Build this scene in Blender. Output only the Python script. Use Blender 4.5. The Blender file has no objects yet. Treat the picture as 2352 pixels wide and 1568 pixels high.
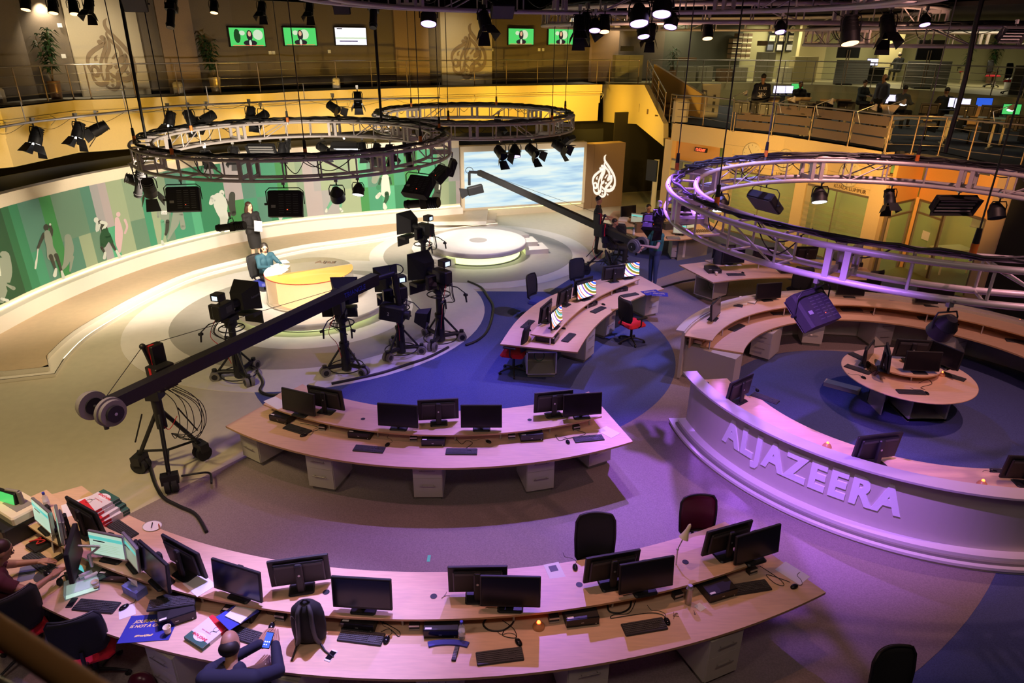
import bpy, math, random
from mathutils import Vector, Matrix, Euler
random.seed(7)
D = bpy.data
SC = bpy.context.scene
COL = SC.collection
PI = math.pi
sin, cos, R = math.sin, math.cos, math.radians

# ------------------------------------------------------------------ camera
FPX, PITCH, ROLL, EYE = 1549.0, R(23.97), R(0.44), 6.1
FW = Vector((0, cos(PITCH), -sin(PITCH)))
_up = Vector((0, sin(PITCH), cos(PITCH)))
RT = Vector((cos(ROLL), 0, 0)) + sin(ROLL) * _up
UP = Vector((-sin(ROLL), 0, 0)) + cos(ROLL) * _up
CAM = Vector((0, 0, EYE))
cd = D.cameras.new('camera')
cam = D.objects.new('camera', cd)
COL.objects.link(cam)
SC.camera = cam
cd.sensor_width = 36.0
cd.lens = FPX * 36.0 / 2352.0
cd.clip_start, cd.clip_end = 0.05, 200
cd.dof.use_dof = True
cd.dof.focus_distance = 10.0
cd.dof.aperture_fstop = 2.8
cam.matrix_world = Matrix(((RT.x, UP.x, -FW.x, 0), (RT.y, UP.y, -FW.y, 0), (RT.z, UP.z, -FW.z, EYE), (0, 0, 0, 1)))


def ray(x, y):
 return (x - 1176) / FPX * RT + (784 - y) / FPX * UP + FW


def W(x, y, z=0.0):
 """photo point -> place on the level plane at height z"""
 d = ray(x, y)
 return CAM + d * ((z - EYE) / d.z)


def WY(x, y, Y):
 """photo point -> place at distance Y into the hall"""
 d = ray(x, y)
 return CAM + d * (Y / d.y)


def onwall(path, x, y):
 """photo point -> place on the upright wall standing on a plan polyline"""
 d = ray(x, y)
 best = None
 for a, b in zip(path[:-1], path[1:]):
  ex, ey = b[0] - a[0], b[1] - a[1]
  den = d.x * ey - d.y * ex
  if abs(den) < 1e-9:
   continue
  t = (a[0] * ey - a[1] * ex) / den
  s = ((d.x * t - a[0]) * ex + (d.y * t - a[1]) * ey) / (ex * ex + ey * ey)
  e = max(0, -s, s - 1)
  if t > 0 and (best is None or e < best[0]):
   best = (e, CAM + d * t, Vector((ex, ey, 0)).normalized())
 return best[1], best[2]


# ------------------------------------------------------------------ colour management, world
SC.view_settings.view_transform = 'Standard'
SC.view_settings.look = 'None'
SC.view_settings.gamma = 1.0
SC.view_settings.use_curve_mapping = False
SC.view_settings.exposure = 0.0
SC.render.engine = 'CYCLES'
SC.cycles.use_denoising = True
SC.cycles.max_bounces = 5
SC.cycles.diffuse_bounces = 3
SC.cycles.glossy_bounces = 3
SC.cycles.transmission_bounces = 4
SC.cycles.transparent_max_bounces = 8
SC.cycles.sample_clamp_indirect = 4.0
SC.cycles.caustics_reflective = False
SC.cycles.caustics_refractive = False
wd = D.worlds.new('world')
SC.world = wd
wd.use_nodes = True
wd.node_tree.nodes['Background'].inputs[0].default_value = (0.55, 0.42, 0.36, 1)
wd.node_tree.nodes['Background'].inputs[1].default_value = 0.05

# ------------------------------------------------------------------ lights of the hall
YEL, WARM, PUR, LIL, PNK = (1, 0.60, 0.07), (1, 0.74, 0.46), (0.42, 0.16, 1.0), (0.62, 0.38, 1.0), (1, 0.50, 0.62)


def aim(o, to):
 o.rotation_euler = (Vector(to) - o.location).to_track_quat('-Z', 'Y').to_euler()


def area(loc, to, col, watts, sx=1.0, sy=None, spread=180):
 l = D.lights.new('lamp_light', 'AREA')
 l.energy, l.color, l.size = watts, col, sx
 if sy:
  l.shape, l.size_y = 'RECTANGLE', sy
 l.spread = R(spread)
 o = D.objects.new('lamp_light', l)
 COL.objects.link(o)
 o.location = loc
 aim(o, to)
 return o


def spot(loc, to, col, watts, deg=50, blend=0.6, rad=0.08):
 l = D.lights.new('spot_light', 'SPOT')
 l.energy, l.color, l.spot_size, l.spot_blend, l.shadow_soft_size = watts, col, R(deg), blend, rad
 o = D.objects.new('spot_light', l)
 COL.objects.link(o)
 o.location = loc
 aim(o, to)
 return o


# warm stage wash, hung inside the rings
CRM = (1, 0.83, 0.62)
spot((-5.4, 13.9, 3.4), (-8.9, 20.3, 0.4), CRM, 1700, 110, 0.9, 0.2)
spot((-7.6, 14.6, 3.4), (-11.4, 16.4, 0.8), CRM, 1000, 110, 0.9, 0.2)
spot((-2.6, 20.2, 3.4), (-4.9, 23.2, 0.5), CRM, 1100, 120, 0.9, 0.2)
spot((-0.7, 20.1, 3.4), (-0.9, 21.6, 0), (1, 0.88, 0.80), 760, 120, 0.9, 0.2)
spot((-4.6, 14.0, 3.4), (-5.2, 16.6, 0.3), (1, 0.86, 0.74), 700, 120, 1.0, 0.2)
spot((3.2, 24.4, 3.2), (1.0, 25.2, 0.0), (1, 0.82, 0.60), 300, 120, 0.9, 0.2)
spot((-6.4, 5.6, 6.5), (-7.4, 9.4, 0), (1, 0.74, 0.34), 1150, 90, 1.0, 0.3)
spot((-4.8, 15.4, 3.4), (-7.2, 19.6, 1.2), (1, 0.92, 0.84), 520, 60, 0.7, 0.08)
spot((-7.9, 13.4, 3.4), (-10.2, 13.4, 0), (1, 0.76, 0.44), 260, 120, 1.0, 0.2)
# yellow wash along the balcony front
for p, q, w in (((-12.5, 16.8, 3.7), (-15.0, 20.4, 3.3), 130), ((-9.8, 19.5, 3.4), (-12.6, 23.4, 3.6), 230), ((-7.2, 22.6, 3.4), (-9.5, 27.3, 3.6), 290), ((-4.6, 24.6, 3.4), (-6.4, 28.8, 3.6), 260),
    ((-2.4, 26.2, 3.4), (-3.4, 30.0, 3.6), 320), ((0.2, 27.4, 3.4), (0.2, 31.7, 3.6), 430), ((2.4, 28.6, 3.4), (3.2, 32.5, 3.6), 400), ((2.6, 26.6, 3.3), (5.4, 29.5, 3.3), 420)):
 spot(p, q, YEL, w, 125, 1.0, 0.15)
# orange wash on the clock wall
spot((5.4, 18.4, 3.3), (7.2, 24.0, 2.7), (1, 0.58, 0.14), 820, 100, 1.0, 0.15)
spot((7.6, 15.8, 3.3), (9.2, 21.4, 2.7), (1, 0.56, 0.14), 800, 95, 1.0, 0.15)
spot((9.0, 14.4, 3.3), (11.5, 18.4, 3.0), (1, 0.50, 0.12), 800, 70, 1.0, 0.15)
# violet and lilac spots of the overhead ring
VLT = (0.46, 0.32, 1.0)
spot((0.2, 12.6, 6.2), (-0.6, 10.9, 0), (0.30, 0.18, 1.0), 1500, 58, 1.0, 0.06)
spot((-2.2, 12.2, 6.2), (-2.2, 11.0, 0), (0.30, 0.20, 1.0), 600, 75, 1.0, 0.06)
spot((2.4, 12.4, 6.3), (2.9, 8.3, 0.0), (0.36, 0.13, 1.0), 4300, 40, 1.0, 0.06)
spot((4.4, 12.8, 6.3), (2.4, 15.0, 0), (0.34, 0.30, 1.0), 1300, 85, 1.0, 0.08)
spot((5.5, 13.5, 6.3), (3.2, 18.5, 0), (0.42, 0.34, 1.0), 420, 65, 1.0, 0.08)
spot((0.6, 11.0, 7.2), (-0.1, 6.8, 0), (0.36, 0.20, 1.0), 2900, 46, 1.0, 0.06)
spot((5.2, 13.8, 5.6), (6.4, 9.6, 0), (0.16, 0.22, 1.0), 300, 70, 1.0, 0.08)
spot((3.4, 8.0, 5.8), (3.6, 10.8, 3.7), PUR, 110, 46, 1.0, 0.08)
spot((1.6, 4.8, 6.6), (4.4, 8.1, 0.5), (0.44, 0.16, 1.0), 3900, 38, 1.0, 0.06)
spot((-1.2, 7.2, 7.6), (-2.5, 4.8, 0.7), (0.44, 0.36, 1.0), 4000, 36, 1.0, 0.07)
spot((-3.4, 8.2, 7.6), (-4.4, 5.9, 0.7), (0.62, 0.34, 0.9), 800, 46, 1.0, 0.07)
spot((1.6, 11.2, 6.6), (0.8, 8.6, 0.7), (0.70, 0.46, 0.85), 620, 38, 0.8, 0.05)
spot((3.6, 9.6, 6.8), (2.4, 6.9, 0.7), (0.46, 0.22, 1.0), 300, 34, 1.0, 0.05)
# reddish key light over the desks
RED = (1, 0.44, 0.36)
spot((-2.6, 11.0, 6.4), (-2.4, 8.8, 0.7), (1, 0.40, 0.36), 150, 66, 1.0, 0.05)
spot((-3.0, 6.6, 7.6), (-3.6, 5.4, 0.7), (1, 0.42, 0.50), 420, 75, 1.0, 0.07)
spot((0.0, 6.4, 7.6), (-0.2, 5.0, 0.7), (1, 0.44, 0.40), 420, 60, 1.0, 0.07)
spot((2.4, 7.0, 7.6), (2.2, 5.5, 0.7), (1, 0.42, 0.18), 190, 60, 1.0, 0.07)
spot((2.4, 13.0, 6.2), (1.4, 13.4, 0.7), (1, 0.56, 0.52), 480, 75, 1.0, 0.05)
spot((7.6, 8.4, 8.4), (6.2, 12.2, 0.7), (1, 0.48, 0.42), 1100, 110, 1.0, 0.05)
spot((6.8, 12.9, 6.0), (6.4, 15.6, 0.7), (1, 0.48, 0.48), 480, 75, 1.0, 0.05)
spot((6.6, 5.6, 6.4), (6.6, 8.4, 0.9), (1, 0.44, 0.56), 520, 75, 1.0, 0.05)
spot((4.8, 17.0, 5.4), (4.4, 20.0, 0.7), (1, 0.60, 0.36), 520, 65, 1.0, 0.08)
# general fill from the gallery side, where the photographer stands
spot((-4.5, 0.5, 8.6), (-3.0, 7.5, 0), (1, 0.74, 0.60), 330, 95, 1.0, 0.5)
spot((1.5, 0.5, 8.6), (0.5, 7.5, 0), (1, 0.72, 0.60), 330, 95, 1.0, 0.5)
spot((6.5, 1.5, 8.6), (6.5, 10.0, 0), (1, 0.72, 0.60), 170, 80, 1.0, 0.5)
# added spots that brighten the cream emblem panels and the high trusses
spot((-11.6, 20.6, 7.0), (-13.2, 22.9, 5.9), (1, 0.84, 0.56), 300, 75, 1.0, 0.1)
spot((-2.6, 27.6, 7.0), (-2.5, 30.6, 5.9), (1, 0.84, 0.56), 170, 60, 1.0, 0.1)
spot((3.0, 17.0, 5.6), (4.0, 18.0, 7.5), (1, 0.52, 0.34), 160, 150, 1.0, 0.3)
spot((9.5, 17.0, 5.6), (9.5, 18.0, 7.5), (1, 0.52, 0.34), 140, 150, 1.0, 0.3)
# house lights: balcony downlights, upper office, glass rooms
for x, y in ((-14.0, 22.2), (-13.1, 23.4), (-11.2, 25.2), (-9.4, 27.6), (-6.8, 29.4), (-4.4, 30.4), (-2.2, 31.2), (0.4, 32.2), (2.6, 33.4), (5.0, 34.0)):
 spot((x, y, 7.1), (x - 0.25, y + 0.45, 4.4), (1, 0.80, 0.54), 170, 105, 0.9, 0.05)
for x, y, w in ((8.0, 35.0, 50), (13.0, 36.6, 90), (18.0, 35.6, 90), (16.5, 31.0, 40), (21.5, 32.0, 70), (11.0, 32.5, 40), (10.5, 27.5, 30), (14.5, 22.5, 24)):
 area((x, y, 6.95), (x, y, 0), (1, 0.88, 0.56), w, 1.6)
area((8.6, 25.6, 2.5), (8.6, 25.6, 0), (0.90, 1, 0.36), 34, 1.6)
area((11.6, 22.4, 2.5), (11.6, 22.4, 0), (0.90, 1, 0.36), 34, 1.6)
area((14.2, 19.8, 2.5), (14.2, 19.8, 0), (0.90, 1, 0.36), 26, 1.2)


# ------------------------------------------------------------------ materials (all procedural)
MATS = {}


def mat(name, col, rough=0.55, metal=0.0, emit=None, estr=0.0, noise=0.0, nscale=30.0, bump=0.0, alpha=None, trans=0.0, coat=0.0, wood=False):
 m = D.materials.new(name)
 m.use_nodes = True
 nt = m.node_tree
 b = nt.nodes['Principled BSDF']
 b.inputs['Base Color'].default_value = (*col, 1)
 b.inputs['Roughness'].default_value = rough
 b.inputs['Metallic'].default_value = metal
 if coat:
  b.inputs['Coat Weight'].default_value = coat
 if emit:
  b.inputs['Emission Color'].default_value = (*emit, 1)
  b.inputs['Emission Strength'].default_value = estr
 if trans:
  b.inputs['Transmission Weight'].default_value = trans
  b.inputs['IOR'].default_value = 1.05
 if alpha is not None:
  b.inputs['Alpha'].default_value = alpha
 if noise or bump or wood:
  tc = nt.nodes.new('ShaderNodeTexCoord')
  mp = nt.nodes.new('ShaderNodeMapping')
  nt.links.new(tc.outputs['Object'], mp.inputs['Vector'])
  if wood:
   mp.inputs['Scale'].default_value = (1, 9, 9)
  n = nt.nodes.new('ShaderNodeTexNoise')
  n.inputs['Scale'].default_value = nscale
  n.inputs['Detail'].default_value = 4
  nt.links.new(mp.outputs['Vector'], n.inputs['Vector'])
  if noise:
   r = nt.nodes.new('ShaderNodeMapRange')
   r.inputs['From Min'].default_value, r.inputs['From Max'].default_value = 0.3, 0.7
   r.inputs['To Min'].default_value, r.inputs['To Max'].default_value = 1 - noise, 1 + noise
   nt.links.new(n.outputs['Fac'], r.inputs['Value'])
   v = nt.nodes.new('ShaderNodeVectorMath')
   v.operation = 'SCALE'
   v.inputs[0].default_value = col
   nt.links.new(r.outputs['Result'], v.inputs['Scale'])
   nt.links.new(v.outputs['Vector'], b.inputs['Base Color'])
  if bump:
   bp = nt.nodes.new('ShaderNodeBump')
   bp.inputs['Strength'].default_value = bump
   bp.inputs['Distance'].default_value = 0.01
   nt.links.new(n.outputs['Fac'], bp.inputs['Height'])
   nt.links.new(bp.outputs['Normal'], b.inputs['Normal'])
 MATS[name] = m
 return m


def M(n):
 return MATS[n]


mat('vinyl_cream', (0.58, 0.53, 0.42), 0.38, noise=0.04, nscale=6)
mat('vinyl_white', (0.74, 0.70, 0.66), 0.35, noise=0.03, nscale=6)
mat('vinyl_grey', (0.36, 0.33, 0.30), 0.38, noise=0.04, nscale=6)
mat('vinyl_beige', (0.60, 0.45, 0.30), 0.5, noise=0.04, nscale=8)
mat('carpet_blue', (0.07, 0.09, 0.24), 0.95, noise=0.18, nscale=60, bump=0.3)
mat('carpet_grey', (0.25, 0.20, 0.20), 0.95, noise=0.16, nscale=60, bump=0.3)
mat('white_paint', (0.78, 0.74, 0.68), 0.5)
mat('cream_paint', (0.80, 0.70, 0.54), 0.55, noise=0.02)
mat('fascia_paint', (0.84, 0.68, 0.36), 0.6, noise=0.02)
mat('orange_paint', (0.78, 0.42, 0.14), 0.6, noise=0.02)
mat('green_paint', (0.36, 0.36, 0.13), 0.6, noise=0.03)
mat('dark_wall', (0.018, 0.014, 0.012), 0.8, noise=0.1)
mat('fabric_wall', (0.16, 0.13, 0.10), 0.9, noise=0.12, nscale=80)
mat('olive_wall', (0.10, 0.10, 0.075), 0.9, noise=0.1, nscale=60)
mat('panel_cream', (0.52, 0.45, 0.33), 0.6, noise=0.02)
mat('tan_logo', (0.26, 0.19, 0.125), 0.7)
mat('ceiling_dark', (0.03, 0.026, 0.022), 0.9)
mat('ceiling_beige', (0.30, 0.24, 0.17), 0.8)
mat('wood', (0.72, 0.50, 0.34), 0.42, noise=0.07, nscale=5, wood=True)
mat('wood_edge', (0.50, 0.30, 0.14), 0.5)
mat('cabinet', (0.56, 0.53, 0.45), 0.5)
mat('cabinet_dark', (0.26, 0.25, 0.21), 0.6)
mat('steel', (0.46, 0.42, 0.39), 0.32, 0.8)
mat('steel_brown', (0.30, 0.22, 0.16), 0.4, 0.5)
mat('alu', (0.62, 0.58, 0.60), 0.45, 0.25)
mat('truss_paint', (0.62, 0.57, 0.57), 0.42, 0.15)
mat('black', (0.012, 0.012, 0.014), 0.5)
mat('black_soft', (0.016, 0.016, 0.018), 0.85)
mat('black_gloss', (0.008, 0.008, 0.011), 0.12)
mat('screen_off', (0.010, 0.009, 0.012), 0.18)
mat('key_black', (0.03, 0.03, 0.036), 0.45)
mat('dark_grey', (0.06, 0.06, 0.065), 0.5)
mat('mid_grey', (0.22, 0.22, 0.22), 0.5)
mat('rubber_grey', (0.20, 0.19, 0.18), 0.8)
mat('silver', (0.55, 0.55, 0.56), 0.3, 0.7)
mat('white', (0.85, 0.85, 0.85), 0.55)
mat('paper', (0.82, 0.82, 0.84), 0.8)
mat('red', (0.65, 0.02, 0.03), 0.6)
mat('seat_red', (0.60, 0.012, 0.03), 0.9, noise=0.08, nscale=90)
mat('maroon', (0.10, 0.010, 0.03), 0.3)
mat('blue', (0.03, 0.05, 0.42), 0.6)
mat('navy', (0.025, 0.035, 0.30), 0.55)
mat('green_tape', (0.10, 0.70, 0.35), 0.6)
mat('green_dark', (0.03, 0.12, 0.08), 0.6)
mat('cream', (0.80, 0.74, 0.52), 0.5)
mat('brown', (0.16, 0.10, 0.05), 0.7)
mat('gold_text', (0.85, 0.66, 0.25), 0.5)
mat('leaf', (0.03, 0.075, 0.022), 0.6, noise=0.3, nscale=8)
mat('orange_cap', (0.85, 0.22, 0.03), 0.5)
mat('skin_light', (0.70, 0.42, 0.28), 0.5)
mat('skin_mid', (0.42, 0.22, 0.13), 0.5)
mat('hair_dark', (0.015, 0.010, 0.008), 0.6)
mat('hair_brown', (0.045, 0.018, 0.010), 0.5)
mat('lip', (0.45, 0.10, 0.09), 0.5)
mat('suit_black', (0.012, 0.010, 0.010), 0.8)
mat('jacket_teal', (0.014, 0.065, 0.10), 0.8)
mat('shirt_green', (0.03, 0.16, 0.13), 0.8)
mat('jeans', (0.04, 0.06, 0.13), 0.9)
mat('shirt_black', (0.012, 0.012, 0.014), 0.85)
mat('shirt_navy', (0.012, 0.014, 0.035), 0.85)
mat('shirt_red', (0.07, 0.008, 0.015), 0.85)
mat('shirt_blue', (0.16, 0.18, 0.26), 0.8)
mat('shirt_grey', (0.07, 0.08, 0.09), 0.8)
mat('led_warm', (1, 0.9, 0.7), 0.5, emit=(1, 0.80, 0.45), estr=4.0)
mat('led_green', (0.9, 1, 0.6), 0.5, emit=(0.88, 1.0, 0.42), estr=1.6)
mat('lamp_violet', (1, 1, 1), 0.4, emit=(0.62, 0.40, 1.0), estr=2.4)
mat('lamp_white', (1, 1, 1), 0.4, emit=(1.0, 0.98, 0.95), estr=8)
mat('lamp_warm', (1, 1, 1), 0.4, emit=(1.0, 0.50, 0.20), estr=4)
mat('led_red', (1, 0.1, 0.05), 0.4, emit=(1.0, 0.06, 0.02), estr=5)
mat('red_glow', (1, 0.2, 0.05), 0.4, emit=(1.0, 0.10, 0.02), estr=9)
mat('vf_glow', (0.5, 0.6, 0.7), 0.4, emit=(0.6, 0.75, 0.9), estr=1.3)
mat('glass', (0.9, 0.95, 0.85), 0.06, alpha=0.12)
mat('glass_frost', (0.17, 0.12, 0.09), 0.4, alpha=0.88)
mat('glass_tint', (0.22, 0.20, 0.12), 0.08, alpha=0.40)
mat('glass_orange', (1.0, 0.56, 0.12), 0.12, alpha=0.62, emit=(1, 0.5, 0.08), estr=0.22)
mat('glass_clear', (0.95, 0.88, 0.80), 0.08, alpha=0.16)
mat('glow_desk', (1, 0.85, 0.6), 0.6, emit=(1.0, 0.62, 0.26), estr=1.25)
mat('screen_green', (0.02, 0.2, 0.05), 0.3, emit=(0.08, 0.62, 0.14), estr=1.0)
mat('screen_white', (0.8, 0.8, 0.8), 0.3, emit=(0.85, 0.86, 1.0), estr=1.3)
mat('screen_mint', (0.4, 0.6, 0.5), 0.3, emit=(0.50, 0.72, 0.58), estr=0.8)
mat('screen_teal', (0.1, 0.5, 0.5), 0.3, emit=(0.12, 0.62, 0.56), estr=0.8)
mat('screen_dull', (0.4, 0.45, 0.35), 0.3, emit=(0.36, 0.42, 0.32), estr=0.6)
mat('screen_lav', (0.6, 0.6, 0.9), 0.3, emit=(0.72, 0.70, 1.0), estr=1.3)
mat('screen_blue', (0.05, 0.1, 0.6), 0.3, emit=(0.03, 0.12, 0.75), estr=0.9)
mat('scr_black', (0.02, 0.02, 0.02), 0.3, emit=(0.02, 0.02, 0.03), estr=0.6)
mat('scr_skin', (0.6, 0.4, 0.3), 0.3, emit=(0.62, 0.36, 0.26), estr=0.9)
mat('scr_red', (0.6, 0.1, 0.1), 0.3, emit=(0.75, 0.10, 0.08), estr=0.9)
mat('scr_pale', (0.6, 0.8, 0.7), 0.3, emit=(0.45, 0.62, 0.52), estr=0.9)
mat('clock_face', (0.82, 0.72, 0.50), 0.4)
GREENS = [(0.012, 0.085, 0.030), (0.020, 0.16, 0.060), (0.035, 0.26, 0.12), (0.06, 0.34, 0.19), (0.10, 0.28, 0.20), (0.16, 0.30, 0.20), (0.28, 0.40, 0.26),
          (0.38, 0.48, 0.30), (0.42, 0.42, 0.42), (0.50, 0.44, 0.44), (0.10, 0.48, 0.26), (0.05, 0.30, 0.08)]
for i, g in enumerate(GREENS):
 mat('print_green_%d' % i, tuple(c * 0.62 for c in g), 0.5, emit=g, estr=0.16)
mat('print_grey', (0.20, 0.24, 0.19), 0.5, emit=(0.20, 0.24, 0.19), estr=0.2)
mat('print_dark', (0.035, 0.04, 0.03), 0.5)
mat('print_pale', (0.50, 0.54, 0.48), 0.5, emit=(0.6, 0.64, 0.58), estr=0.15)
mat('print_pink', (0.48, 0.34, 0.36), 0.5, emit=(0.48, 0.34, 0.36), estr=0.2)
mat('print_leg', (0.10, 0.30, 0.18), 0.5, emit=(0.10, 0.30, 0.18), estr=0.2)


# ------------------------------------------------------------------ mesh builder
class MB:
 def __init__(s):
  s.v, s.f, s.m, s.sm, s.mats, s.cur = [], [], [], [], [], 0
  s.X = Matrix.Identity(4)

 def use(s, name):
  if name not in s.mats:
   s.mats.append(name)
  s.cur = s.mats.index(name)
  return s

 def at(s, loc=(0, 0, 0), rot=(0, 0, 0)):
  s.X = Matrix.Translation(Vector(loc)) @ Euler(rot).to_matrix().to_4x4()
  return s

 def add(s, vs, fs, smooth=False):
  b = len(s.v)
  s.v += [tuple(s.X @ Vector(p)) for p in vs]
  for f in fs:
   s.f.append([b + i for i in f])
   s.m.append(s.cur)
   s.sm.append(smooth)
  return s

 def box(s, x0, x1, y0, y1, z0, z1):
  s.add([(x0, y0, z0), (x1, y0, z0), (x1, y1, z0), (x0, y1, z0), (x0, y0, z1), (x1, y0, z1), (x1, y1, z1), (x0, y1, z1)],
              [(0, 3, 2, 1), (4, 5, 6, 7), (0, 1, 5, 4), (1, 2, 6, 5), (2, 3, 7, 6), (3, 0, 4, 7)])
  return s

 def bev(s, x0, x1, y0, y1, z0, z1, b=0.01):
  """box with chamfered upright edges and top"""
  P = [(x0 + b, y0), (x1 - b, y0), (x1, y0 + b), (x1, y1 - b), (x1 - b, y1), (x0 + b, y1), (x0, y1 - b), (x0, y0 + b)]
  c = ((x0 + x1) / 2, (y0 + y1) / 2)
  k = lambda p: (p[0] + (b if p[0] < c[0] else -b) * 0.7, p[1] + (b if p[1] < c[1] else -b) * 0.7)
  s.add([(*p, z0) for p in P] + [(*p, z1 - b) for p in P] + [(*k(p), z1) for p in P],
              [tuple(range(7, -1, -1)), tuple(range(16, 24))] + [(i, (i + 1) % 8, 8 + (i + 1) % 8, 8 + i) for i in range(8)] + [(8 + i, 8 + (i + 1) % 8, 16 + (i + 1) % 8, 16 + i) for i in range(8)])
  return s

 def cyl(s, a, b, r0, r1=None, n=10, caps=True):
  r1 = r0 if r1 is None else r1
  a, b = Vector(a), Vector(b)
  d = (b - a)
  if d.length < 1e-7:
   return s
  d.normalize()
  u = d.orthogonal().normalized()
  w = d.cross(u)
  vs = []
  for c, r in ((a, r0), (b, r1)):
   vs += [tuple(c + (u * cos(2 * PI * i / n) + w * sin(2 * PI * i / n)) * r) for i in range(n)]
  s.add(vs, [(i, (i + 1) % n, n + (i + 1) % n, n + i) for i in range(n)], True)
  if caps:
   s.add(vs, [tuple(range(n - 1, -1, -1)), tuple(range(n, 2 * n))])
  return s

 def tube(s, pts, r, n=6, closed=False):
  P = [Vector(p) for p in pts]
  m = len(P)
  vs = []
  u = None
  for i, p in enumerate(P):
   if closed:
    d = P[(i + 1) % m] - P[i - 1]
   else:
    d = P[min(i + 1, m - 1)] - P[max(i - 1, 0)]
   if d.length < 1e-9:
    d = Vector((0, 0, 1))
   d.normalize()
   if u is None:
    u = d.orthogonal().normalized()
   else:
    u = (u - d * u.dot(d))
    u = u.normalized() if u.length > 1e-6 else d.orthogonal().normalized()
   w = d.cross(u)
   rr = r[i] if isinstance(r, (list, tuple)) else r
   vs += [tuple(p + (u * cos(2 * PI * k / n) + w * sin(2 * PI * k / n)) * rr) for k in range(n)]
  fs = []
  for i in range(m if closed else m - 1):
   j = (i + 1) % m
   fs += [(i * n + k, i * n + (k + 1) % n, j * n + (k + 1) % n, j * n + k) for k in range(n)]
  s.add(vs, fs, True)
  if not closed:
   s.add(vs, [tuple(range(n - 1, -1, -1)), tuple(range((m - 1) * n, m * n))])
  return s

 def lathe(s, prof, n=20, c=(0, 0), sx=1.0, sy=1.0):
  vs = []
  for r, z in prof:
   vs += [(c[0] + r * sx * cos(2 * PI * i / n), c[1] + r * sy * sin(2 * PI * i / n), z) for i in range(n)]
  fs = []
  for j in range(len(prof) - 1):
   fs += [(j * n + i, j * n + (i + 1) % n, (j + 1) * n + (i + 1) % n, (j + 1) * n + i) for i in range(n)]
  s.add(vs, fs, True)
  s.add(vs, [tuple(range(n - 1, -1, -1)), tuple(range((len(prof) - 1) * n, len(prof) * n))])
  return s

 def ball(s, c, r, n=12, k=8):
  rx, ry, rz = (r, r, r) if not isinstance(r, (tuple, list)) else r
  vs = [(c[0], c[1], c[2] - rz)]
  for j in range(1, k):
   a = -PI / 2 + PI * j / k
   vs += [(c[0] + rx * cos(a) * cos(2 * PI * i / n), c[1] + ry * cos(a) * sin(2 * PI * i / n), c[2] + rz * sin(a)) for i in range(n)]
  vs.append((c[0], c[1], c[2] + rz))
  fs = [(0, 1 + (i + 1) % n, 1 + i) for i in range(n)]
  for j in range(k - 2):
   fs += [(1 + j * n + i, 1 + j * n + (i + 1) % n, 1 + (j + 1) * n + (i + 1) % n, 1 + (j + 1) * n + i) for i in range(n)]
  t = len(vs) - 1
  fs += [(t, 1 + (k - 2) * n + i, 1 + (k - 2) * n + (i + 1) % n) for i in range(n)]
  s.add(vs, fs, True)
  return s

 def prism(s, poly, z0, z1, top=None, side=None):
  A = sum(p[0] * q[1] - q[0] * p[1] for p, q in zip(poly, list(poly[1:]) + [poly[0]]))
  P = list(poly) if A > 0 else list(poly)[::-1]
  n = len(P)
  vs = [(p[0], p[1], z0) for p in P] + [(p[0], p[1], z1) for p in P]
  c0 = s.cur
  if top:
   s.use(top)
  s.add(vs, [tuple(range(n - 1, -1, -1)), tuple(range(n, 2 * n))])
  if side:
   s.use(side)
  else:
   s.cur = c0
  s.add(vs, [(i, (i + 1) % n, n + (i + 1) % n, n + i) for i in range(n)])
  s.cur = c0
  return s

 def wall(s, path, z0, z1, t=0.1):
  """upright slab on a plan polyline; z0, z1 numbers or lists; thickness to the left of travel"""
  n = len(path)
  P = [Vector((p[0], p[1])) for p in path]
  N = []
  for i in range(n):
   d = P[min(i + 1, n - 1)] - P[max(i - 1, 0)]
   d.normalize()
   N.append(Vector((-d.y, d.x)))
  Z0 = z0 if isinstance(z0, (list, tuple)) else [z0] * n
  Z1 = z1 if isinstance(z1, (list, tuple)) else [z1] * n
  vs = []
  for i in range(n):
   q = P[i] + N[i] * t
   vs += [(P[i].x, P[i].y, Z0[i]), (P[i].x, P[i].y, Z1[i]), (q.x, q.y, Z1[i]), (q.x, q.y, Z0[i])]
  fs = []
  for i in range(n - 1):
   a, b = 4 * i, 4 * i + 4
   fs += [(a, b, b + 1, a + 1), (a + 1, b + 1, b + 2, a + 2), (a + 2, b + 2, b + 3, a + 3), (a + 3, b + 3, b, a)]
  e = 4 * (n - 1)
  fs += [(0, 1, 2, 3), (e + 3, e + 2, e + 1, e)]
  s.add(vs, fs)
  return s

 def sector(s, c, r0, r1, a0, a1, z0, z1, n=48, b0=None, b1=None, top=None, side=None):
  """ring sector; a angles (deg) of the r1 edge, b angles of the r0 edge"""
  b0 = a0 if b0 is None else b0
  b1 = a1 if b1 is None else b1
  poly = [(c[0] + r1 * cos(R(a0 + (a1 - a0) * i / n)), c[1] + r1 * sin(R(a0 + (a1 - a0) * i / n))) for i in range(n + 1)]
  poly += [(c[0] + r0 * cos(R(b1 + (b0 - b1) * i / n)), c[1] + r0 * sin(R(b1 + (b0 - b1) * i / n))) for i in range(n + 1)]
  # quads so the concave cap triangulates cleanly
  m = n + 1
  vs = [(x, y, z0) for x, y in poly] + [(x, y, z1) for x, y in poly]
  N2 = 2 * m
  fs_t, fs_s = [], []
  for i in range(n):
   j, k = 2 * m - 1 - i, 2 * m - 2 - i
   fs_t += [(N2 + i, N2 + i + 1, N2 + k, N2 + j), (i, j, k, i + 1)]
  for i in range(N2):
   fs_s.append((i, (i + 1) % N2, N2 + (i + 1) % N2, N2 + i))
  c0 = s.cur
  if top:
   s.use(top)
  s.add(vs, fs_t)
  if side:
   s.use(side)
  s.add(vs, fs_s)
  s.cur = c0
  return s

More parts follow.
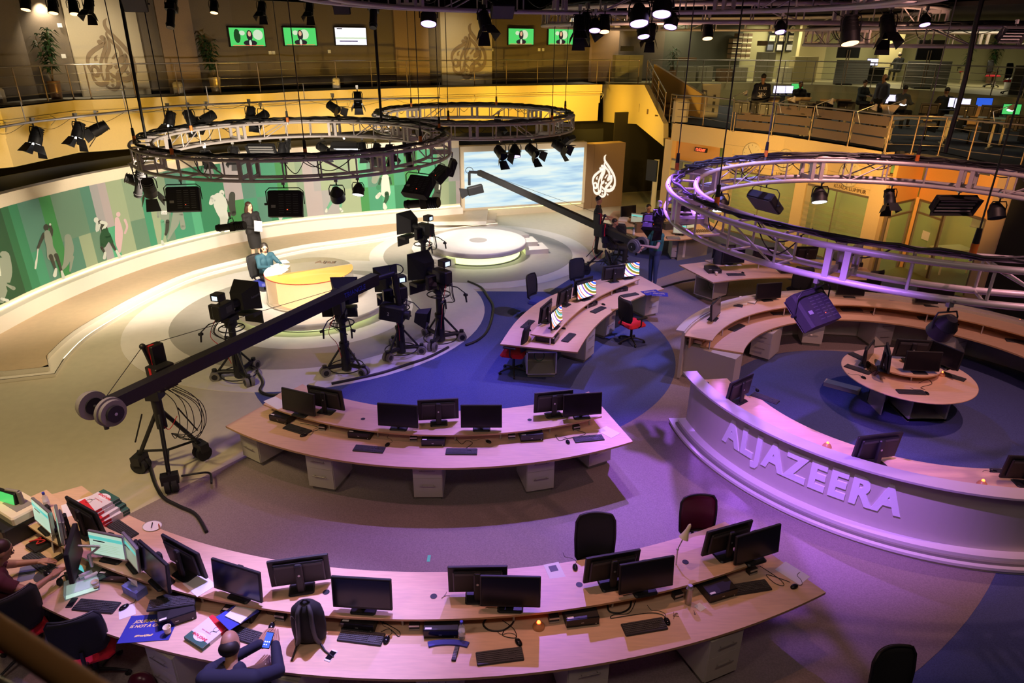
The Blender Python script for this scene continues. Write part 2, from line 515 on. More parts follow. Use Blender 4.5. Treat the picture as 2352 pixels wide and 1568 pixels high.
 def mesh(s, name):
  me = D.meshes.new(name)
  me.from_pydata(s.v, [], s.f)
  for k in (s.mats or ['white']):
   me.materials.append(M(k))
  me.polygons.foreach_set('material_index', s.m)
  me.polygons.foreach_set('use_smooth', s.sm)
  me.update()
  return me


def obj(name, mb, parent=None, loc=(0, 0, 0), rot=(0, 0, 0)):
 me = mb.mesh(name) if isinstance(mb, MB) else mb
 o = D.objects.new(name, me)
 COL.objects.link(o)
 o.location, o.rotation_euler = loc, rot
 if parent:
  o.parent = parent
 return o


def tag(o, label, cat, group=None):
 o['label'], o['category'] = label, cat
 if group:
  o['group'] = group
 return o


def thing(name, label, cat, loc=(0, 0, 0), rz=0.0, group=None):
 o = D.objects.new(name, None)
 COL.objects.link(o)
 o.empty_display_size = 0.1
 o.location = loc
 o.rotation_euler = (0, 0, rz)
 return tag(o, label, cat, group)


def struct(name, mb):
 o = obj(name, mb)
 o['kind'] = 'structure'
 return o


def dup(root, loc, rz=0.0, label=None, group=None, scale=None):
 def cp(o, par):
  c = o.copy()
  COL.objects.link(c)
  if par:
   c.parent = par
  for ch in o.children:
   cp(ch, c)
  return c
 r = cp(root, None)
 r.location = loc
 r.rotation_euler = rz if isinstance(rz, tuple) else (0, 0, rz)
 if label:
  r['label'] = label
 if group:
  r['group'] = group
 if scale:
  r.scale = scale
 return r


class Maker:
 """first call places the prototype itself, later calls place copies"""
 def __init__(s, build):
  s.build, s.root = build, None

 def __call__(s, loc, rz, label, group=None, scale=None):
  if s.root is None:
   s.root = s.build()
   r = s.root
   r.location = loc
   r.rotation_euler = rz if isinstance(rz, tuple) else (0, 0, rz)
   r['label'] = label
   if group:
    r['group'] = group
   if scale:
    r.scale = scale
   return r
  r = dup(s.root, loc, rz, label, group, scale or (1, 1, 1))
  if not group and 'group' in r:
   del r['group']
  return r


def smooth(P, k=6, closed=False):
 P = [Vector(p) for p in P]
 n = len(P)
 out = []
 rng = n if closed else n - 1
 for i in range(rng):
  p0 = P[(i - 1) % n] if closed or i > 0 else P[0]
  p1, p2 = P[i], P[(i + 1) % n]
  p3 = P[(i + 2) % n] if closed or i + 2 < n else P[-1]
  for j in range(k):
   t = j / k
   out.append(0.5 * ((2 * p1) + (p2 - p0) * t + (2 * p0 - 5 * p1 + 4 * p2 - p3) * t * t + (3 * p1 - p0 - 3 * p2 + p3) * t ** 3))
 if not closed:
  out.append(P[-1])
 return out


def cable(pts, r=0.008, k=5, n=5):
 mb = MB().use('black')
 mb.tube(smooth([Vector((*p, 0)) if len(p) == 2 else Vector(p) for p in pts], k), r, n)
 return mb


def arcpts(c, r, a0, a1, n):
 return [(c[0] + r * cos(R(a0 + (a1 - a0) * i / n)), c[1] + r * sin(R(a0 + (a1 - a0) * i / n))) for i in range(n + 1)]


def stroke(mb, pts, mapper, lift=0.0, depth=0.0):
 """ribbon of varying width drawn in (x, y, width) and carried onto a surface by mapper(x, y, lift)"""
 m = len(pts)
 L, Rr = [], []
 for i, (x, y, w) in enumerate(pts):
  a, b = pts[max(i - 1, 0)], pts[min(i + 1, m - 1)]
  dx, dy = b[0] - a[0], b[1] - a[1]
  l = math.hypot(dx, dy) or 1
  nx, ny = -dy / l * w / 2, dx / l * w / 2
  L.append((x + nx, y + ny))
  Rr.append((x - nx, y - ny))
 vs = [tuple(mapper(*p, lift)) for p in L] + [tuple(mapper(*p, lift)) for p in Rr]
 mb.add(vs, [(i, i + 1, m + i + 1, m + i) for i in range(m - 1)])
 if depth:
  v2 = [tuple(mapper(*p, lift - depth)) for p in L] + [tuple(mapper(*p, lift - depth)) for p in Rr]
  b = vs + v2
  o = 2 * m
  mb.add(b, [(i, i + 1, o + i + 1, o + i) for i in range(m - 1)] + [(m + i, m + i + 1, o + m + i + 1, o + m + i) for i in range(m - 1)])


def smooth3(pts, k=4):
 return [tuple(p) for p in smooth([Vector(p) for p in pts], k)]


def blob(mb, x, y, rx, ry, mapper, lift=0.0, n=14, rot=0.0, sides=None):
 n = sides or n
 P = []
 for i in range(n):
  a = 2 * PI * i / n
  ux, uy = rx * cos(a), ry * sin(a)
  P.append((x + ux * cos(rot) - uy * sin(rot), y + ux * sin(rot) + uy * cos(rot)))
 mb.add([tuple(mapper(*p, lift)) for p in P], [tuple(range(n))])


def text_mesh(s, size, mname, extrude=0.0, bold=0.0, shear=0.0, align='CENTER', spacing=1.0):
 cu = D.curves.new('lettering', 'FONT')
 cu.body = s
 cu.size = size
 cu.extrude = extrude
 cu.offset = bold
 cu.shear = shear
 cu.align_x = align
 cu.align_y = 'CENTER'
 cu.space_character = spacing
 cu.resolution_u = 3
 t = D.objects.new('lettering', cu)
 COL.objects.link(t)
 bpy.context.view_layer.update()
 me = D.meshes.new_from_object(t.evaluated_get(bpy.context.evaluated_depsgraph_get()))
 D.objects.remove(t)
 D.curves.remove(cu)
 me.materials.clear()
 me.materials.append(M(mname))
 return me


# the drop-shaped calligraphic emblem, traced once; units: 1160 tall, x 240..890, y 180..1340 (downwards)
EMBLEM = [
 [(628, 185, 10), (598, 215, 30), (584, 260, 42), (586, 320, 46), (610, 380, 56), (680, 485, 62), (765, 615, 62), (838, 750, 56), (866, 860, 46), (868, 960, 48), (848, 1050, 62), (796, 1130, 82), (722, 1172, 92), (636, 1170, 92)],
 [(600, 385, 22), (578, 430, 28), (588, 490, 36), (638, 565, 50), (694, 640, 54), (718, 710, 50), (716, 790, 60)],
 [(778, 740, 12), (764, 780, 60), (705, 845, 96), (664, 912, 30)],
 [(782, 760, 20), (786, 840, 32), (764, 915, 52), (694, 1005, 70), (632, 1078, 70), (606, 1150, 60), (602, 1220, 52), (588, 1290, 56), (540, 1338, 62), (485, 1335, 50), (428, 1285, 22)],
 [(540, 555, 30), (480, 620, 55), (385, 688, 60), (304, 768, 60), (263, 860, 46), (258, 960, 38), (276, 1050, 30), (280, 1130, 30), (302, 1208, 46), (362, 1258, 72), (430, 1232, 70), (468, 1160, 50), (480, 1080, 46), (492, 1005, 44), (532, 955, 64), (570, 895, 14)],
 [(540, 480, 26), (546, 560, 40), (525, 650, 42), (480, 760, 46), (436, 870, 40), (412, 970, 30), (405, 1070, 26), (412, 1195, 22)],
 [(580, 470, 20), (590, 580, 36), (570, 680, 46), (520, 790, 46), (496, 890, 30), (502, 965, 22)],
 [(285, 1005, 26), (322, 955, 40), (364, 990, 44), (370, 1058, 48), (338, 1108, 52), (296, 1088, 40), (284, 1020, 26)],
 [(402, 778, 8), (368, 815, 26), (370, 868, 46)],
 [(662, 730, 26), (588, 836, 28)],
 [(508, 1045, 10), (545, 1110, 46), (584, 1142, 36)],
 [(645, 1248, 8), (662, 1280, 26), (680, 1300, 34)],
]
EM_DIA = [(617, 968, 40), (752, 1055, 38), (522, 1192, 36), (516, 1272, 26)]


def emblem(mb, mapper, lift, depth=0.0):
 for st in EMBLEM:
  stroke(mb, smooth3(st), mapper, lift, depth)
 blob(mb, 517, 497, 40, 42, mapper, lift)
 blob(mb, 470, 566, 38, 40, mapper, lift)
 for x, y, h in EM_DIA:
  blob(mb, x, y, h, h, mapper, lift, sides=4, rot=0.3)
# ================================================================== THE SETTING
CC = (-1.0, 13.55)          # common centre of the curved desks and the carpet rings
# floor: cream vinyl, carpet rings and inlaid discs, each a thin covering
struct('floor', MB().use('vinyl_cream').box(-22, 30, -3, 45, -0.3, 0.0))
mb = MB().use('carpet_blue')
mb.sector(CC, 0.02, 16.5, -126.4, 60, 0.0, 0.003, 90)
struct('floor', mb)
mb = MB().use('carpet_grey')
mb.sector(CC, 4.5, 9.95, -126.4, 42, 0.0, 0.006, 80)
struct('floor', mb)
mb = MB().use('carpet_blue')
mb.prism(arcpts(CC, 4.5, -230, 50, 60), 0.0, 0.005)
struct('floor', mb)
RC = (6.75, 10.5)
mb = MB().use('carpet_blue')
mb.prism(arcpts((6.7, 10.6), 2.75, 0, 360, 60)[:-1], 0.0, 0.010)
struct('floor', mb)
SD, PD = (-4.88, 15.45), (-1.08, 20.6)      # presenters' desk disc, podium disc


def disc(c, r, z, m, n=72):
 struct('floor', MB().use(m).prism(arcpts(c, r, 0, 360, n)[:-1], 0.0, z))


disc((PD[0] + 0.05, PD[1] + 0.05), 3.45, 0.007, 'vinyl_white')
disc(SD, 4.2, 0.009, 'vinyl_white')
disc(SD, 3.24, 0.011, 'vinyl_grey')
disc(PD, 2.96, 0.012, 'vinyl_grey')
disc((SD[0] + 0.05, SD[1] + 0.1), 2.35, 0.013, 'vinyl_white')

# ---------------------------------------------------------------- presenters' curved backdrop
SCR = [(v.x, v.y) for v in smooth([Vector((*p, 0)) for p in [(-11.40, 11.2), (-11.50, 12.8), (-11.50, 14.1), (-11.42, 15.3), (-11.22, 16.5), (-10.95, 17.6), (-10.35, 19.1), (-9.1, 21.0), (-7.2, 22.5), (-5.1, 23.5), (-3.5, 24.2), (-1.95, 24.85)]], 6)]
ZS0, ZS1, ZP = 0.62, 2.62, 0.17
lens = [0.0]
for a, b in zip(SCR[:-1], SCR[1:]):
 lens.append(lens[-1] + math.dist(a, b))
SLEN = lens[-1]


def scr_at(u):
 for i in range(len(lens) - 1):
  if u <= lens[i + 1]:
   t = (u - lens[i]) / (lens[i + 1] - lens[i])
   return (SCR[i][0] + (SCR[i + 1][0] - SCR[i][0]) * t, SCR[i][1] + (SCR[i + 1][1] - SCR[i][1]) * t)
 return SCR[-1]


def SM(x, y, lift=0.0):
 p, d = onwall(SCR, x, y)
 n = Vector((d.y, -d.x, 0))
 return p + n * (0.012 + lift)


back = MB().use('cream_paint')
back.wall(SCR, 0.0, ZS1 + 0.28, 0.25)
tb = thing('presenter_backdrop', 'long curved cream backdrop wall behind the presenters with green sports print', 'backdrop', (0, 0, 0))
obj('backdrop_wall', back, tb)
# print made of leaning colour strips
pr = MB()
STRIPS = [(-60, 0), (28, 1), (44, 2), (64, 3), (88, 4), (112, 11), (138, 5), (176, 6), (204, 5), (226, 8), (244, 9), (262, 6), (298, 5), (332, 4), (348, 7), (370, 5), (392, 3), (438, 10), (458, 2), (480, 3), (520, 10), (560, 4), (590, 3), (618, 2), (640, 10), (664, 7), (684, 6), (700, 9), (722, 8), (738, 7), (775, 6), (808, 7), (826, 10),
          (845, 3), (876, 10), (905, 2), (930, 11), (960, 10), (1005, 6), (1030, 7), (1046, 8), (1075, 8)]


def u_of(p):
 best = (9e9, 0)
 for i in range(len(SCR) - 1):
  a, b = Vector(SCR[i]), Vector(SCR[i + 1])
  t = max(0, min(1, (Vector((p.x, p.y)) - a).dot(b - a) / (b - a).length_squared))
  d = (Vector((p.x, p.y)) - a.lerp(b, t)).length
  best = min(best, (d, lens[i] + t * (lens[i + 1] - lens[i])))
 return best[1]


us = [0.0] + [u_of(onwall(SCR, x, 590 - 190 * (max(x, 0) / 1050) ** .62)[0]) for x, c in STRIPS[1:]]
us[-1] = SLEN
rnd = random.Random(3)
for i in range(len(STRIPS) - 1):
 u0, u1, c = us[i], us[i + 1], STRIPS[i][1]
 if u1 <= u0:
  continue
 for j, (za, zb) in enumerate(((ZS0, 1.45), (1.45, ZS1))):
  k = c if rnd.random() < 0.65 else max(0, min(11, c + rnd.choice((-1, 1))))
  pr.use('print_green_%d' % k)
  for h in range(4):
   lean = .16 if j else 0
   a, b = scr_at(u0 + (u1 - u0) * h / 4), scr_at(u0 + (u1 - u0) * (h + 1) / 4)
   nx, ny = (b[1] - a[1]), -(b[0] - a[0])
   l = math.hypot(nx, ny)
   nx, ny = nx / l * 0.006, ny / l * 0.006
   pr.add([(a[0] + nx, a[1] + ny, za), (b[0] + nx, b[1] + ny, za), (b[0] + nx, b[1] + ny, zb), (a[0] + nx, a[1] + ny, zb)], [(0, 1, 2, 3)])
obj('printed_screen', pr, tb)


def fig(name, parts):
 mb = MB()
 for k, (m, st) in enumerate(parts):
  mb.use(m)
  lift = 0.0015 * k
  if len(st) == 1:
   blob(mb, st[0][0], st[0][1], st[0][2] / 2, st[0][2] / 1.7, SM, lift)
  else:
   stroke(mb, smooth3(st), SM, lift)
   for q_ in (st[0], st[-1]):
    blob(mb, q_[0], q_[1], q_[2] / 2, q_[2] / 2, SM, lift, 10)
 obj(name, mb, tb)


PG, PDK, PPL, PPK, PLG = 'print_grey', 'print_dark', 'print_pale', 'print_pink', 'print_leg'
# faint shadows printed behind the players
fig('printed_shadow', [(PG, [(155, 545, 16), (158, 575, 22), (150, 605, 12), (140, 620, 5)]), (PG, [(165, 590, 8), (160, 622, 4)])])
fig('printed_shadow', [(PG, [(8, 590, 28), (14, 625, 26), (10, 660, 16), (2, 690, 12)]), (PG, [(16, 655, 5), (30, 662, 9)])])
fig('printed_shadow', [(PG, [(404, 485, 14), (402, 510, 18), (394, 530, 10), (386, 548, 5)]), (PG, [(415, 490, 10), (420, 522, 12)])])
fig('printed_pink_figure', [(PPK, [(271, 492, 10)]), (PPK, [(268, 503, 10), (272, 530, 18), (272, 555, 16), (274, 578, 5)]), (PPK, [(286, 505, 6), (291, 520, 5), (286, 535, 5)])])
fig('printed_shadow', [('print_dark', [(533, 447, 14), (532, 470, 16), (536, 490, 12)])])
# hockey player at the left edge
fig('printed_player', [(PPL, [(-2, 610, 14), (2, 640, 14)]), (PG, [(0, 640, 14), (-1, 675, 10), (3, 690, 12)]), (PPL, [(2, 686, 6), (16, 690, 7)])])
# tennis player
fig('printed_player', [(PDK, [(105, 522, 13)]), (PDK, [(100, 538, 9), (92, 555, 7), (86, 570, 6)]), (PPL, [(86, 572, 3), (84, 590, 3), (82, 602, 5), (80, 616, 4)]),
                       (PDK, [(116, 540, 8), (117, 528, 7), (114, 519, 6)]), (PG, [(107, 535, 14), (110, 550, 18), (113, 566, 16), (118, 585, 24), (119, 588, 24)]),
                       (PDK, [(115, 588, 10), (121, 604, 7), (126, 618, 5)]), (PDK, [(127, 586, 10), (134, 604, 7), (140, 624, 5)]),
                       (PPL, [(127, 618, 6), (124, 632, 9)]), (PPL, [(140, 623, 5), (144, 637, 8)]), (PPL, [(113, 515, 5)])])
# boxer
fig('printed_player', [(PPL, [(220, 505, 11)]), (PDK, [(230, 512, 14), (238, 525, 16), (240, 535, 17)]), (PPL, [(232, 510, 8), (243, 514, 7), (236, 526, 6)]), (PPL, [(222, 512, 6), (222, 530, 7), (228, 516, 5)]),
                       ('print_green_0', [(240, 533, 18), (240, 545, 24), (236, 562, 14)]), ('print_green_0', [(246, 540, 14), (255, 556, 9)]),
                       (PDK, [(232, 568, 6), (238, 578, 5)]), (PDK, [(256, 560, 7), (264, 574, 5)]), (PPL, [(240, 580, 5), (238, 592, 7)]), (PPL, [(266, 576, 5), (274, 590, 8)])])
# runner with a numbered bib
fig('printed_player', [(PDK, [(374, 459, 9)]), (PG, [(372, 468, 20), (376, 482, 22), (378, 500, 20), (376, 506, 16)]), (PG, [(364, 470, 6), (362, 485, 5), (363, 498, 5)]), (PG, [(388, 470, 6), (394, 483, 5), (384, 490, 4)]),
                       (PLG, [(372, 508, 9), (374, 528, 7), (371, 555, 4)]), (PDK, [(384, 508, 9), (383, 526, 8), (380, 538, 6)]), (PPL, [(371, 553, 5), (374, 562, 8)])])
bib = MB().use('white')
bib.add([tuple(SM(x, y, 0.02)) for x, y in ((369, 484), (382, 484), (382, 492), (369, 492))], [(0, 1, 2, 3)])
bb = obj('printed_bib', bib, tb)
me = text_mesh('2163', 7.5, 'print_dark', bold=0.03)
for v in me.vertices:
 v.co = SM(375.5 + v.co.x * 0.72, 488 - v.co.y, 0.03)
obj('bib_number', me, bb)
# ice hockey player, basketball player, two more runners
fig('printed_player', [(PPL, [(509, 443, 12)]), (PG, [(509, 447, 8)]), (PPL, [(502, 455, 26), (506, 468, 32), (508, 480, 28)]), (PPL, [(490, 455, 16), (484, 466, 10)]), (PDK, [(500, 461, 3), (514, 474, 3)]), (PDK, [(520, 457, 3), (524, 470, 3)]),
                       (PPL, [(508, 484, 24), (514, 500, 20), (510, 525, 12), (509, 528, 14)])])
fig('printed_player', [(PPL, [(650, 480, 22), (645, 492, 16), (644, 504, 6)]), (PPL, [(664, 480, 10), (662, 496, 6)])])
fig('printed_player', [(PLG, [(771, 430, 16), (770, 445, 14), (762, 462, 8), (750, 482, 5)]), (PLG, [(776, 446, 9), (783, 462, 7), (781, 480, 4)]), (PPL, [(750, 480, 4), (749, 485, 6)]), (PPL, [(781, 478, 4), (785, 484, 7)])])
fig('printed_player', [(PG, [(865, 398, 18), (860, 415, 14)]), ('print_green_0', [(886, 400, 11)]), (PPL, [(882, 394, 3), (892, 395, 3)]), (PPL, [(885, 408, 17), (885, 422, 19), (886, 442, 22)]), ('print_green_0', [(874, 410, 6), (870, 424, 5)]), ('print_green_0', [(895, 408, 5), (898, 422, 4)]),
                       ('print_green_2', [(869, 430, 11)]), ('print_green_0', [(888, 444, 10), (888, 455, 9), (882, 468, 6)]), (PPL, [(872, 445, 8), (866, 452, 9)]), (PPL, [(882, 468, 6), (884, 476, 10)])])
fig('printed_player', [('print_green_1', [(989, 402, 10)]), (PDK, [(995, 410, 16), (1004, 425, 18), (1004, 440, 14), (994, 455, 8), (992, 464, 6)]), (PPL, [(1000, 402, 5), (1009, 420, 4), (1008, 440, 3)]), (PDK, [(1007, 440, 10), (1008, 455, 6), (1004, 466, 7)])])
# plinth ledge with light strip, raised walkway, lit riser
pl = MB().use('white_paint')
inner = []
for i, p in enumerate(SCR):
 a, b = SCR[max(i - 1, 0)], SCR[min(i + 1, len(SCR) - 1)]
 d = Vector((b[0] - a[0], b[1] - a[1])).normalized()
 inner.append((p[0] + d.y * 0.30, p[1] - d.x * 0.30))
pl.wall(inner, ZP, 0.52, 0.3)
obj('plinth_ledge', pl, tb)
ls = MB().use('led_warm')
inner2 = [(p[0] * 0.93 + q[0] * 0.07, p[1] * 0.93 + q[1] * 0.07) for p, q in zip(SCR, inner)]
ls.wall(inner2, 0.525, 0.545, 0.02)
obj('light_strip', ls, tb)

EDGE = [(0, 880), (128, 865), (150, 830), (200, 780), (270, 735), (350, 690), (460, 640), (600, 603), (700, 580), (790, 567), (865, 556), (925, 545), (1000, 532), (1143, 517)]
ep = [W(x, y, 0.0) for x, y in EDGE]
e_s = [Vector((-12.8, 11.45, 0)), ep[0], ep[1]] + smooth(ep[2:-1], 4)[0:] + [ep[-1]]
wk = [(v.x, v.y) for v in e_s]
far = [(-0.4, 25.2), (-1.9, 24.9)] + [p for p in reversed(SCR)] + [(-12.8, 11.3)]
low = [(v[0], v[1]) for v in wk]
n = len(low)
inn, inn2 = [], []
for i, p in enumerate(low):
 a, b = low[max(i - 1, 0)], low[min(i + 1, n - 1)]
 d = Vector((b[0] - a[0], b[1] - a[1])).normalized()
 off = 0.30 if 2 < i < n - 1 else 0.18
 inn.append((p[0] - d.y * off, p[1] + d.x * off))


def strip_quads(A, B, z, m, mb):
 mb.use(m)
 mb.add([(p[0], p[1], z) for p in A] + [(q[0], q[1], z) for q in B], [(i, i + 1, len(A) + i + 1, len(A) + i) for i in range(len(A) - 1)])


step = MB()
strip_quads(low, inn, 0.07, 'white_paint', step)
step.use('white_paint')
step.wall(low, 0.0, 0.07, 0.02)
struct('trim_1', step)
walk = MB().use('vinyl_beige')
# walkway surface: fan of quads between the inner edge and the backdrop
m = 70


def resample(P, m):
 L = [0]
 for a, b in zip(P[:-1], P[1:]):
  L.append(L[-1] + math.dist(a, b))
 out = []
 for k in range(m + 1):
  u = L[-1] * k / m
  i = 0
  while i < len(L) - 2 and L[i + 1] < u:
   i += 1
  t = (u - L[i]) / max(L[i + 1] - L[i], 1e-9)
  out.append((P[i][0] + (P[i + 1][0] - P[i][0]) * t, P[i][1] + (P[i + 1][1] - P[i][1]) * t))
 return out


A = resample(inn, m)
B = resample([(-12.8, 11.3)] + SCR + [(-0.6, 25.3)], m)
strip_quads(A, B, ZP, 'vinyl_beige', walk)
walk.use('white_paint')
walk.wall(inn, 0.0, ZP, 0.01)
struct('floor', walk)
ls = MB().use('led_warm')
ls.wall([(p[0] * 0.97 + q[0] * 0.03, p[1] * 0.97 + q[1] * 0.03) for p, q in zip(low, inn)][3:], 0.0715, 0.078, 0.012)
o = struct('trim_2', ls)
# second tier of steps before the LED wall
st2 = MB().use('white_paint')
p = [W(1115, 505, 0.0), W(1060, 493, 0.0), W(930, 505, 0.0), W(960, 530, 0)]
st2.prism([(W(1117, 508, 0.3).x, W(1117, 508, 0.3).y), (-0.95, 25.6), (-3.4, 25.4), (-3.6, 23.3)], ZP, 0.30, top='vinyl_beige')
struct('trim_3', st2)

# ---------------------------------------------------------------- LED wall and emblem wall
L0, L1 = Vector((-1.80, 25.1)), Vector((2.70, 26.6))
ld = (L1 - L0).normalized()
ln = Vector((ld.y, -ld.x))
t = thing('led_video_wall', 'wide pale blue video wall with a white frame beside the emblem wall', 'video wall', (0, 0, 0))
f = MB().use('cream_paint')
f.wall([tuple(L0 - ld * 0.15 + Vector((0.0, 0.0))), tuple(L1 + ld * 0.12)], 0.30, 2.62, 0.35)
f.wall([tuple(L0 - ld * 0.15 - ln * 0.05), tuple(L1 + ld * 0.12 - ln * 0.05)], 0.0, 0.30, 0.3)
obj('frame', f, t)
m_ = D.materials.new('led_picture')
m_.use_nodes = True
nt = m_.node_tree
b_ = nt.nodes['Principled BSDF']
tc = nt.nodes.new('ShaderNodeTexCoord')
mp = nt.nodes.new('ShaderNodeMapping')
mp.inputs['Scale'].default_value = (0.35, 0.35, 3.2)
mp.inputs['Rotation'].default_value = (0, R(8), 0)
nz = nt.nodes.new('ShaderNodeTexNoise')
nz.inputs['Scale'].default_value = 1.6
nz.inputs['Detail'].default_value = 3
cr = nt.nodes.new('ShaderNodeValToRGB')
cr.color_ramp.elements[0].position, cr.color_ramp.elements[0].color = 0.34, (0.36, 0.58, 0.80, 1)
cr.color_ramp.elements[1].position, cr.color_ramp.elements[1].color = 0.60, (0.84, 0.95, 0.90, 1)
e3 = cr.color_ramp.elements.new(0.46)
e3.color = (0.60, 0.82, 0.92, 1)
nt.links.new(tc.outputs['Object'], mp.inputs['Vector'])
nt.links.new(mp.outputs['Vector'], nz.inputs['Vector'])
nt.links.new(nz.outputs['Fac'], cr.inputs['Fac'])
nt.links.new(cr.outputs['Color'], b_.inputs['Emission Color'])
b_.inputs['Emission Strength'].default_value = 0.95
b_.inputs['Base Color'].default_value = (0.05, 0.06, 0.08, 1)
b_.inputs['Roughness'].default_value = 0.35
MATS['led_picture'] = m_
f = MB().use('led_picture')
a, b = L0 + ln * 0.012, L1 + ln * 0.012
f.add([(a.x, a.y, 0.38), (b.x, b.y, 0.38), (b.x, b.y, 2.42), (a.x, a.y, 2.42)], [(0, 1, 2, 3)])
obj('video_screen', f, t)
f = MB().use('led_green')
a, b = L0 - ln * 0.02, L1 - ln * 0.02
f.wall([tuple(a), tuple(b)], 0.27, 0.29, 0.015)
obj('light_strip', f, t)
t = thing('emblem_wall', 'freestanding brown panel wall with a white calligraphy emblem', 'partition wall', (0, 0, 0))
E0, E1 = Vector((2.74, 26.75)), Vector((4.42, 27.45))
mat('brown_panel', (0.30, 0.20, 0.13), 0.55, noise=0.03)
f = MB().use('brown_panel')
f.wall([tuple(E0), tuple(E0 + (E1 - E0) * 0.24)], 0.0, 2.5, 0.5)
f.wall([tuple(E0 + (E1 - E0) * 0.245), tuple(E1)], 0.0, 2.5, 0.5)
obj('panel', f, t)
EW = [tuple(E0), tuple(E1)]


def em1(x, y, lift=0.0):
 p, d = onwall(EW, 1340 + x / 12.06, 340 + y / 12.06)
 return p + Vector((d.y, -d.x, 0)) * (0.02 + lift)


f = MB().use('white')
mat('emblem_white', (0.9, 0.9, 0.88), 0.5, emit=(1, 0.98, 0.92), estr=0.75)
f = MB().use('emblem_white')
emblem(f, em1, 0.0, 0.015)
obj('emblem', f, t)

# ---------------------------------------------------------------- balcony
RB = [(0, 247), (51, 242), (112, 235), (170, 228), (211, 227), (313, 223), (412, 219), (507, 216), (599, 213), (685, 208), (800, 204), (936, 200), (1015, 198), (1090, 197), (1163, 195), (1234, 194), (1302, 193), (1370, 192), (1399, 192), (1465, 193)]
rp = [W(x, y, 4.4) for x, y in RB]
rail = [(-16.3, 17.0)] + [(v.x, v.y) for v in rp]


def offset(P, d):
 out = []
 for i, p in enumerate(P):
  a, b = P[max(i - 1, 0)], P[min(i + 1, len(P) - 1)]
  t = Vector((b[0] - a[0], b[1] - a[1])).normalized()
  out.append((p[0] - t.y * d, p[1] + t.x * d))
 return out


# smoothed edge line of the balcony
edge = [(-16.3, 17.0), (-15.0, 19.4), (-14.1, 21.4), (-12.6, 22.8), (-11.6, 24.3), (-10.1, 26.0), (-8.3, 27.4), (-6.0, 28.7), (-3.5, 30.0), (-1.0, 31.2), (1.6, 32.3), (4.15, 33.0)]
edge = [(W(x, y, 4.4).x, W(x, y, 4.4).y) for x, y in ((0, 249), (51, 244), (112, 237), (170, 230), (211, 229), (313, 225), (412, 221), (507, 218), (599, 215), (685, 210), (800, 206), (936, 202), (1090, 199), (1234, 196), (1385, 194))]
edge = [(-16.2, 16.2)] + edge
fb = offset(edge, 0.05)
fas = MB().use('fascia_paint')
fas.wall(fb, 4.02, 4.4, 0.3)
fas.wall(offset(edge, 0.22), 3.62, 4.02, 0.3)
fas.wall(offset(edge, 0.34), 2.85, 3.62, 0.3)
struct('wall_balcony', fas)
# side wall under the stair, reaching to the clock wall
SW = [(4.15, 33.2), (5.0, 29.5), (5.9, 26.0)]
swm = MB().use('fascia_paint')


def poly_on(path, pts, mb, off=0.0, thick=0.0):
 P = []
 for x, y in pts:
  p, d = onwall(path, x, y)
  P.append(p + Vector((d.y, -d.x, 0)) * off)
 mb.add([tuple(p) for p in P], [tuple(range(len(P)))])
 if thick:
  d = onwall(path, *pts[0])[1]
  q = [p - Vector((d.y, -d.x, 0)) * thick for p in P]
  n = len(P)
  mb.add([tuple(p) for p in P + q], [(i, (i + 1) % n, n + (i + 1) % n, n + i) for i in range(n)] + [tuple(range(2 * n - 1, n - 1, -1))])


poly_on(SW, [(1385, 194), (1480, 195), (1524, 284), (1524, 336), (1462, 285), (1385, 280)], swm, 0, 0.2)
struct('wall_stair', swm)
# balcony floor
bf = MB().use('vinyl_cream')
bo = offset(edge, 2.2)
bf.use('cabinet_dark')
bf.add([(p[0], p[1], 4.4) for p in edge] + [(p[0], p[1], 4.4) for p in bo] + [(p[0], p[1], 4.1) for p in edge] + [(p[0], p[1], 4.1) for p in bo],
       [(i, i + 1, len(edge) + i + 1, len(edge) + i) for i in range(len(edge) - 1)] + [(2 * len(edge) + i, 3 * len(edge) + i, 3 * len(edge) + i + 1, 2 * len(edge) + i + 1) for i in range(len(edge) - 1)])
struct('floor', bf)
# fabric wall behind the balcony, with two cream panels and a few pilasters
bw = offset(edge, 1.45)
bw[0] = (-17.6, 16.6)
bw = bw[:-1] + [(4.5, 34.6), (7.2, 35.4)]
BWX = bw
f = MB().use('fabric_wall')
f.wall(bw, 4.4, 7.35, 0.2)
struct('wall_back', f)
f = MB().use('dark_wall')
f.wall(offset(bw, -0.02), 4.4, 4.5, 0.03)
struct('baseboard_back', f)


def panel(x0, x1, mname, z1=7.3, off=0.10, z0=4.41):
 a, d = onwall(BWX, x0, 190)
 b, d = onwall(BWX, x1, 190)
 n = Vector((d.y, -d.x, 0))
 mb = MB().use(mname)
 mb.wall([(a.x + n.x * off, a.y + n.y * off), (b.x + n.x * off, b.y + n.y * off)], z0, z1, off - 0.01)
 return mb, a + n * off, b + n * off


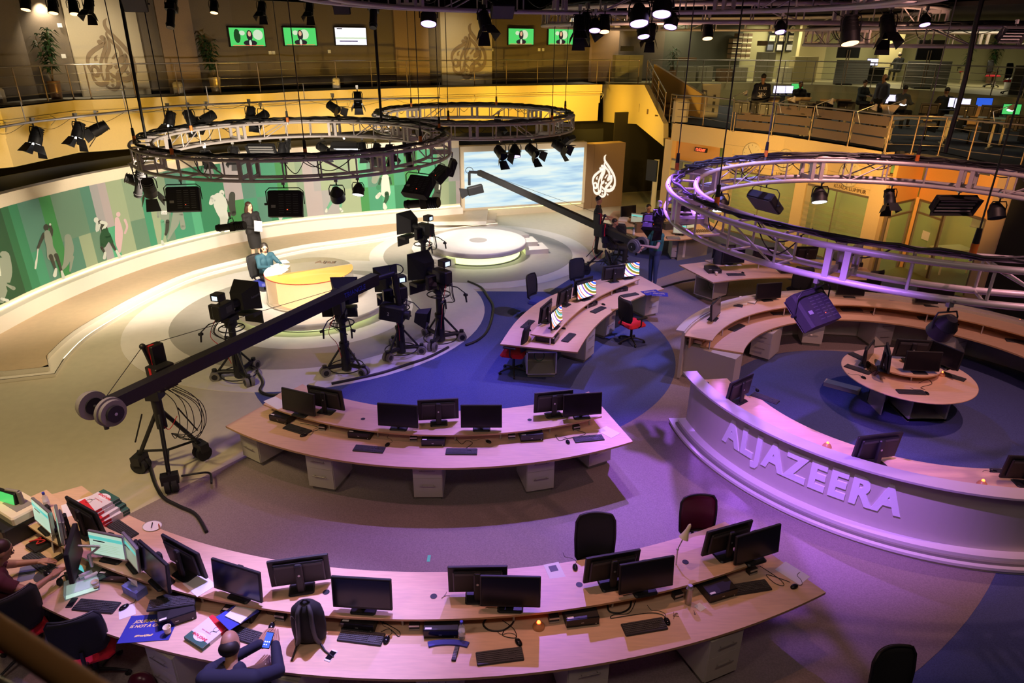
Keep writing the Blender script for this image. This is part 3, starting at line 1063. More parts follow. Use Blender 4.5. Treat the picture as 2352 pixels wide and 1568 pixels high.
mat('pilaster', (0.30, 0.21, 0.14), 0.8, noise=0.05)
for k, (x0, x1) in enumerate(((386, 462), (910, 985), (1352, 1412))):
 mb, a, b = panel(x0, x1, 'pilaster', off=0.2)
 struct('trim_%d' % (4 + k), mb)
for k, (x0, x1, lx0, ly0, ls_, lab) in enumerate((
  (182, 340, 160, 20, 7.84, 'cream wall panel with a large tan calligraphy emblem behind the balcony, beside the glass door'),
  (1013, 1127, 0, 0, 0, 'cream wall panel with a tan calligraphy emblem between the two groups of wall televisions'))):
 mb, a, b = panel(x0, x1, 'panel_cream', off=0.16)
 t = thing('emblem_panel', lab, 'wall panel', (0, 0, 0))
 obj('panel', mb, t)
 dv = (b - a)
 wlen = dv.length
 dv.normalize()
 nn = Vector((dv.y, -dv.x, 0))
 mid = a + dv * wlen * (0.53 if k else 0.50)
 hz = 2.08
 zb = 4.60 if k == 0 else 4.70
 sx = wlen / (1.0 if k == 0 else 1.0)

 def emk(x, y, lift=0.0, mid=mid, dv=dv, nn=nn, zb=zb, hz=hz, w=wlen):
  return mid + dv * ((x - 565) / 650 * w * 0.70) + Vector((0, 0, zb - mid.z + (1340 - y) / 1160 * hz)) + nn * (0.03 + lift)
 f = MB().use('tan_logo')
 emblem(f, emk, 0.0, 0.02)
 obj('emblem', f, t)

# ceilings
f = MB().use('ceiling_beige')
bi = offset(bw, -3.2)
f.add([(p[0], p[1], 7.35) for p in bw] + [(p[0], p[1], 7.2) for p in bi], [(i, i + 1, len(bw) + i + 1, len(bw) + i) for i in range(len(bw) - 1)])
struct('ceiling', f)
f = MB().use('ceiling_dark')
f.box(-22, 30, -3, 45, 9.2, 9.3)
struct('ceiling', f)
f = MB().use('ceiling_dark')
f.prism([(5.0, 34.0), (6.5, 26.5), (11.0, 19.5), (14, 14), (30, 10), (30, 44), (6, 44)], 7.0, 7.1)
struct('ceiling', f)
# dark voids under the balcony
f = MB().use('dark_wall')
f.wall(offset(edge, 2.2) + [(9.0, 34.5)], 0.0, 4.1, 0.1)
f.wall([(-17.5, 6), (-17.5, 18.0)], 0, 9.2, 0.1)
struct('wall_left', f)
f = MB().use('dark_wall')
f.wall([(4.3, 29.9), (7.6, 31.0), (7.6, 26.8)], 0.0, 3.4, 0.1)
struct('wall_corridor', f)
f = MB().use('black_soft')  # near-black sheet standing in for the unlit void behind the backdrop
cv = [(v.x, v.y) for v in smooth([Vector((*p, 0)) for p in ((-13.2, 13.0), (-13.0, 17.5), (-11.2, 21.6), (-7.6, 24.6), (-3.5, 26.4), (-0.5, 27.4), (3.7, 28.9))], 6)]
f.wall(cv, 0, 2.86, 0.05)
struct('wall_dark_void', f)
# outer shell of the hall
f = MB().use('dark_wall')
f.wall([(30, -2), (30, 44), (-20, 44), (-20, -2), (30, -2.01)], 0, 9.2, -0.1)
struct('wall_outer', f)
f = MB().use('olive_wall')
f.wall([(7.2, 35.4), (11.6, 37.6)], 4.4, 7.05, 0.1)
struct('wall_office', f)
mat('office_wall', (0.34, 0.32, 0.17), 0.7, noise=0.04)
f = MB().use('office_wall')
f.wall([(11.6, 37.6), (14.0, 38.2), (17.5, 37.8), (24, 36), (29, 33)], 4.4, 7.05, 0.1)
struct('wall_office', f)
mat('office_wall_pale', (0.62, 0.54, 0.28), 0.7)
f = MB().use('office_wall_pale')
f.wall([(14.2, 36.6), (15.6, 36.8)], 4.4, 7.05, 0.3)
f.wall([(18.2, 36.6), (19.2, 36.4)], 4.4, 7.05, 0.3)
struct('wall_office', f)

# upper office floor (4.4) and mezzanine floor (3.4)
uf = [(4.3, 33.3), (6.13, 33.2), (11.2, 34.2), (13.2, 33.4), (14.4, 32.6), (16.69, 29.6), (17.74, 26.6), (18.3, 24.0), (19, 20)]
f = MB().use('cream_paint')
mat('office_floor', (0.40, 0.36, 0.20), 0.6, noise=0.05)
f.use('office_floor')
f.prism(uf + [(30, 20), (30, 44), (4.3, 44)], 4.1, 4.4)
struct('floor', f)
f = MB().use('office_wall')
f.wall(uf[1:][::-1], 3.4, 4.1, 0.02)
struct('wall_office', f)
MZ = [(5.88, 26.05), (7.45, 23.8), (8.66, 22.5), (9.5, 20.7), (10.2, 19.05), (10.75, 19.3), (11.35, 18.4), (12.3, 16.6), (13.6, 14.2), (15.2, 10)]
mat('mezz_floor', (0.07, 0.075, 0.10), 0.9, noise=0.1)
f = MB().use('mezz_floor')
f.prism(MZ + [(30, 10), (30, 34), (6.4, 34), (6.4, 29.5)], 3.1, 3.4)
struct('floor', f)

# ---------------------------------------------------------------- stair between balcony and mezzanine
st = MB().use('brown')
for i in range(6):
 a = Vector((4.55, 32.9)) + (Vector((5.75, 26.9)) - Vector((4.55, 32.9))) * ((i + 1) / 7)
 st.at((a.x, a.y, 0), (0, 0, R(-10)))
 st.box(-0.05, 1.25, -0.45, 0.45, 3.5, 4.24 - i * 0.14)
st.at()
struct('trim_stair', st)
f = MB().use('pilaster')
mat('parapet', (0.62, 0.40, 0.20), 0.7)
f = MB().use('parapet')
PP = [(6.0, 33.0), (7.2, 27.2)]
poly_on(PP, [(1502, 147), (1612, 216), (1607, 270), (1560, 262), (1497, 215)], f, 0, 0.12)
struct('wall_parapet', f)

# ---------------------------------------------------------------- clock building
BWL = [(5.88, 26.05), (7.30, 24.0)]
CW = [(7.30, 24.0), (8.66, 22.3), (9.5, 20.6), (10.25, 19.0)]
mat('clock_wall', (0.80, 0.62, 0.36), 0.6, noise=0.02)
f = MB().use('clock_wall')
f.wall(offset(BWL + CW[1:], -0.02), 2.78, 3.4, 0.3)
f.wall(CW, 2.1, 2.80, 0.25)
struct('wall_clock', f)
f = MB().use('orange_paint')
poly_on([(5.95, 26.3), (7.5, 24.1)], [(1534, 316), (1656, 327), (1650, 380), (1532, 366)], f)
struct('wall_recess', f)


def column(x0, x1, path, z0=0.0, z1=2.8, off=0.03, t=0.3, m='clock_wall', y=480):
 a, d = onwall(path, x0, y)
 b, d = onwall(path, x1, y)
 mb = MB().use(m)
 n = Vector((d.y, -d.x, 0)) * off
 mb.wall([(a.x + n.x, a.y + n.y), (b.x + n.x, b.y + n.y)], z0, z1, t)
 return mb


struct('trim_7', column(1514, 1530, BWL))
struct('trim_8', column(1646, 1666, CW))
struct('trim_9', column(1818, 1843, CW))
struct('trim_10', column(1991, 2026, CW, t=0.5))
# glazing of the ground-floor rooms
for k, (x0, x1, path) in enumerate(((1531, 1645, BWL), (1668, 1817, CW), (1845, 1990, CW))):
 a, d = onwall(path, x0, 480)
 b, d2 = onwall(path, x1, 480)
 g = MB().use('glass')
 g.wall([(a.x, a.y), (b.x, b.y)], 0.0, 2.15 if k else 2.1, 0.02)
 o = struct('window_%d' % (k + 1), g)
 fr = MB().use('steel_brown')
 fr.wall([(a.x, a.y), (b.x, b.y)], 2.08, 2.14, 0.05)
 fr.wall([(a.x, a.y), (b.x, b.y)], 0.0, 0.05, 0.05)
 c = (a + b) / 2
 dd = (b - a).normalized() * 0.012
 fr.wall([(c.x - dd.x, c.y - dd.y), (c.x + dd.x, c.y + dd.y)], 0.0, 2.1, 0.03)
 if k == 0:
  fr.wall([(a.x, a.y), (b.x, b.y)], 1.72, 1.78, 0.05)
 obj('window_frame', fr, o)
 if k:
  fs = MB().use('glass_frost')
  mat('frost%d' % k, (0.5, 0.5, 0.3), 0.5, alpha=0.30)
  fs = MB().use('frost%d' % k)
  n = Vector((d.y, -d.x, 0)) * 0.01
  for z in (0.62, 0.80, 0.98, 1.16, 1.34, 1.50):
   fs.add([(a.x + n.x, a.y + n.y, z), (b.x + n.x, b.y + n.y, z), (b.x + n.x, b.y + n.y, z + 0.09), (a.x + n.x, a.y + n.y, z + 0.09)], [(0, 1, 2, 3)])
  obj('frosted_bands', fs, o)
# rooms behind the glass
f = MB().use('green_paint')
f.wall([(6.9, 28.0), (9.4, 26.6), (12.6, 23.0), (14.8, 20.2), (15.2, 17.4)], 0, 3.0, 0.1)
f.wall([(9.55, 21.2), (11.6, 23.9)], 0, 3.0, 0.06)
f.wall([(11.75, 19.6), (13.6, 21.6)], 0, 3.0, 0.06)
struct('wall_glass_rooms', f)
mat('room_floor', (0.22, 0.20, 0.07), 0.6, noise=0.1)
f = MB().use('room_floor')
f.prism([(5.9, 26.0), (7.4, 23.8), (8.7, 22.2), (10.3, 18.9), (12.1, 16.6), (15.2, 17.4), (14.8, 20.2), (12.6, 23.0), (9.4, 26.6), (6.9, 28)], 0.0, 0.014)
struct('floor', f)
# recess with the door, and the pillar
RW = [(10.42, 18.62), (11.62, 19.45)]
RW2 = [(11.66, 19.45), (12.02, 16.9)]
f = MB().use('orange_paint')
f.wall(RW, 2.05, 3.4, 0.1)
f.wall(RW2, 2.05, 3.4, 0.1)
struct('wall_recess', f)
f = MB().use('orange_paint')
f.wall([(11.60, 19.44), (11.68, 19.38)], 0, 2.1, 0.08)
struct('trim_11', f)
for k, (path, s0, s1, nm) in enumerate(((RW, 0.05, 0.93, 'door'), (RW2, 0.03, 0.42, 'door'), (RW2, 0.43, 0.98, 'window'))):
 a = Vector(path[0]) + (Vector(path[1]) - Vector(path[0])) * s0
 b = Vector(path[0]) + (Vector(path[1]) - Vector(path[0])) * s1
 d = (b - a).normalized() * 0.03
 g = MB().use('glass')
 g.wall([tuple(a), tuple(b)], 0, 2.05, 0.02)
 o = struct('%s_%d' % (nm, 4 + k), g)
 fr = MB().use('steel_brown')
 for p in (a, b):
  fr.wall([tuple(p - d), tuple(p + d)], 0, 2.06, 0.06)
 fr.wall([tuple(a), tuple(b)], 2.0, 2.07, 0.06)
 fr.wall([tuple(a), tuple(b)], 1.66 if k < 2 else 1.99, 1.71 if k < 2 else 2.0, 0.06)
 obj('%s_frame' % nm, fr, o)
f = MB().use('clock_wall')
mat('pillar_paint', (0.62, 0.46, 0.32), 0.6)
f = MB().use('pillar_paint')
f.wall([(12.02, 16.95), (11.93, 16.2)], 0, 3.4, 0.5)
struct('wall_pillar', f)
f = MB().use('black_soft')
f.wall([(11.95, 16.2), (12.5, 14.4), (14.5, 9.5)], 0, 3.4, 0.2)
struct('wall_right', f)
# ================================================================== DESKS
ZT, ZSH = 0.74, 0.90


def post_mb(pts, z0=ZT, z1=ZSH - 0.025, r=0.013):
 out = []
 for p in pts:
  out.append(MB().use('silver').cyl((p[0], p[1], z0), (p[0], p[1], z1), r, n=8))
 return out


def topmb(draw):
 return draw(MB().use('wood_edge'))


# front desk (nearest) and middle desk: arcs about one centre
t = thing('curved_desk', 'largest curved wooden newsroom desk nearest the camera with a raised monitor shelf', 'desk', (0, 0, 0), group=None)
obj('worktop', MB().sector(CC, 7.78, 9.15, -129.5, -61.4, ZT - 0.03, ZT, 90, b0=-126.5, b1=-62.2, top='wood', side='wood_edge'), t)
obj('raised_shelf', MB().sector(CC, 8.16, 8.60, -126.5, -63.6, ZSH - 0.025, ZSH, 90, top='wood', side='wood_edge'), t)
for a in (-121, -113, -105, -97.5, -90.5, -83, -76, -70, -64.8):
 for mbp in post_mb([(CC[0] + 8.52 * cos(R(a)), CC[1] + 8.52 * sin(R(a)))]):
  obj('shelf_post', mbp, t)
pn = MB().use('cabinet')
pn.sector(CC, 8.18, 8.20, -126, -64, ZT, ZSH - 0.025, 80)
obj('shelf_back_panel', pn, t)
for a in (-116.2, -96.2, -88.5, -74.2, -69.4, -78.0):
 c, s_ = cos(R(a)), sin(R(a))
 g = MB().use('black')
 g.lathe([(0.036, ZSH + 0.001), (0.036, ZSH + 0.003)], 14, (CC[0] + 8.30 * c, CC[1] + 8.30 * s_))
 obj('cable_hole', g, t)

t = thing('curved_desk', 'curved wooden desk in the middle of the floor with seven monitors on its raised shelf', 'desk', (0, 0, 0))
obj('worktop', MB().sector(CC, 4.22, 5.79, -125.2, -61.2, ZT - 0.03, ZT, 80, b0=-127.5, b1=-57, top='wood', side='wood_edge'), t)
obj('raised_shelf', MB().sector(CC, 4.66, 5.20, -123.6, -62.8, ZSH - 0.025, ZSH, 70, b0=-125.0, b1=-61.5, top='wood', side='wood_edge'), t)
for a in (-121.5, -110, -101, -95, -88, -80.5, -72, -64.5):
 for mbp in post_mb([(CC[0] + 5.1 * cos(R(a)), CC[1] + 5.1 * sin(R(a)))]):
  obj('shelf_post', mbp, t)
for a in (-104.5, -91.0, -75.0):
 g = MB().use('black')
 g.lathe([(0.034, ZSH + 0.001), (0.034, ZSH + 0.003)], 14, (CC[0] + 4.92 * cos(R(a)), CC[1] + 4.92 * sin(R(a))))
 obj('cable_hole', g, t)


def px2(pts, z):
 return [(W(x, y, z).x, W(x, y, z).y) for x, y in pts]


def round_poly(P, rad=0.06):
 """round the sharp corners of a plan polygon"""
 out = []
 n = len(P)
 for i in range(n):
  a, b, c = Vector(P[i - 1]), Vector(P[i]), Vector(P[(i + 1) % n])
  u, v = (a - b), (c - b)
  if u.angle(v) > R(150):
   out.append(tuple(b))
   continue
  r = min(rad, u.length / 3, v.length / 3)
  for k in range(5):
   s = k / 4
   p = b + u.normalized() * r * (1 - s) ** 2 + v.normalized() * r * s ** 2
   out.append(tuple(p))
 return out


def strip_top(A, B, z0, z1, name, parent):
 """a worktop bounded by two polylines of equal length"""
 mb = MB()
 n = len(A)
 vs = [(p[0], p[1], z1) for p in A + B] + [(p[0], p[1], z0) for p in A + B]
 mb.use('wood')
 mb.add(vs, [(i, i + 1, n + i + 1, n + i) for i in range(n - 1)] + [(2 * n + i + 1, 2 * n + i, 3 * n + i, 3 * n + i + 1) for i in range(n - 1)])
 mb.use('wood_edge')
 loop = list(range(n)) + list(range(2 * n - 1, n - 1, -1))
 mb.add(vs, [(loop[i], loop[(i + 1) % (2 * n)], 2 * n + loop[(i + 1) % (2 * n)], 2 * n + loop[i]) for i in range(2 * n)])
 return obj(name, mb, parent)


def curve2(P, k=16):
 return resample([(v.x, v.y) for v in smooth([Vector((*p, 0)) for p in P], 6)], k)


# third desk, behind the middle one
t = thing('curved_desk', 'curved wooden desk with striped screens standing between the middle desk and the round podium', 'desk', (0, 0, 0))
D3F = curve2([(1.24, 11.58), (1.54, 12.45), (1.94, 13.30), (2.46, 14.10), (3.0, 14.72), (3.62, 15.22)])
D3B = curve2([(-0.23, 11.93), (0.10, 13.15), (0.66, 14.36), (1.46, 15.28), (2.30, 15.98), (3.1, 16.45)])
strip_top(D3F, D3B, ZT - 0.03, ZT, 'worktop', t)
S3F = curve2([(0.78, 11.9), (1.09, 12.67), (1.51, 13.52), (2.13, 14.46), (3.07, 15.47)])
S3B = curve2([(0.36, 12.06), (0.68, 12.92), (1.12, 13.80), (1.78, 14.76), (2.76, 15.82)])
strip_top(S3F, S3B, ZSH - 0.025, ZSH, 'raised_shelf', t)
for k in (0, 4, 8, 12, 16):
 p = S3F[k]
 q = S3B[k]
 obj('shelf_post', MB().use('silver').cyl((p[0] * .9 + q[0] * .1, p[1] * .9 + q[1] * .1, ZT), (p[0] * .9 + q[0] * .1, p[1] * .9 + q[1] * .1, ZSH - .02), 0.014, n=8), t)

# fourth desk, before the glass rooms
t = thing('curved_desk', 'curved wooden desk with an open white end cabinet in front of the glass rooms', 'desk', (0, 0, 0))
D4F = curve2([(4.92, 15.72), (5.9, 16.05), (7.0, 16.15), (8.2, 15.95), (9.0, 15.6)])
D4B = curve2([(4.40, 17.12), (5.6, 17.55), (7.0, 17.75), (8.4, 17.45), (9.3, 17.0)])
strip_top(D4F, D4B, ZT - 0.03, ZT, 'worktop', t)
S4F = curve2([(5.25, 16.55), (6.1, 16.75), (7.1, 16.85), (8.1, 16.65), (8.8, 16.4)])
S4B = curve2([(5.05, 17.05), (6.0, 17.25), (7.1, 17.35), (8.2, 17.15), (8.95, 16.9)])
strip_top(S4F, S4B, ZSH - 0.025, ZSH, 'raised_shelf', t)
for k in (0, 5, 10, 15):
 p = S4F[k]
 obj('shelf_post', MB().use('silver').cyl((p[0] + .03, p[1] + .04, ZT), (p[0] + .03, p[1] + .04, ZSH - .02), 0.014, n=8), t)

# technicians' desk by the emblem wall
t = thing('curved_desk', 'cluttered round-edged technicians desk beside the emblem wall', 'desk', (0, 0, 0))
P5 = px2([(1395, 500), (1412, 520), (1436, 533), (1475, 545), (1520, 551), (1568, 550), (1608, 545), (1640, 536), (1660, 524), (1600, 492), (1540, 500), (1490, 496), (1440, 484), (1410, 484)], ZT)
obj('worktop', MB().prism(round_poly(P5), ZT - 0.03, ZT, top='wood', side='wood_edge'), t)
q = px2([(1640, 536), (1660, 524), (1600, 492)], ZT)
obj('support_panel', MB().use('cabinet_dark').wall(px2([(1628, 532), (1560, 544)], ZT), 0, ZT - 0.03, 0.03), t)

# ---- ring-shaped counter: lettered front half and back half
FC, BC = (6.65, 10.47), (6.95, 10.12)
t = thing('ring_counter', 'lettered front half of the ring-shaped white counter with a metal rim', 'counter', (0, 0, 0))
A0, A1 = 186, 345
obj('front_panel', MB().use('cabinet').sector(FC, 3.60, 3.66, A0, A1, 0.16, 1.07, 80), t)
obj('top_rim', MB().use('alu').sector(FC, 3.58, 3.82, A0, A1, 1.07, 1.10, 80), t)
obj('lit_ledge', MB().use('white_paint').sector(FC, 3.60, 3.80, A0, A1, 0.13, 0.18, 80), t)
obj('plinth_groove', MB().use('cabinet_dark').sector(FC, 3.60, 3.84, A0, A1, 0.09, 0.13, 80), t)
obj('lower_ledge', MB().use('white_paint').sector(FC, 3.60, 3.90, A0 - 3, A1, 0.05, 0.09, 80), t)
obj('plinth', MB().use('cabinet').sector(FC, 3.55, 3.88, A0 - 3, A1, 0.0, 0.05, 80), t)
obj('shelf', MB().sector(FC, 3.06, 3.58, A0 + 1, A1, 0.94, 0.965, 80, top='wood', side='wood_edge'), t)
obj('worktop', MB().sector(FC, 2.62, 3.58, A0 + 6, A1, ZT - 0.03, ZT, 80, top='wood', side='wood_edge'), t)
obj('end_panel', MB().use('cabinet').at((0, 0, 0)).prism([(FC[0] + r_ * cos(R(A0 + d_)), FC[1] + r_ * sin(R(A0 + d_))) for r_, d_ in ((3.06, 0.6), (3.66, 0), (3.66, 0.6), (3.06, 1.2))], 0.02, 0.94), t)
for k, a in enumerate((189, 202, 215.5, 228, 243, 262, 274)):
 g = MB().use('black')
 g.lathe([(0.034, 0.966), (0.034, 0.968)], 14, (FC[0] + 3.46 * cos(R(a)), FC[1] + 3.46 * sin(R(a))))
 obj('cable_hole', g, t)
# raised lettering, each glyph laid round the panel
me = text_mesh('ALJAZEERA', 0.50, 'alu', bold=0.022, spacing=1.2)
mat('letter_alu', (0.88, 0.86, 0.88), 0.5, 0.0)
me.materials.clear()
me.materials.append(M('letter_alu'))
xs = [v.co.x for v in me.vertices]
wx = max(xs) - min(xs)
pa = [onwall([(p[0], p[1]) for p in arcpts(FC, 3.66, 180, 300, 60)], 1662, 1000)[0], onwall([(p[0], p[1]) for p in arcpts(FC, 3.66, 180, 300, 60)], 2078, 1150)[0]]
aa = [math.degrees(math.atan2(p.y - FC[1], p.x - FC[0])) % 360 for p in pa]
vs, fs = [], []
nv = len(me.vertices)
for r_ in (3.685, 3.66):
 for v in me.vertices:
  a = aa[0] + (v.co.x - min(xs)) / wx * (aa[1] - aa[0])
  vs.append((FC[0] + r_ * cos(R(a)), FC[1] + r_ * sin(R(a)), 0.655 + v.co.y * 1.14))
lm = MB().use('letter_alu')
lm.add(vs, [tuple(p.vertices) for p in me.polygons])
ec = {}
for p in me.polygons:
 for k in p.edge_keys:
  ec[k] = ec.get(k, 0) + 1
lm.add(vs, [(a, b, nv + b, nv + a) for (a, b), c in ec.items() if c == 1])
obj('lettering', lm, t)
ARC = arcpts(FC, 3.68, 180, 300, 60)


def emf(x, y, lift=0.0):
 a = 286.2 + (x - 565) / 650 * 6.6
 return Vector((FC[0] + (3.665 + lift) * cos(R(a)), FC[1] + (3.665 + lift) * sin(R(a)), 0.30 + (1340 - y) / 1160 * 0.62))


f = MB().use('alu')
emblem(f, emf, 0.004)
obj('emblem', f, t)

t = thing('ring_counter', 'back half of the ring-shaped counter with drawer cabinets and monitors on its shelf', 'counter', (0, 0, 0))
B0, B1 = 154, 8
obj('outer_panel', MB().use('cabinet').sector(BC, 4.04, 4.10, B0, B1, 0.05, 1.02, 80), t)
obj('top_rim', MB().use('alu').sector(BC, 4.06, 4.22, B0, B1, 1.02, 1.05, 80), t)
obj('shelf', MB().sector(BC, 3.52, 4.06, B0, B1, 0.94, 0.965, 80, top='wood', side='wood_edge'), t)
obj('worktop', MB().sector((7.0, 10.5), 2.84, 3.64, B0 + 3, B1 + 2, ZT - 0.03, ZT, 80, top='wood', side='wood_edge'), t)
obj('shelf_back', MB().use('wood_edge').sector(BC, 3.92, 3.95, B0, B1, ZT - 0.01, 0.94, 80), t)
for a in (152, 140, 124, 108, 92, 76, 60, 44):
 obj('shelf_post', MB().use('silver').cyl((BC[0] + 3.58 * cos(R(a)), BC[1] + 3.58 * sin(R(a)), ZT - .02), (BC[0] + 3.58 * cos(R(a)), BC[1] + 3.58 * sin(R(a)), 0.94), 0.014, n=8), t)
pe = px2([(1564, 770), (1690, 812)], ZT)
obj('end_panel', MB().use('cabinet').wall(px2([(1566, 800), (1688, 836)], 0.6), 0.06, ZT - 0.04, 0.35), t)
obj('end_plinth', MB().use('cabinet_dark').wall(px2([(1572, 802), (1684, 836)], 0.6), 0.0, 0.06, 0.3), t)
obj('end_shelf', MB().use('wood').wall(px2([(1567, 796), (1610, 806)], 0.6), ZT, 0.80, 0.3), t)

# round table inside the ring
t = thing('round_table', 'round wooden table inside the ring counter with a small raised round shelf', 'table', (7.05, 10.77, 0))
obj('tabletop', MB().use('wood').lathe([(1.06, ZT - 0.03), (1.08, ZT - 0.02), (1.08, ZT - 0.005), (1.07, ZT)], 56, (0, 0)), t)
obj('raised_shelf', MB().use('wood').sector((0, 0.22), 0.06, 0.62, 0, 359.9, 0.86, 0.885, 48, top='wood', side='wood_edge'), t)
for a in (20, 140, 260):
 obj('shelf_post', MB().use('silver').cyl((0.5 * cos(R(a)), 0.22 + 0.5 * sin(R(a)), ZT), (0.5 * cos(R(a)), 0.22 + 0.5 * sin(R(a)), 0.86), 0.014, n=8), t)
bp = MB().use('cabinet')
bp.box(-0.05, 0.62, -0.42, -0.40, 0.02, 0.06)
bp.box(-0.05, -0.02, -0.42, 0.3, 0.0, ZT - .03).box(0.60, 0.63, -0.42, 0.3, 0, ZT - .03).box(-0.05, 0.63, 0.28, 0.30, 0, ZT - .03).box(-0.05, 0.63, -0.42, 0.3, 0.02, 0.06)
bp.box(-0.42, -0.40, -0.2, 0.3, 0, ZT - .03).box(-0.42, -0.05, 0.28, 0.3, 0, ZT - .03)
obj('base_cabinet', bp, t)
# presenters' glass desk on its round riser
t = thing('stage_riser', 'round white riser under the presenters desk with a lit recess', 'platform', (0, 0, 0))
RS = (-4.90, 15.72)
obj('lit_recess', MB().use('led_green').lathe([(1.48, 0.02), (1.50, 0.14)], 60, (RS[0], RS[1] - 0.1)), t)
obj('recess_base', MB().use('black').lathe([(1.52, 0.0), (1.52, 0.02)], 60, (RS[0], RS[1] - 0.1)), t)
obj('top_disc', MB().use('vinyl_white').lathe([(1.86, 0.15), (1.88, 0.17), (1.88, 0.28), (1.86, 0.30)], 72, RS), t)
sp = px2([(850, 647), (920, 663), (900, 700), (830, 672)], 0.14)
obj('side_step', MB().use('white_paint').prism([(-3.35, 15.35), (-2.75, 15.1), (-2.65, 16.0), (-3.3, 16.3)], 0.0, 0.15), t)
t = thing('presenter_desk', 'glowing drum-shaped glass presenters desk with an amber glass top', 'desk', (-4.93, 15.62, 0.30))
r0 = 1.04
g = MB().use('glow_desk')
g.sector((0, 0), 0.80, 0.82, 190, 368, 0.0, 0.64, 40)
obj('glowing_core', g, t)
g = MB().use('glass_clear')
g.sector((0, 0), r0 - 0.02, r0, 184, 385, 0.0, 0.70, 50)
obj('glass_front', g, t)
obj('rim_line', MB().use('red').sector((0, 0), r0, r0 + 0.006, 196, 330, 0.685, 0.70, 50), t)
obj('base_ring', MB().use('cabinet').sector((0, 0), r0 - 0.05, r0 + 0.03, 184, 385, 0.0, 0.04, 50), t)
g = MB().use('glass_orange')
P = [(cos(R(a)) * r0, sin(R(a)) * r0) for a in range(208, 392, 6)]
g.prism(P, 0.70, 0.712)
obj('amber_glass_top', g, t)
obj('clear_glass_top', MB().use('glass_tint').prism([(cos(R(a)) * r0, sin(R(a)) * r0) for a in range(32, 150, 6)] + [(-0.9, 0.2), (-0.6, -0.5)], 0.705, 0.715), t)
g = MB().use('white_paint')
g.prism([(cos(R(a)) * r0, sin(R(a)) * r0) for a in range(152, 216, 6)] + [(-0.55, -0.35), (-0.55, 0.3)], 0.0, 0.72)
obj('side_counter', g, t)
mm = text_mesh('Aljaz', 0.26, 'steel_brown', 0.01)
o = obj('etched_emblem', mm, t, (0.25, 0.62, 0.72))

# podium
t = thing('stage_podium', 'low round white podium with steps and a lit recess before the video wall', 'platform', (0, 0, 0))
obj('lit_recess', MB().use('led_green').lathe([(1.30, 0.03), (1.32, 0.26)], 64, (PD[0], PD[1] - 0.1)), t)
obj('recess_base', MB().use('black').lathe([(1.35, 0.0), (1.35, 0.025)], 64, (PD[0], PD[1] - 0.1)), t)
obj('top_disc', MB().use('vinyl_white').lathe([(1.47, 0.27), (1.50, 0.29), (1.50, 0.42), (1.47, 0.43)], 80, (PD[0], PD[1] - 0.10)), t)
obj('centre_spot', MB().use('vinyl_grey').lathe([(0.28, 0.4305), (0.28, 0.433)], 32, (PD[0], PD[1] - 0.08)), t)
obj('low_step', MB().use('vinyl_white').prism([(PD[0] - 0.45 + 1.62 * cos(R(a)), PD[1] - 0.08 + 1.50 * sin(R(a))) for a in range(100, 262, 6)] + [(PD[0] - 0.5, PD[1] - 1.1), (PD[0] - 0.4, PD[1] + 0.9)], 0.0, 0.20, side='white_paint'), t)
obj('upper_step', MB().use('vinyl_white').prism([(PD[0] - 0.25 + 1.42 * cos(R(a)), PD[1] + 0.05 + 1.40 * sin(R(a))) for a in range(60, 235, 6)] + [(PD[0] - 0.3, PD[1] - 0.9), (PD[0] + 0.3, PD[1] + 0.9)], 0.20, 0.34, side='white_paint'), t)
obj('rear_ledge', MB().use('vinyl_grey').prism([(PD[0] + 0.1 + 1.60 * cos(R(a)), PD[1] + 0.22 + 1.52 * sin(R(a))) for a in range(20, 172, 6)] + [(PD[0], PD[1])], 0.0, 0.40, side='white_paint'), t)
obj('side_step', MB().use('white_paint').at((PD[0] + 1.55, PD[1] + 0.55, 0), (0, 0, R(14))).box(-0.3, 0.25, -0.35, 0.3, 0, 0.30), t)
obj('side_step', MB().use('white_paint').at((PD[0] + 1.80, PD[1] + 0.15, 0), (0, 0, R(14))).box(-0.4, 0.35, -0.3, 0.45, 0, 0.16), t)


# ================================================================== DRAWER CABINETS
def build_ped(w=0.42, d=0.55, h=0.66, dark=False, nd=2):
 t = thing('drawer_cabinet', '', 'drawer cabinet')
 obj('body', MB().use('cabinet').box(-w / 2, w / 2, 0, d, 0.07, h), t)
 obj('plinth', MB().use('cabinet_dark').box(-w / 2 + .03, w / 2 - .03, 0.03, d - .02, 0, 0.07), t)
 for i in range(nd):
  z0 = 0.08 + i * (0.33 if nd == 2 else 0.19)
  z1 = z0 + (0.325 if i == 0 else h - z0 - .01)
  o = obj('drawer', MB().use('cabinet').box(-w / 2 + .006, w / 2 - .006, -0.018, 0, z0, min(z1, h - .006)), t)
  zm = z1 - 0.12 if i == 0 else z0 + 0.13
  obj('handle', MB().use('steel').cyl((-0.11, -0.045, zm), (0.11, -0.045, zm), 0.006, n=6).cyl((-0.08, -0.045, zm), (-0.08, -0.018, zm), 0.004, n=5).cyl((0.08, -0.045, zm), (0.08, -0.018, zm), 0.004, n=5), o)
 sp = MB().use('steel')
 for x in (-w / 2 + .06, w / 2 - .06):
  sp.cyl((x, .08, h), (x, .08, h + .045), .012, n=6)
 obj('spacer', sp, t)
 return t


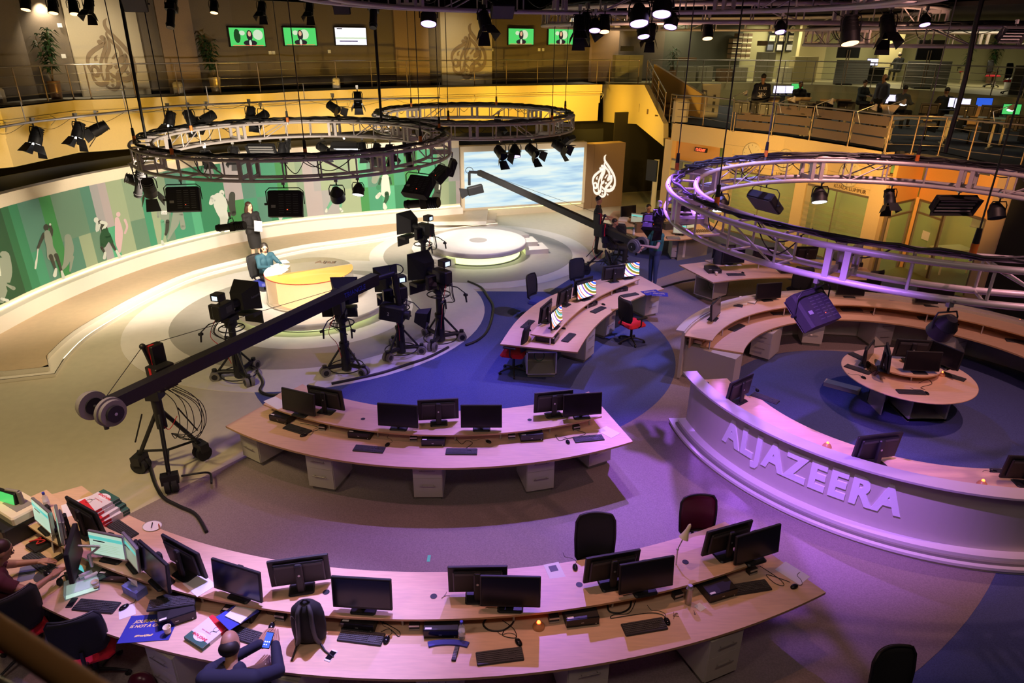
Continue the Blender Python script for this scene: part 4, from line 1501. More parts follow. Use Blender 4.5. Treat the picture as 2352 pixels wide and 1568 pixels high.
ped = Maker(build_ped)
PEDG = 'drawer cabinets under the desks'
for x, y, rz, lab in (
  (582, 1062, 33, 'drawer cabinet under the left end of the middle desk, angled to the left'),
  (742, 1128, 14, 'drawer cabinet second from the left under the middle desk'),
  (985, 1150, -1, 'drawer cabinet under the centre of the middle desk, frontmost of its row'),
  (1240, 1133, -15, 'drawer cabinet right of centre under the middle desk'),
  (1375, 1072, -28, 'end cabinet under the right end of the middle desk, its drawers turned away'),
  (395, 1600, 28, 'drawer cabinet beside the red office chair under the nearest desk'),
  (660, 1665, 12, 'drawer cabinet beside the seated man in the black jacket'),
  (1010, 1650, 2, 'drawer cabinet low at the bottom edge under the middle of the nearest desk'),
  (1345, 1630, -14, 'drawer cabinet in the right half of the nearest desk, second from its right end'),
  (1650, 1562, -24, 'drawer cabinet under the right end of the nearest desk')):
 p = W(x, y, 0.0)
 rr = R(-rz)
 ped((p.x, p.y, 0), rr, lab, PEDG)
for x, y, rz, lab in (
  (1352, 826, 58, 'drawer cabinet under the near end of the desk with striped screens'),
  (1398, 772, 50, 'drawer cabinet under the middle of the desk with striped screens'),
  (1494, 728, 30, 'drawer cabinet under the far right end of the desk with striped screens'),
  (1556, 596, 2, 'drawer cabinet under the technicians desk behind the man in green'),
  (1742, 826, 40, 'leftmost drawer cabinet inside the back half of the ring counter'),
  (1862, 795, 12, 'second drawer cabinet from the left inside the ring counter'),
  (2022, 800, -8, 'drawer cabinet inside the ring counter just behind the round table'),
  (2190, 838, -26, 'drawer cabinet to the right behind the round table')):
 p = W(x, y, 0.0)
 ped((p.x, p.y, 0), R(-rz) if x > 1500 else R(rz), lab, PEDG)


def build_open():
 t = thing('open_cabinet', '', 'cabinet')
 b = MB().use('cabinet')
 w, d, h = 0.60, 0.60, 0.58
 b.box(-w / 2, -w / 2 + .02, 0, d, .08, h).box(w / 2 - .02, w / 2, 0, d, .08, h).box(-w / 2, w / 2, 0, d, .08, .10).box(-w / 2, w / 2, 0, d, h - .02, h).box(-w / 2, w / 2, d - .02, d, .08, h)
 obj('body', b, t)
 obj('plinth', MB().use('cabinet_dark').box(-w / 2 + .03, w / 2 - .03, .04, d - .03, 0, .08), t)
 obj('front_frame', MB().use('alu').box(-w / 2, w / 2, -.012, 0, .08, .105).box(-w / 2, w / 2, -.012, 0, h - .025, h).box(-w / 2, -w / 2 + .025, -.012, 0, .08, h).box(w / 2 - .025, w / 2, -.012, 0, .08, h), t)
 cb = MB().use('green_dark')
 cb.tube(smooth([Vector((0.1 * cos(a * .9) - .02, .35, .33 + .12 * sin(a * .9))) for a in range(9)], 4), .008)
 obj('coiled_cable', cb, t)
 return t


opc = Maker(build_open)
p = W(1243, 868, 0)
opc((p.x, p.y, 0), R(2), 'open white cabinet with a coiled cable under the striped-screen desk')
p = W(1614, 688, 0)
opc((p.x, p.y, 0), R(-52), 'open white end cabinet at the left of the desk before the glass rooms')


# ================================================================== SCREENS
def build_monitor(front='screen_off', w=0.60, h=0.355, tilt=6, stand='wide', frame='black', pic=None):
 t = thing('monitor', '', 'monitor')
 zc = 0.05 + h / 2
 X = ((0, 0, zc), (R(-tilt), 0, 0))
 mb = MB().use(frame).at(*X)
 mb.bev(-w / 2, w / 2, -0.020, 0.012, -h / 2, h / 2, 0.006)
 mb.bev(-w / 2 + .05, w / 2 - .05, 0.012, 0.040, -h / 2 + .04, h / 2 - .04, 0.012)
 hs = obj('housing', mb, t)
 sc = MB().use(front).at(*X)
 sc.box(-w / 2 + .016, w / 2 - .016, -0.0225, -0.020, -h / 2 + .022, h / 2 - .016)
 s_ = obj('screen', sc, t)
 if pic:
  pic(s_, X, w, h)
 vt = MB().use('dark_grey').at(*X)
 vt.box(-w / 2 + .07, w / 2 - .07, 0.040, 0.043, h / 2 - .085, h / 2 - .058)
 obj('vent_strip', vt, hs)
 st = MB().use('black')
 st.bev(-0.04, 0.04, 0.045, 0.085, 0.01, zc + h * .36, 0.012)
 obj('stand_column', st, t)
 bs = MB().use('black')
 bs.bev(-0.13, 0.13, -0.07, 0.12, 0.0, 0.014, 0.02)
 obj('stand_base', bs, t)
 lg = MB().use('silver').at((0, 0.0865, zc), (PI / 2, 0, 0)).lathe([(0.013, -0.001), (0.013, 0.001)], 14)
 obj('maker_badge', lg, t)
 return t


def stripes(s_, X, w, h):
 """diagonal rainbow arcs shown on the screen"""
 rnd2 = random.Random(5)
 cols_ = ['screen_white', 'scr_red', 'screen_white', 'screen_blue', 'screen_white', 'stripe_gold', 'scr_red', 'screen_white', 'stripe_olive', 'screen_teal', 'screen_white', 'stripe_olive', 'stripe_gold', 'screen_white', 'scr_red', 'screen_blue', 'screen_white']
 mb = MB().at(*X)
 x0, x1, z0, z1 = -w / 2 + .016, w / 2 - .016, -h / 2 + .022, h / 2 - .016
 cx, cz = x1 + .05, z1 + .18
 rr = 0.16
 for c in cols_ * 2:
  dr = rnd2.choice((.014, .02, .028, .04))
  P = []
  a_ = [R(180 + 90 * k / 30) for k in range(31)]
  for k in range(30):
   q = [(cx + r_ * cos(a), cz + r_ * sin(a)) for r_, a in ((rr, a_[k]), (rr, a_[k + 1]), (rr + dr, a_[k + 1]), (rr + dr, a_[k]))]
   q = [(min(max(x, x0), x1), min(max(z, z0), z1)) for x, z in q]
   area_ = abs(sum(q[i][0] * q[(i + 1) % 4][1] - q[(i + 1) % 4][0] * q[i][1] for i in range(4)))
   if area_ > 1e-7:
    mb.use(c).add([(x, -0.0235, z) for x, z in q], [(0, 1, 2, 3)])
  rr += dr
  if rr > 0.95:
   break
 obj('screen_picture', mb, s_)


mat('stripe_gold', (0.8, 0.6, 0.1), 0.4, emit=(0.85, 0.55, 0.08), estr=1.0)
mat('stripe_olive', (0.2, 0.2, 0.02), 0.4, emit=(0.20, 0.22, 0.03), estr=0.9)


def doc_pic(s_, X, w, h):
 mb = MB().at(*X)
 y = -0.0235
 x0, x1, z0, z1 = -w / 2 + .016, w / 2 - .016, -h / 2 + .022, h / 2 - .016
 mb.use('screen_teal').box(x0, x1, y, y + .0005, z1 - .075, z1 - .035)
 mb.use('scr_black').box(x0 + .05, x0 + .2, y, y + .0005, z1 - .1, z1 - .085)
 for k in range(5):
  mb.use('screen_dull').box(x0 + .03, x1 - .05 - .03 * (k % 2), y, y + .0005, z1 - .13 - k * .022, z1 - .127 - k * .022)
 obj('screen_picture', mb, s_)


mon = Maker(build_monitor)
mon_s = Maker(lambda: build_monitor('screen_off', pic=stripes))
mon_l = Maker(lambda: build_monitor('screen_mint', w=0.46, h=0.30, frame='silver', pic=doc_pic))
mon_k = Maker(lambda: build_monitor('screen_dull', w=0.40, h=0.30, frame='silver', pic=doc_pic))
Z9 = ZSH


def put(mk, x, y, z, rz, lab, group=None, scale=None):
 p = W(x, y, z)
 return mk((p.x, p.y, z), R(rz), lab, group, scale)


GN, GF = 'near row of dark monitors on the nearest desk', 'far row of monitors on the nearest desk, backs to the camera'
put(mon, 366, 1338, Z9, -38, 'dark monitor on the nearest desk right beside the pair of lit document screens', GN)
put(mon, 553, 1370, Z9, -20, 'dark monitor on the nearest desk just left of the black backpack', GN)
put(mon, 836, 1400, Z9, -4, 'dark monitor on the nearest desk just right of the black backpack', GN)
put(mon, 1172, 1396, Z9, -1, 'dark monitor in the middle of the nearest desk, left of the red beacon', GN)
put(mon, 1480, 1358, Z9, 14, 'dark monitor on the nearest desk in front of the desk lamp foot', GN)
put(mon, 1732, 1286, Z9, 22, 'dark monitor at the right end of the nearest desk, facing the camera', GN)
put(mon, 432, 1315, Z9, 150, 'monitor seen from behind on the nearest desk, behind the sheet of white paper', GF)
put(mon, 694, 1348, Z9, 192, 'monitor seen from behind on the nearest desk, above the backpack', GF)
put(mon, 1098, 1368, Z9, 182, 'monitor seen from behind in the middle of the nearest desk, beside the loose keys', GF)
put(mon, 1402, 1338, Z9, 194, 'monitor seen from behind on the nearest desk, beside the black mesh chair back', GF)
put(mon, 1664, 1272, Z9, 201, 'monitor seen from behind at the right end of the nearest desk', GF)
put(mon, 208, 1222, Z9, 150, 'large dark monitor seen from behind next to the stack of pizza boxes', GF)
put(mon_l, 110, 1216, Z9, -36, 'lit document screen on the left, above the cluttered keyboards near the seated man', 'lit document screens on the nearest desk')
put(mon_k, 148, 1236, Z9, -52, 'narrow lit screen butted against the left lit document screen', 'lit document screens on the nearest desk')
put(mon_l, 258, 1284, Z9, -14, 'bright mint document screen with a turquoise banner on the nearest desk', 'lit document screens on the nearest desk')
put(mon_k, 312, 1300, Z9, -42, 'lit screen showing a small picture, between the mint screen and a dark monitor', 'lit document screens on the nearest desk')
GM = 'near row of dark monitors on the middle desk'
GM2 = 'far row of monitors on the middle desk, backs to the camera'
put(mon, 690, 952, Z9, -22, 'dark monitor at the left end of the middle desk', GM)
put(mon, 916, 984, Z9, -7, 'dark monitor left of centre on the middle desk', GM)
put(mon, 1106, 986, Z9, 1, 'dark monitor right of centre on the middle desk, facing the camera squarely', GM)
put(mon, 1336, 958, Z9, 10, 'dark monitor at the right end of the middle desk', GM)
put(mon, 752, 943, Z9, 162, 'monitor seen from behind at the left end of the middle desk', GM2)
put(mon, 1008, 970, Z9, 187, 'monitor seen from behind with a bright stand top at the centre of the middle desk', GM2)
put(mon, 1270, 951, Z9, 192, 'monitor seen from behind at the right end of the middle desk', GM2)
G3 = 'monitors on the desk with striped screens'
put(mon_s, 1276, 752, Z9, 66, 'nearest striped screen, seen almost edge-on', G3)
put(mon_s, 1345, 688, Z9, 40, 'middle striped screen on its curved desk', G3)
put(mon_s, 1442, 640, Z9, 22, 'farthest striped screen beside the man in the green shirt', G3)
put(mon, 1252, 738, Z9, 246, 'monitor seen from behind at the near end of the striped-screen desk', G3)
put(mon, 1296, 700, Z9, 236, 'dark monitor beside the black mesh chair behind the striped-screen desk', G3)
put(mon, 1338, 678, Z9, 222, 'dark monitor seen from behind over the middle striped screen', G3)
put(mon, 1408, 646, Z9, 200, 'monitor seen from behind beside the farthest striped screen', G3)
G4 = 'monitors on the desk before the glass rooms'
put(mon, 1682, 608, Z9, 8, 'dark blue monitor beside the hanging jacket on the desk before the glass rooms', G4)
put(mon, 1752, 602, Z9, 184, 'monitor seen from behind, second on the desk before the glass rooms', G4)
put(mon, 1848, 600, Z9, 184, 'monitor seen from behind third along the desk before the glass rooms', G4)
put(mon, 1660, 596, Z9, 186, 'monitor seen from behind beside the jacket on the desk before the glass rooms', G4)
G5 = 'monitors on the back half of the ring counter'
ZR = 0.965
put(mon, 1640, 733, ZR, 58, 'monitor at the left end of the back ring counter, seen almost edge-on', G5)
put(mon, 1762, 690, ZR, 12, 'dark monitor on the back ring counter above the open notebook', G5)
put(mon, 1950, 682, ZR, -6, 'dark monitor on the back ring counter half hidden by the hanging spotlight', G5)
put(mon, 2140, 702, ZR, -8, 'dark monitor on the back ring counter beside the blue poster', G5, (1.25, 1.25, 1.25))
put(mon, 1694, 920, ZR, 218, 'monitor seen from behind at the left end of the lettered counter', 'monitors on the lettered counter')
put(mon, 2004, 1062, ZR, 192, 'monitor seen from behind beyond the last letters of the counter', 'monitors on the lettered counter', (1.12, 1.12, 1.12))
put(mon, 2350, 1108, ZR, 175, 'monitor cut by the right edge of the photo on the lettered counter', 'monitors on the lettered counter')
G6 = 'monitors on the round table'
put(mon, 1990, 838, ZT, 52, 'monitor at the left of the round table, leaning with its face to the front left', G6)
put(mon, 2032, 848, 0.885, 68, 'tall-looking monitor seen edge-on on the left of the round table shelf', G6)
put(mon, 2112, 856, 0.885, -4, 'dark monitor facing the camera on the round table', G6)
put(mon, 2088, 826, 0.885, 172, 'monitor seen from behind at the back of the round table', G6)
put(mon, 2162, 842, 0.885, -64, 'monitor seen edge-on at the right of the round table', G6)


# ================================================================== KEYBOARDS, MICE, COMPUTERS
def build_kb():
 t = thing('keyboard', '', 'keyboard')
 obj('body', MB().use('key_black').bev(-0.225, 0.225, -0.078, 0.078, 0, 0.018, 0.008), t)
 k = MB().use('dark_grey')
 for r_ in range(6):
  n = 15 if r_ else 13
  for c in range(n):
   if 5 <= r_ + 5 and c in (13,) and r_ == 0:
    continue
   x = -0.215 + c * 0.0195
   k.box(x, x + .016, 0.052 - r_ * .021, 0.066 - r_ * .021, .018, .024)
  for c in range(3):
   if r_ in (1, 2, 5):
    x = 0.085 + c * 0.019
    k.box(x, x + .015, 0.052 - r_ * .021, 0.066 - r_ * .021, .018, .024)
  if r_:
   for c in range(4):
    x = 0.146 + c * 0.018
    k.box(x, x + .015, 0.052 - r_ * .021, 0.066 - r_ * .021, .018, .024)
 obj('keys', k, t)
 return t


def build_mouse():
 t = thing('computer_mouse', '', 'mouse')
 b = MB().use('black_gloss')
 b.ball((0, 0, 0.008), (0.031, 0.055, 0.026), 12, 8)
 obj('body', b, t)
 obj('scroll_wheel', MB().use('mid_grey').box(-.004, .004, .02, .036, .030, .034), t)
 c = MB().use('black')
 c.tube(smooth([Vector(p) for p in ((0, .05, .008), (.02, .10, .004), (-.03, .15, .004), (-.10, .17, .004), (-.12, .24, .004))], 5), .0025, 5)
 obj('cord', c, t)
 return t


def build_pc():
 t = thing('desktop_computer', '', 'computer')
 obj('case', MB().use('black').bev(-0.17, 0.17, 0.0, 0.38, 0.0, 0.10, 0.006), t)
 obj('front_panel', MB().use('black_gloss').box(-0.168, 0.168, -0.012, 0.0, 0.004, 0.098), t)
 obj('badge', MB().use('silver').box(-.02, .01, -.0135, -.012, .045, .052).box(.13, .142, -.0135, -.012, .016, .028), t)
 obj('sticker', MB().use('paper').box(-.155, -.09, .01, .035, .1002, .1008), t)
 return t


def build_sock():
 t = thing('socket_box', '', 'power socket box')
 b = MB().use('black')
 b.prism([(0, 0), (0.10, 0), (0.10, 0.07), (0, 0.07)], 0, 0.075)
 obj('body', b, t)
 s = MB().use('silver')
 s.box(-.002, .102, -.006, 0, 0.006, .024).box(-.002, .102, -.006, 0, .052, .072)
 obj('metal_band', s, t)
 return t


kb, ms, pc, sk = Maker(build_kb), Maker(build_mouse), Maker(build_pc), Maker(build_sock)
GK = 'keyboards on the nearest desk'
for x, y, rz, lab in (
  (90, 1290, -32, 'keyboard in front of the seated man in the dark red shirt'),
  (222, 1393, -6, 'keyboard left of the grey mouse and behind the red chair'),
  (572, 1462, -18, 'keyboard on the nearest desk reached by the man holding the phone'),
  (830, 1464, -8, 'keyboard right of the black backpack'),
  (1148, 1508, 9, 'keyboard near the front edge, right of the remote control'),
  (1480, 1440, 12, 'keyboard in the right half of the nearest desk, beside the bunch of keys'),
  (1722, 1350, 12, 'keyboard at the right end of the nearest desk beside the blank sheet'),
  (282, 1218, -34, 'keyboard behind the large monitor by the pizza boxes')):
 p = W(x, y, ZT)
 kb((p.x, p.y, ZT + .001), R(rz), lab, GK)
p = W(395, 1382, ZT + .12)
kb((p.x, p.y, ZT + .104), (0, R(2), R(14)), 'keyboard lying on top of a desktop computer beside the blue poster')
for x, y, rz, lab, z in (
  (683, 987, -26, 'keyboard at the left end of the middle desk', ZT), (848, 1032, -7, 'keyboard left of centre on the middle desk', ZT), (1060, 1038, 0, 'keyboard at the centre of the middle desk, half in light', ZT),
  (1352, 1008, 11, 'keyboard at the right end of the middle desk', ZT),
  (1212, 745, 66, 'keyboard on the far side of the striped-screen desk', ZT), (1306, 776, 64, 'keyboard at the near end of the striped-screen desk', ZT), (1374, 712, 50, 'keyboard in the middle of the striped-screen desk', ZT), (1446, 678, 28, 'keyboard at the far end of the striped-screen desk', ZT),
  (1690, 631, 3, 'keyboard on the desk before the glass rooms', ZT),
  (1692, 753, 44, 'keyboard at the left end of the back ring counter', ZT), (1795, 720, 8, 'keyboard under the second monitor of the back ring counter', ZT), (1956, 712, -4, 'keyboard half hidden by the hanging spotlight', ZT), (2134, 732, -8, 'keyboard under the large monitor of the back ring counter', ZT), (2340, 785, -22, 'keyboard at the right edge of the back ring counter', ZT),
  (1681, 700, -24, 'keyboard on the shelf beside the open notebook', ZR),
  (1757, 915, -42, 'keyboard at the left end of the lettered counter', ZT), (2318, 1086, -4, 'keyboard at the right edge of the lettered counter', ZT),
  (1975, 822, -66, 'keyboard at the upper left of the round table', ZT), (1970, 849, -48, 'keyboard at the left of the round table with a tangle of cord', ZT), (2092, 901, -4, 'keyboard at the front of the round table', ZT), (2184, 864, -48, 'keyboard at the right of the round table', ZT)):
 p = W(x, y, z)
 kb((p.x, p.y, z + .001), R(rz), lab, 'keyboards on the other desks')
GMS = 'computer mice on the desks'
for x, y, rz, lab, z in (
  (109, 1318, 60, 'mouse on the dark round mat by the seated man', ZT + .008), (285, 1396, -30, 'grey mouse on a white sheet near the red chair', ZT), (624, 1440, 0, 'mouse above the hands of the man with the phone', ZT), (888, 1471, -10, 'mouse at the right end of the keyboard beside the backpack', ZT),
  (1191, 1476, 30, 'mouse above the keyboard near the remote control', ZT), (1532, 1428, 10, 'mouse beside the bunch of keys', ZT), (1824, 1348, -60, 'mouse at the right end of the nearest desk under the blank sheet', ZT), (1321, 1304, 0, 'mouse on the far worktop of the nearest desk by the black mesh chair', ZT),
  (697, 1001, -60, 'mouse at the left end of the middle desk', ZT), (890, 1022, -20, 'mouse left of centre on the middle desk', ZT), (1122, 1015, 50, 'mouse at the centre of the middle desk', ZT), (1304, 1016, 10, 'mouse by the sheet at the right end of the middle desk', ZT),
  (1216, 759, 20, 'mouse on the far side of the striped-screen desk', ZT), (1294, 755, 60, 'mouse at the near end of the striped-screen desk', ZT), (1386, 700, 40, 'mouse in the middle of the striped-screen desk', ZT), (1706, 627, 20, 'mouse on the desk before the glass rooms', ZT),
  (1687, 735, 0, 'mouse at the left end of the back ring counter', ZT), (1823, 706, 60, 'mouse under the second monitor of the back ring counter', ZT), (2004, 718, 60, 'mouse in the middle of the back ring counter', ZT), (2196, 746, 70, 'mouse on the back ring counter right of the large monitor', ZT),
  (2282, 1084, 80, 'mouse at the right end of the lettered counter', ZT), (1739, 897, 0, 'mouse behind the monitor at the left of the lettered counter', ZT),
  (1983, 868, 20, 'mouse at the left of the round table', ZT), (2128, 904, 10, 'mouse at the front of the round table', ZT), (2190, 849, 80, 'mouse at the right of the round table', ZT)):
 p = W(x, y, z)
 ms((p.x, p.y, z + .001), R(rz), lab, GMS)
GP = 'flat black desktop computers under the shelves'
for x, y, rz, lab, z in (
  (262, 1336, -6, 'desktop computer behind the tissue box', ZT), (410, 1432, 28, 'desktop computer carrying a keyboard, beside the blue poster', ZT), (545, 1424, -12, 'desktop computer with a blue ring binder on it', ZT), (822, 1448, -6, 'desktop computer behind the keyboard right of the backpack', ZT),
  (1013, 1464, 1, 'desktop computer beside the water bottle', ZT), (1338, 1436, 9, 'desktop computer right of the red beacon', ZT), (1660, 1375, 20, 'desktop computer right of the steel flask', ZT),
  (640, 970, -24, 'desktop computer at the left end of the middle desk', ZT), (825, 1007, -9, 'desktop computer left of centre under the middle desk shelf', ZT), (995, 1024, 1, 'desktop computer at the centre of the middle desk', ZT), (1222, 1012, 8, 'desktop computer right of centre on the middle desk', ZT),
  (1278, 782, 70, 'desktop computer at the near end of the striped-screen desk', ZT), (1360, 704, 44, 'desktop computer in the middle of the striped-screen desk', ZT), (1428, 670, 26, 'desktop computer at the far end of the striped-screen desk', ZT),
  (1642, 628, 4, 'desktop computer beside the paper cup on the desk before the glass rooms', ZT), (1808, 628, 0, 'desktop computer under the poster on the desk before the glass rooms', ZT),
  (1655, 748, 52, 'desktop computer at the left end of the back ring counter', ZT), (1762, 712, 10, 'desktop computer under the second monitor of the back ring counter', ZT), (1950, 704, -6, 'desktop computer under the third monitor of the back ring counter', ZT), (2132, 724, -8, 'desktop computer under the large monitor of the back ring counter', ZT)):
 p = W(x, y, z)
 pc((p.x, p.y, z), R(rz), lab, GP)
for x, y, rz, lab, z in (
  (632, 1424, -10, 'socket box left of the backpack on the nearest desk', ZT), (940, 1448, 2, 'socket box left of the desktop computer with the bottle', ZT), (1262, 1432, 10, 'socket box right of the red beacon', ZT), (1550, 1380, 20, 'socket box beside the steel flask', ZT), (1722, 1322, 22, 'socket box at the right end of the nearest desk', ZT),
  (732, 988, -10, 'socket box at the left of the middle desk', ZT), (942, 1014, 0, 'socket box at the centre of the middle desk', ZT), (1168, 1010, 6, 'socket box right of centre on the middle desk', ZT), (1318, 990, 16, 'socket box at the right end of the middle desk', ZT),
  (1678, 727, 34, 'socket box at the left end of the back ring counter', ZT), (1806, 700, 6, 'socket box right of the second monitor of the back ring counter', ZT), (1990, 702, -4, 'socket box in the middle of the back ring counter', ZT), (2200, 733, -10, 'socket box right of the large monitor of the back ring counter', ZT), (2090, 866, 0, 'socket box under the shelf of the round table', ZT)):
 p = W(x, y, z)
 sk((p.x, p.y, z), R(rz), lab, 'socket boxes under the desk shelves')
# ================================================================== OFFICE CHAIRS
def build_chair(seat='seat_red', backm='black_soft', arms=True, bh=0.52):
 t = thing('office_chair', '', 'chair')
 s = MB().use(seat)
 s.bev(-0.24, 0.24, -0.23, 0.24, 0.43, 0.50, 0.05)
 obj('seat', s, t)
 b = MB().use(backm)
 rows, cols_ = 9, 9
 vs = []
 for side in (0, 0.025):
  for i in range(rows):
   z = 0.56 + bh * i / (rows - 1)
   for j in range(cols_):
    u = -1 + 2 * j / (cols_ - 1)
    e = abs(i / (rows - 1) - 0.55)
    ww = 0.235 - 0.03 * e
    if i in (0, rows - 1):
     ww -= 0.035
    vs.append((u * ww, 0.25 + side - 0.05 * u * u + 0.06 * ((z - .56) / bh) ** 2, z))
 fs = []
 N = rows * cols_
 for i in range(rows - 1):
  for j in range(cols_ - 1):
   a = i * cols_ + j
   fs += [(a, a + 1, a + cols_ + 1, a + cols_), (N + a, N + a + cols_, N + a + cols_ + 1, N + a + 1)]
 per = [(0, j) for j in range(cols_)] + [(i, cols_ - 1) for i in range(1, rows)] + [(rows - 1, j) for j in range(cols_ - 2, -1, -1)] + [(i, 0) for i in range(rows - 2, 0, -1)]
 for k in range(len(per)):
  a, c = per[k][0] * cols_ + per[k][1], per[(k + 1) % len(per)][0] * cols_ + per[(k + 1) % len(per)][1]
  fs.append((a, N + a, N + c, c))
 b.add(vs, fs, True)
 bo = obj('backrest', b, t)
 fr = MB().use('black')
 fr.tube([vs[a * cols_ + c] for a, c in per], 0.013, 6, True)
 obj('back_frame', fr, bo)
 obj('back_support', MB().use('black').tube([(0, .22, .44), (0, .33, .5), (0, .29, .66)], .02, 6), t)
 if arms:
  for x in (-1, 1):
   obj('armrest', MB().use('black').tube([(x * .25, .02, .44), (x * .30, .0, .50), (x * .30, .0, .66)], .014, 6).at((x * .30, 0, .665)).bev(-.035, .035, -.14, .12, 0, .025, .01), t)
 obj('gas_column', MB().use('black').cyl((0, 0, .10), (0, 0, .43), .028, n=10), t)
 bs = MB().use('black')
 for k in range(5):
  a = 2 * PI * k / 5 + .3
  bs.tube([(0, 0, .12), (.16 * cos(a), .16 * sin(a), .10), (.29 * cos(a), .29 * sin(a), .065)], [.024, .018, .014], 6)
 obj('star_base', bs, t)
 for k in range(5):
  a = 2 * PI * k / 5 + .3
  obj('caster', MB().use('black').cyl((.29 * cos(a) - .018 * sin(a), .29 * sin(a) + .018 * cos(a), .03), (.29 * cos(a) + .018 * sin(a), .29 * sin(a) - .018 * cos(a), .03), .03, n=10), t)
 return t


ch = Maker(build_chair)
chb = Maker(lambda: build_chair('black_soft', arms=False, bh=0.6))
chm = Maker(lambda: build_chair('maroon', 'maroon', arms=False, bh=0.5))
chn = Maker(lambda: build_chair('navy', 'black_soft', arms=False))


def putz(mk, x, y, z, rz, lab, group=None, scale=None):
 p = W(x, y, z)
 return mk((p.x, p.y, 0), R(rz), lab, group, scale)


GC = 'office chairs on the studio floor'
putz(ch, 1452, 742, 0.46, 120, 'red-seated black office chair in front of the desk with striped screens', GC)
putz(ch, 1180, 808, 0.46, -105, 'red-seated black office chair tucked under the near end of the striped-screen desk', GC)
putz(ch, 205, 1480, 0.46, 205, 'large red-seated black office chair at the lower left by the blue poster', GC)
putz(chn, 1240, 692, 0.46, 60, 'black mesh chair with a blue seat behind the striped-screen desk', GC)
putz(chn, 1335, 655, 0.46, 30, 'black mesh chair on the far side of the middle striped screen', GC)
putz(chb, 1372, 1305, 0.62, 4, 'tall black mesh chair back behind the nearest desk', GC)
putz(chm, 1612, 1258, 0.5, 8, 'glossy maroon chair back behind the cream desk lamp', GC)
putz(chb, 2075, 1650, 0.62, 15, 'dark chair cut off by the bottom edge at the lower right', GC)
putz(ch, 40, 1440, 0.46, 230, 'dark red office chair under the man with the headset', GC)
putz(chb, 1425, 560, 0.46, 150, 'black chair of the seated technician', GC)
putz(chb, 1920, 700, 0.6, 10, 'dark chair between the ring counter and the desk before the glass rooms', GC)
putz(chb, 1835, 655, 0.6, 170, 'dark chair on the near side of the desk before the glass rooms', GC)
putz(chb, 1985, 664, 0.6, 200, 'black chair at the right end of the desk before the glass rooms', GC)


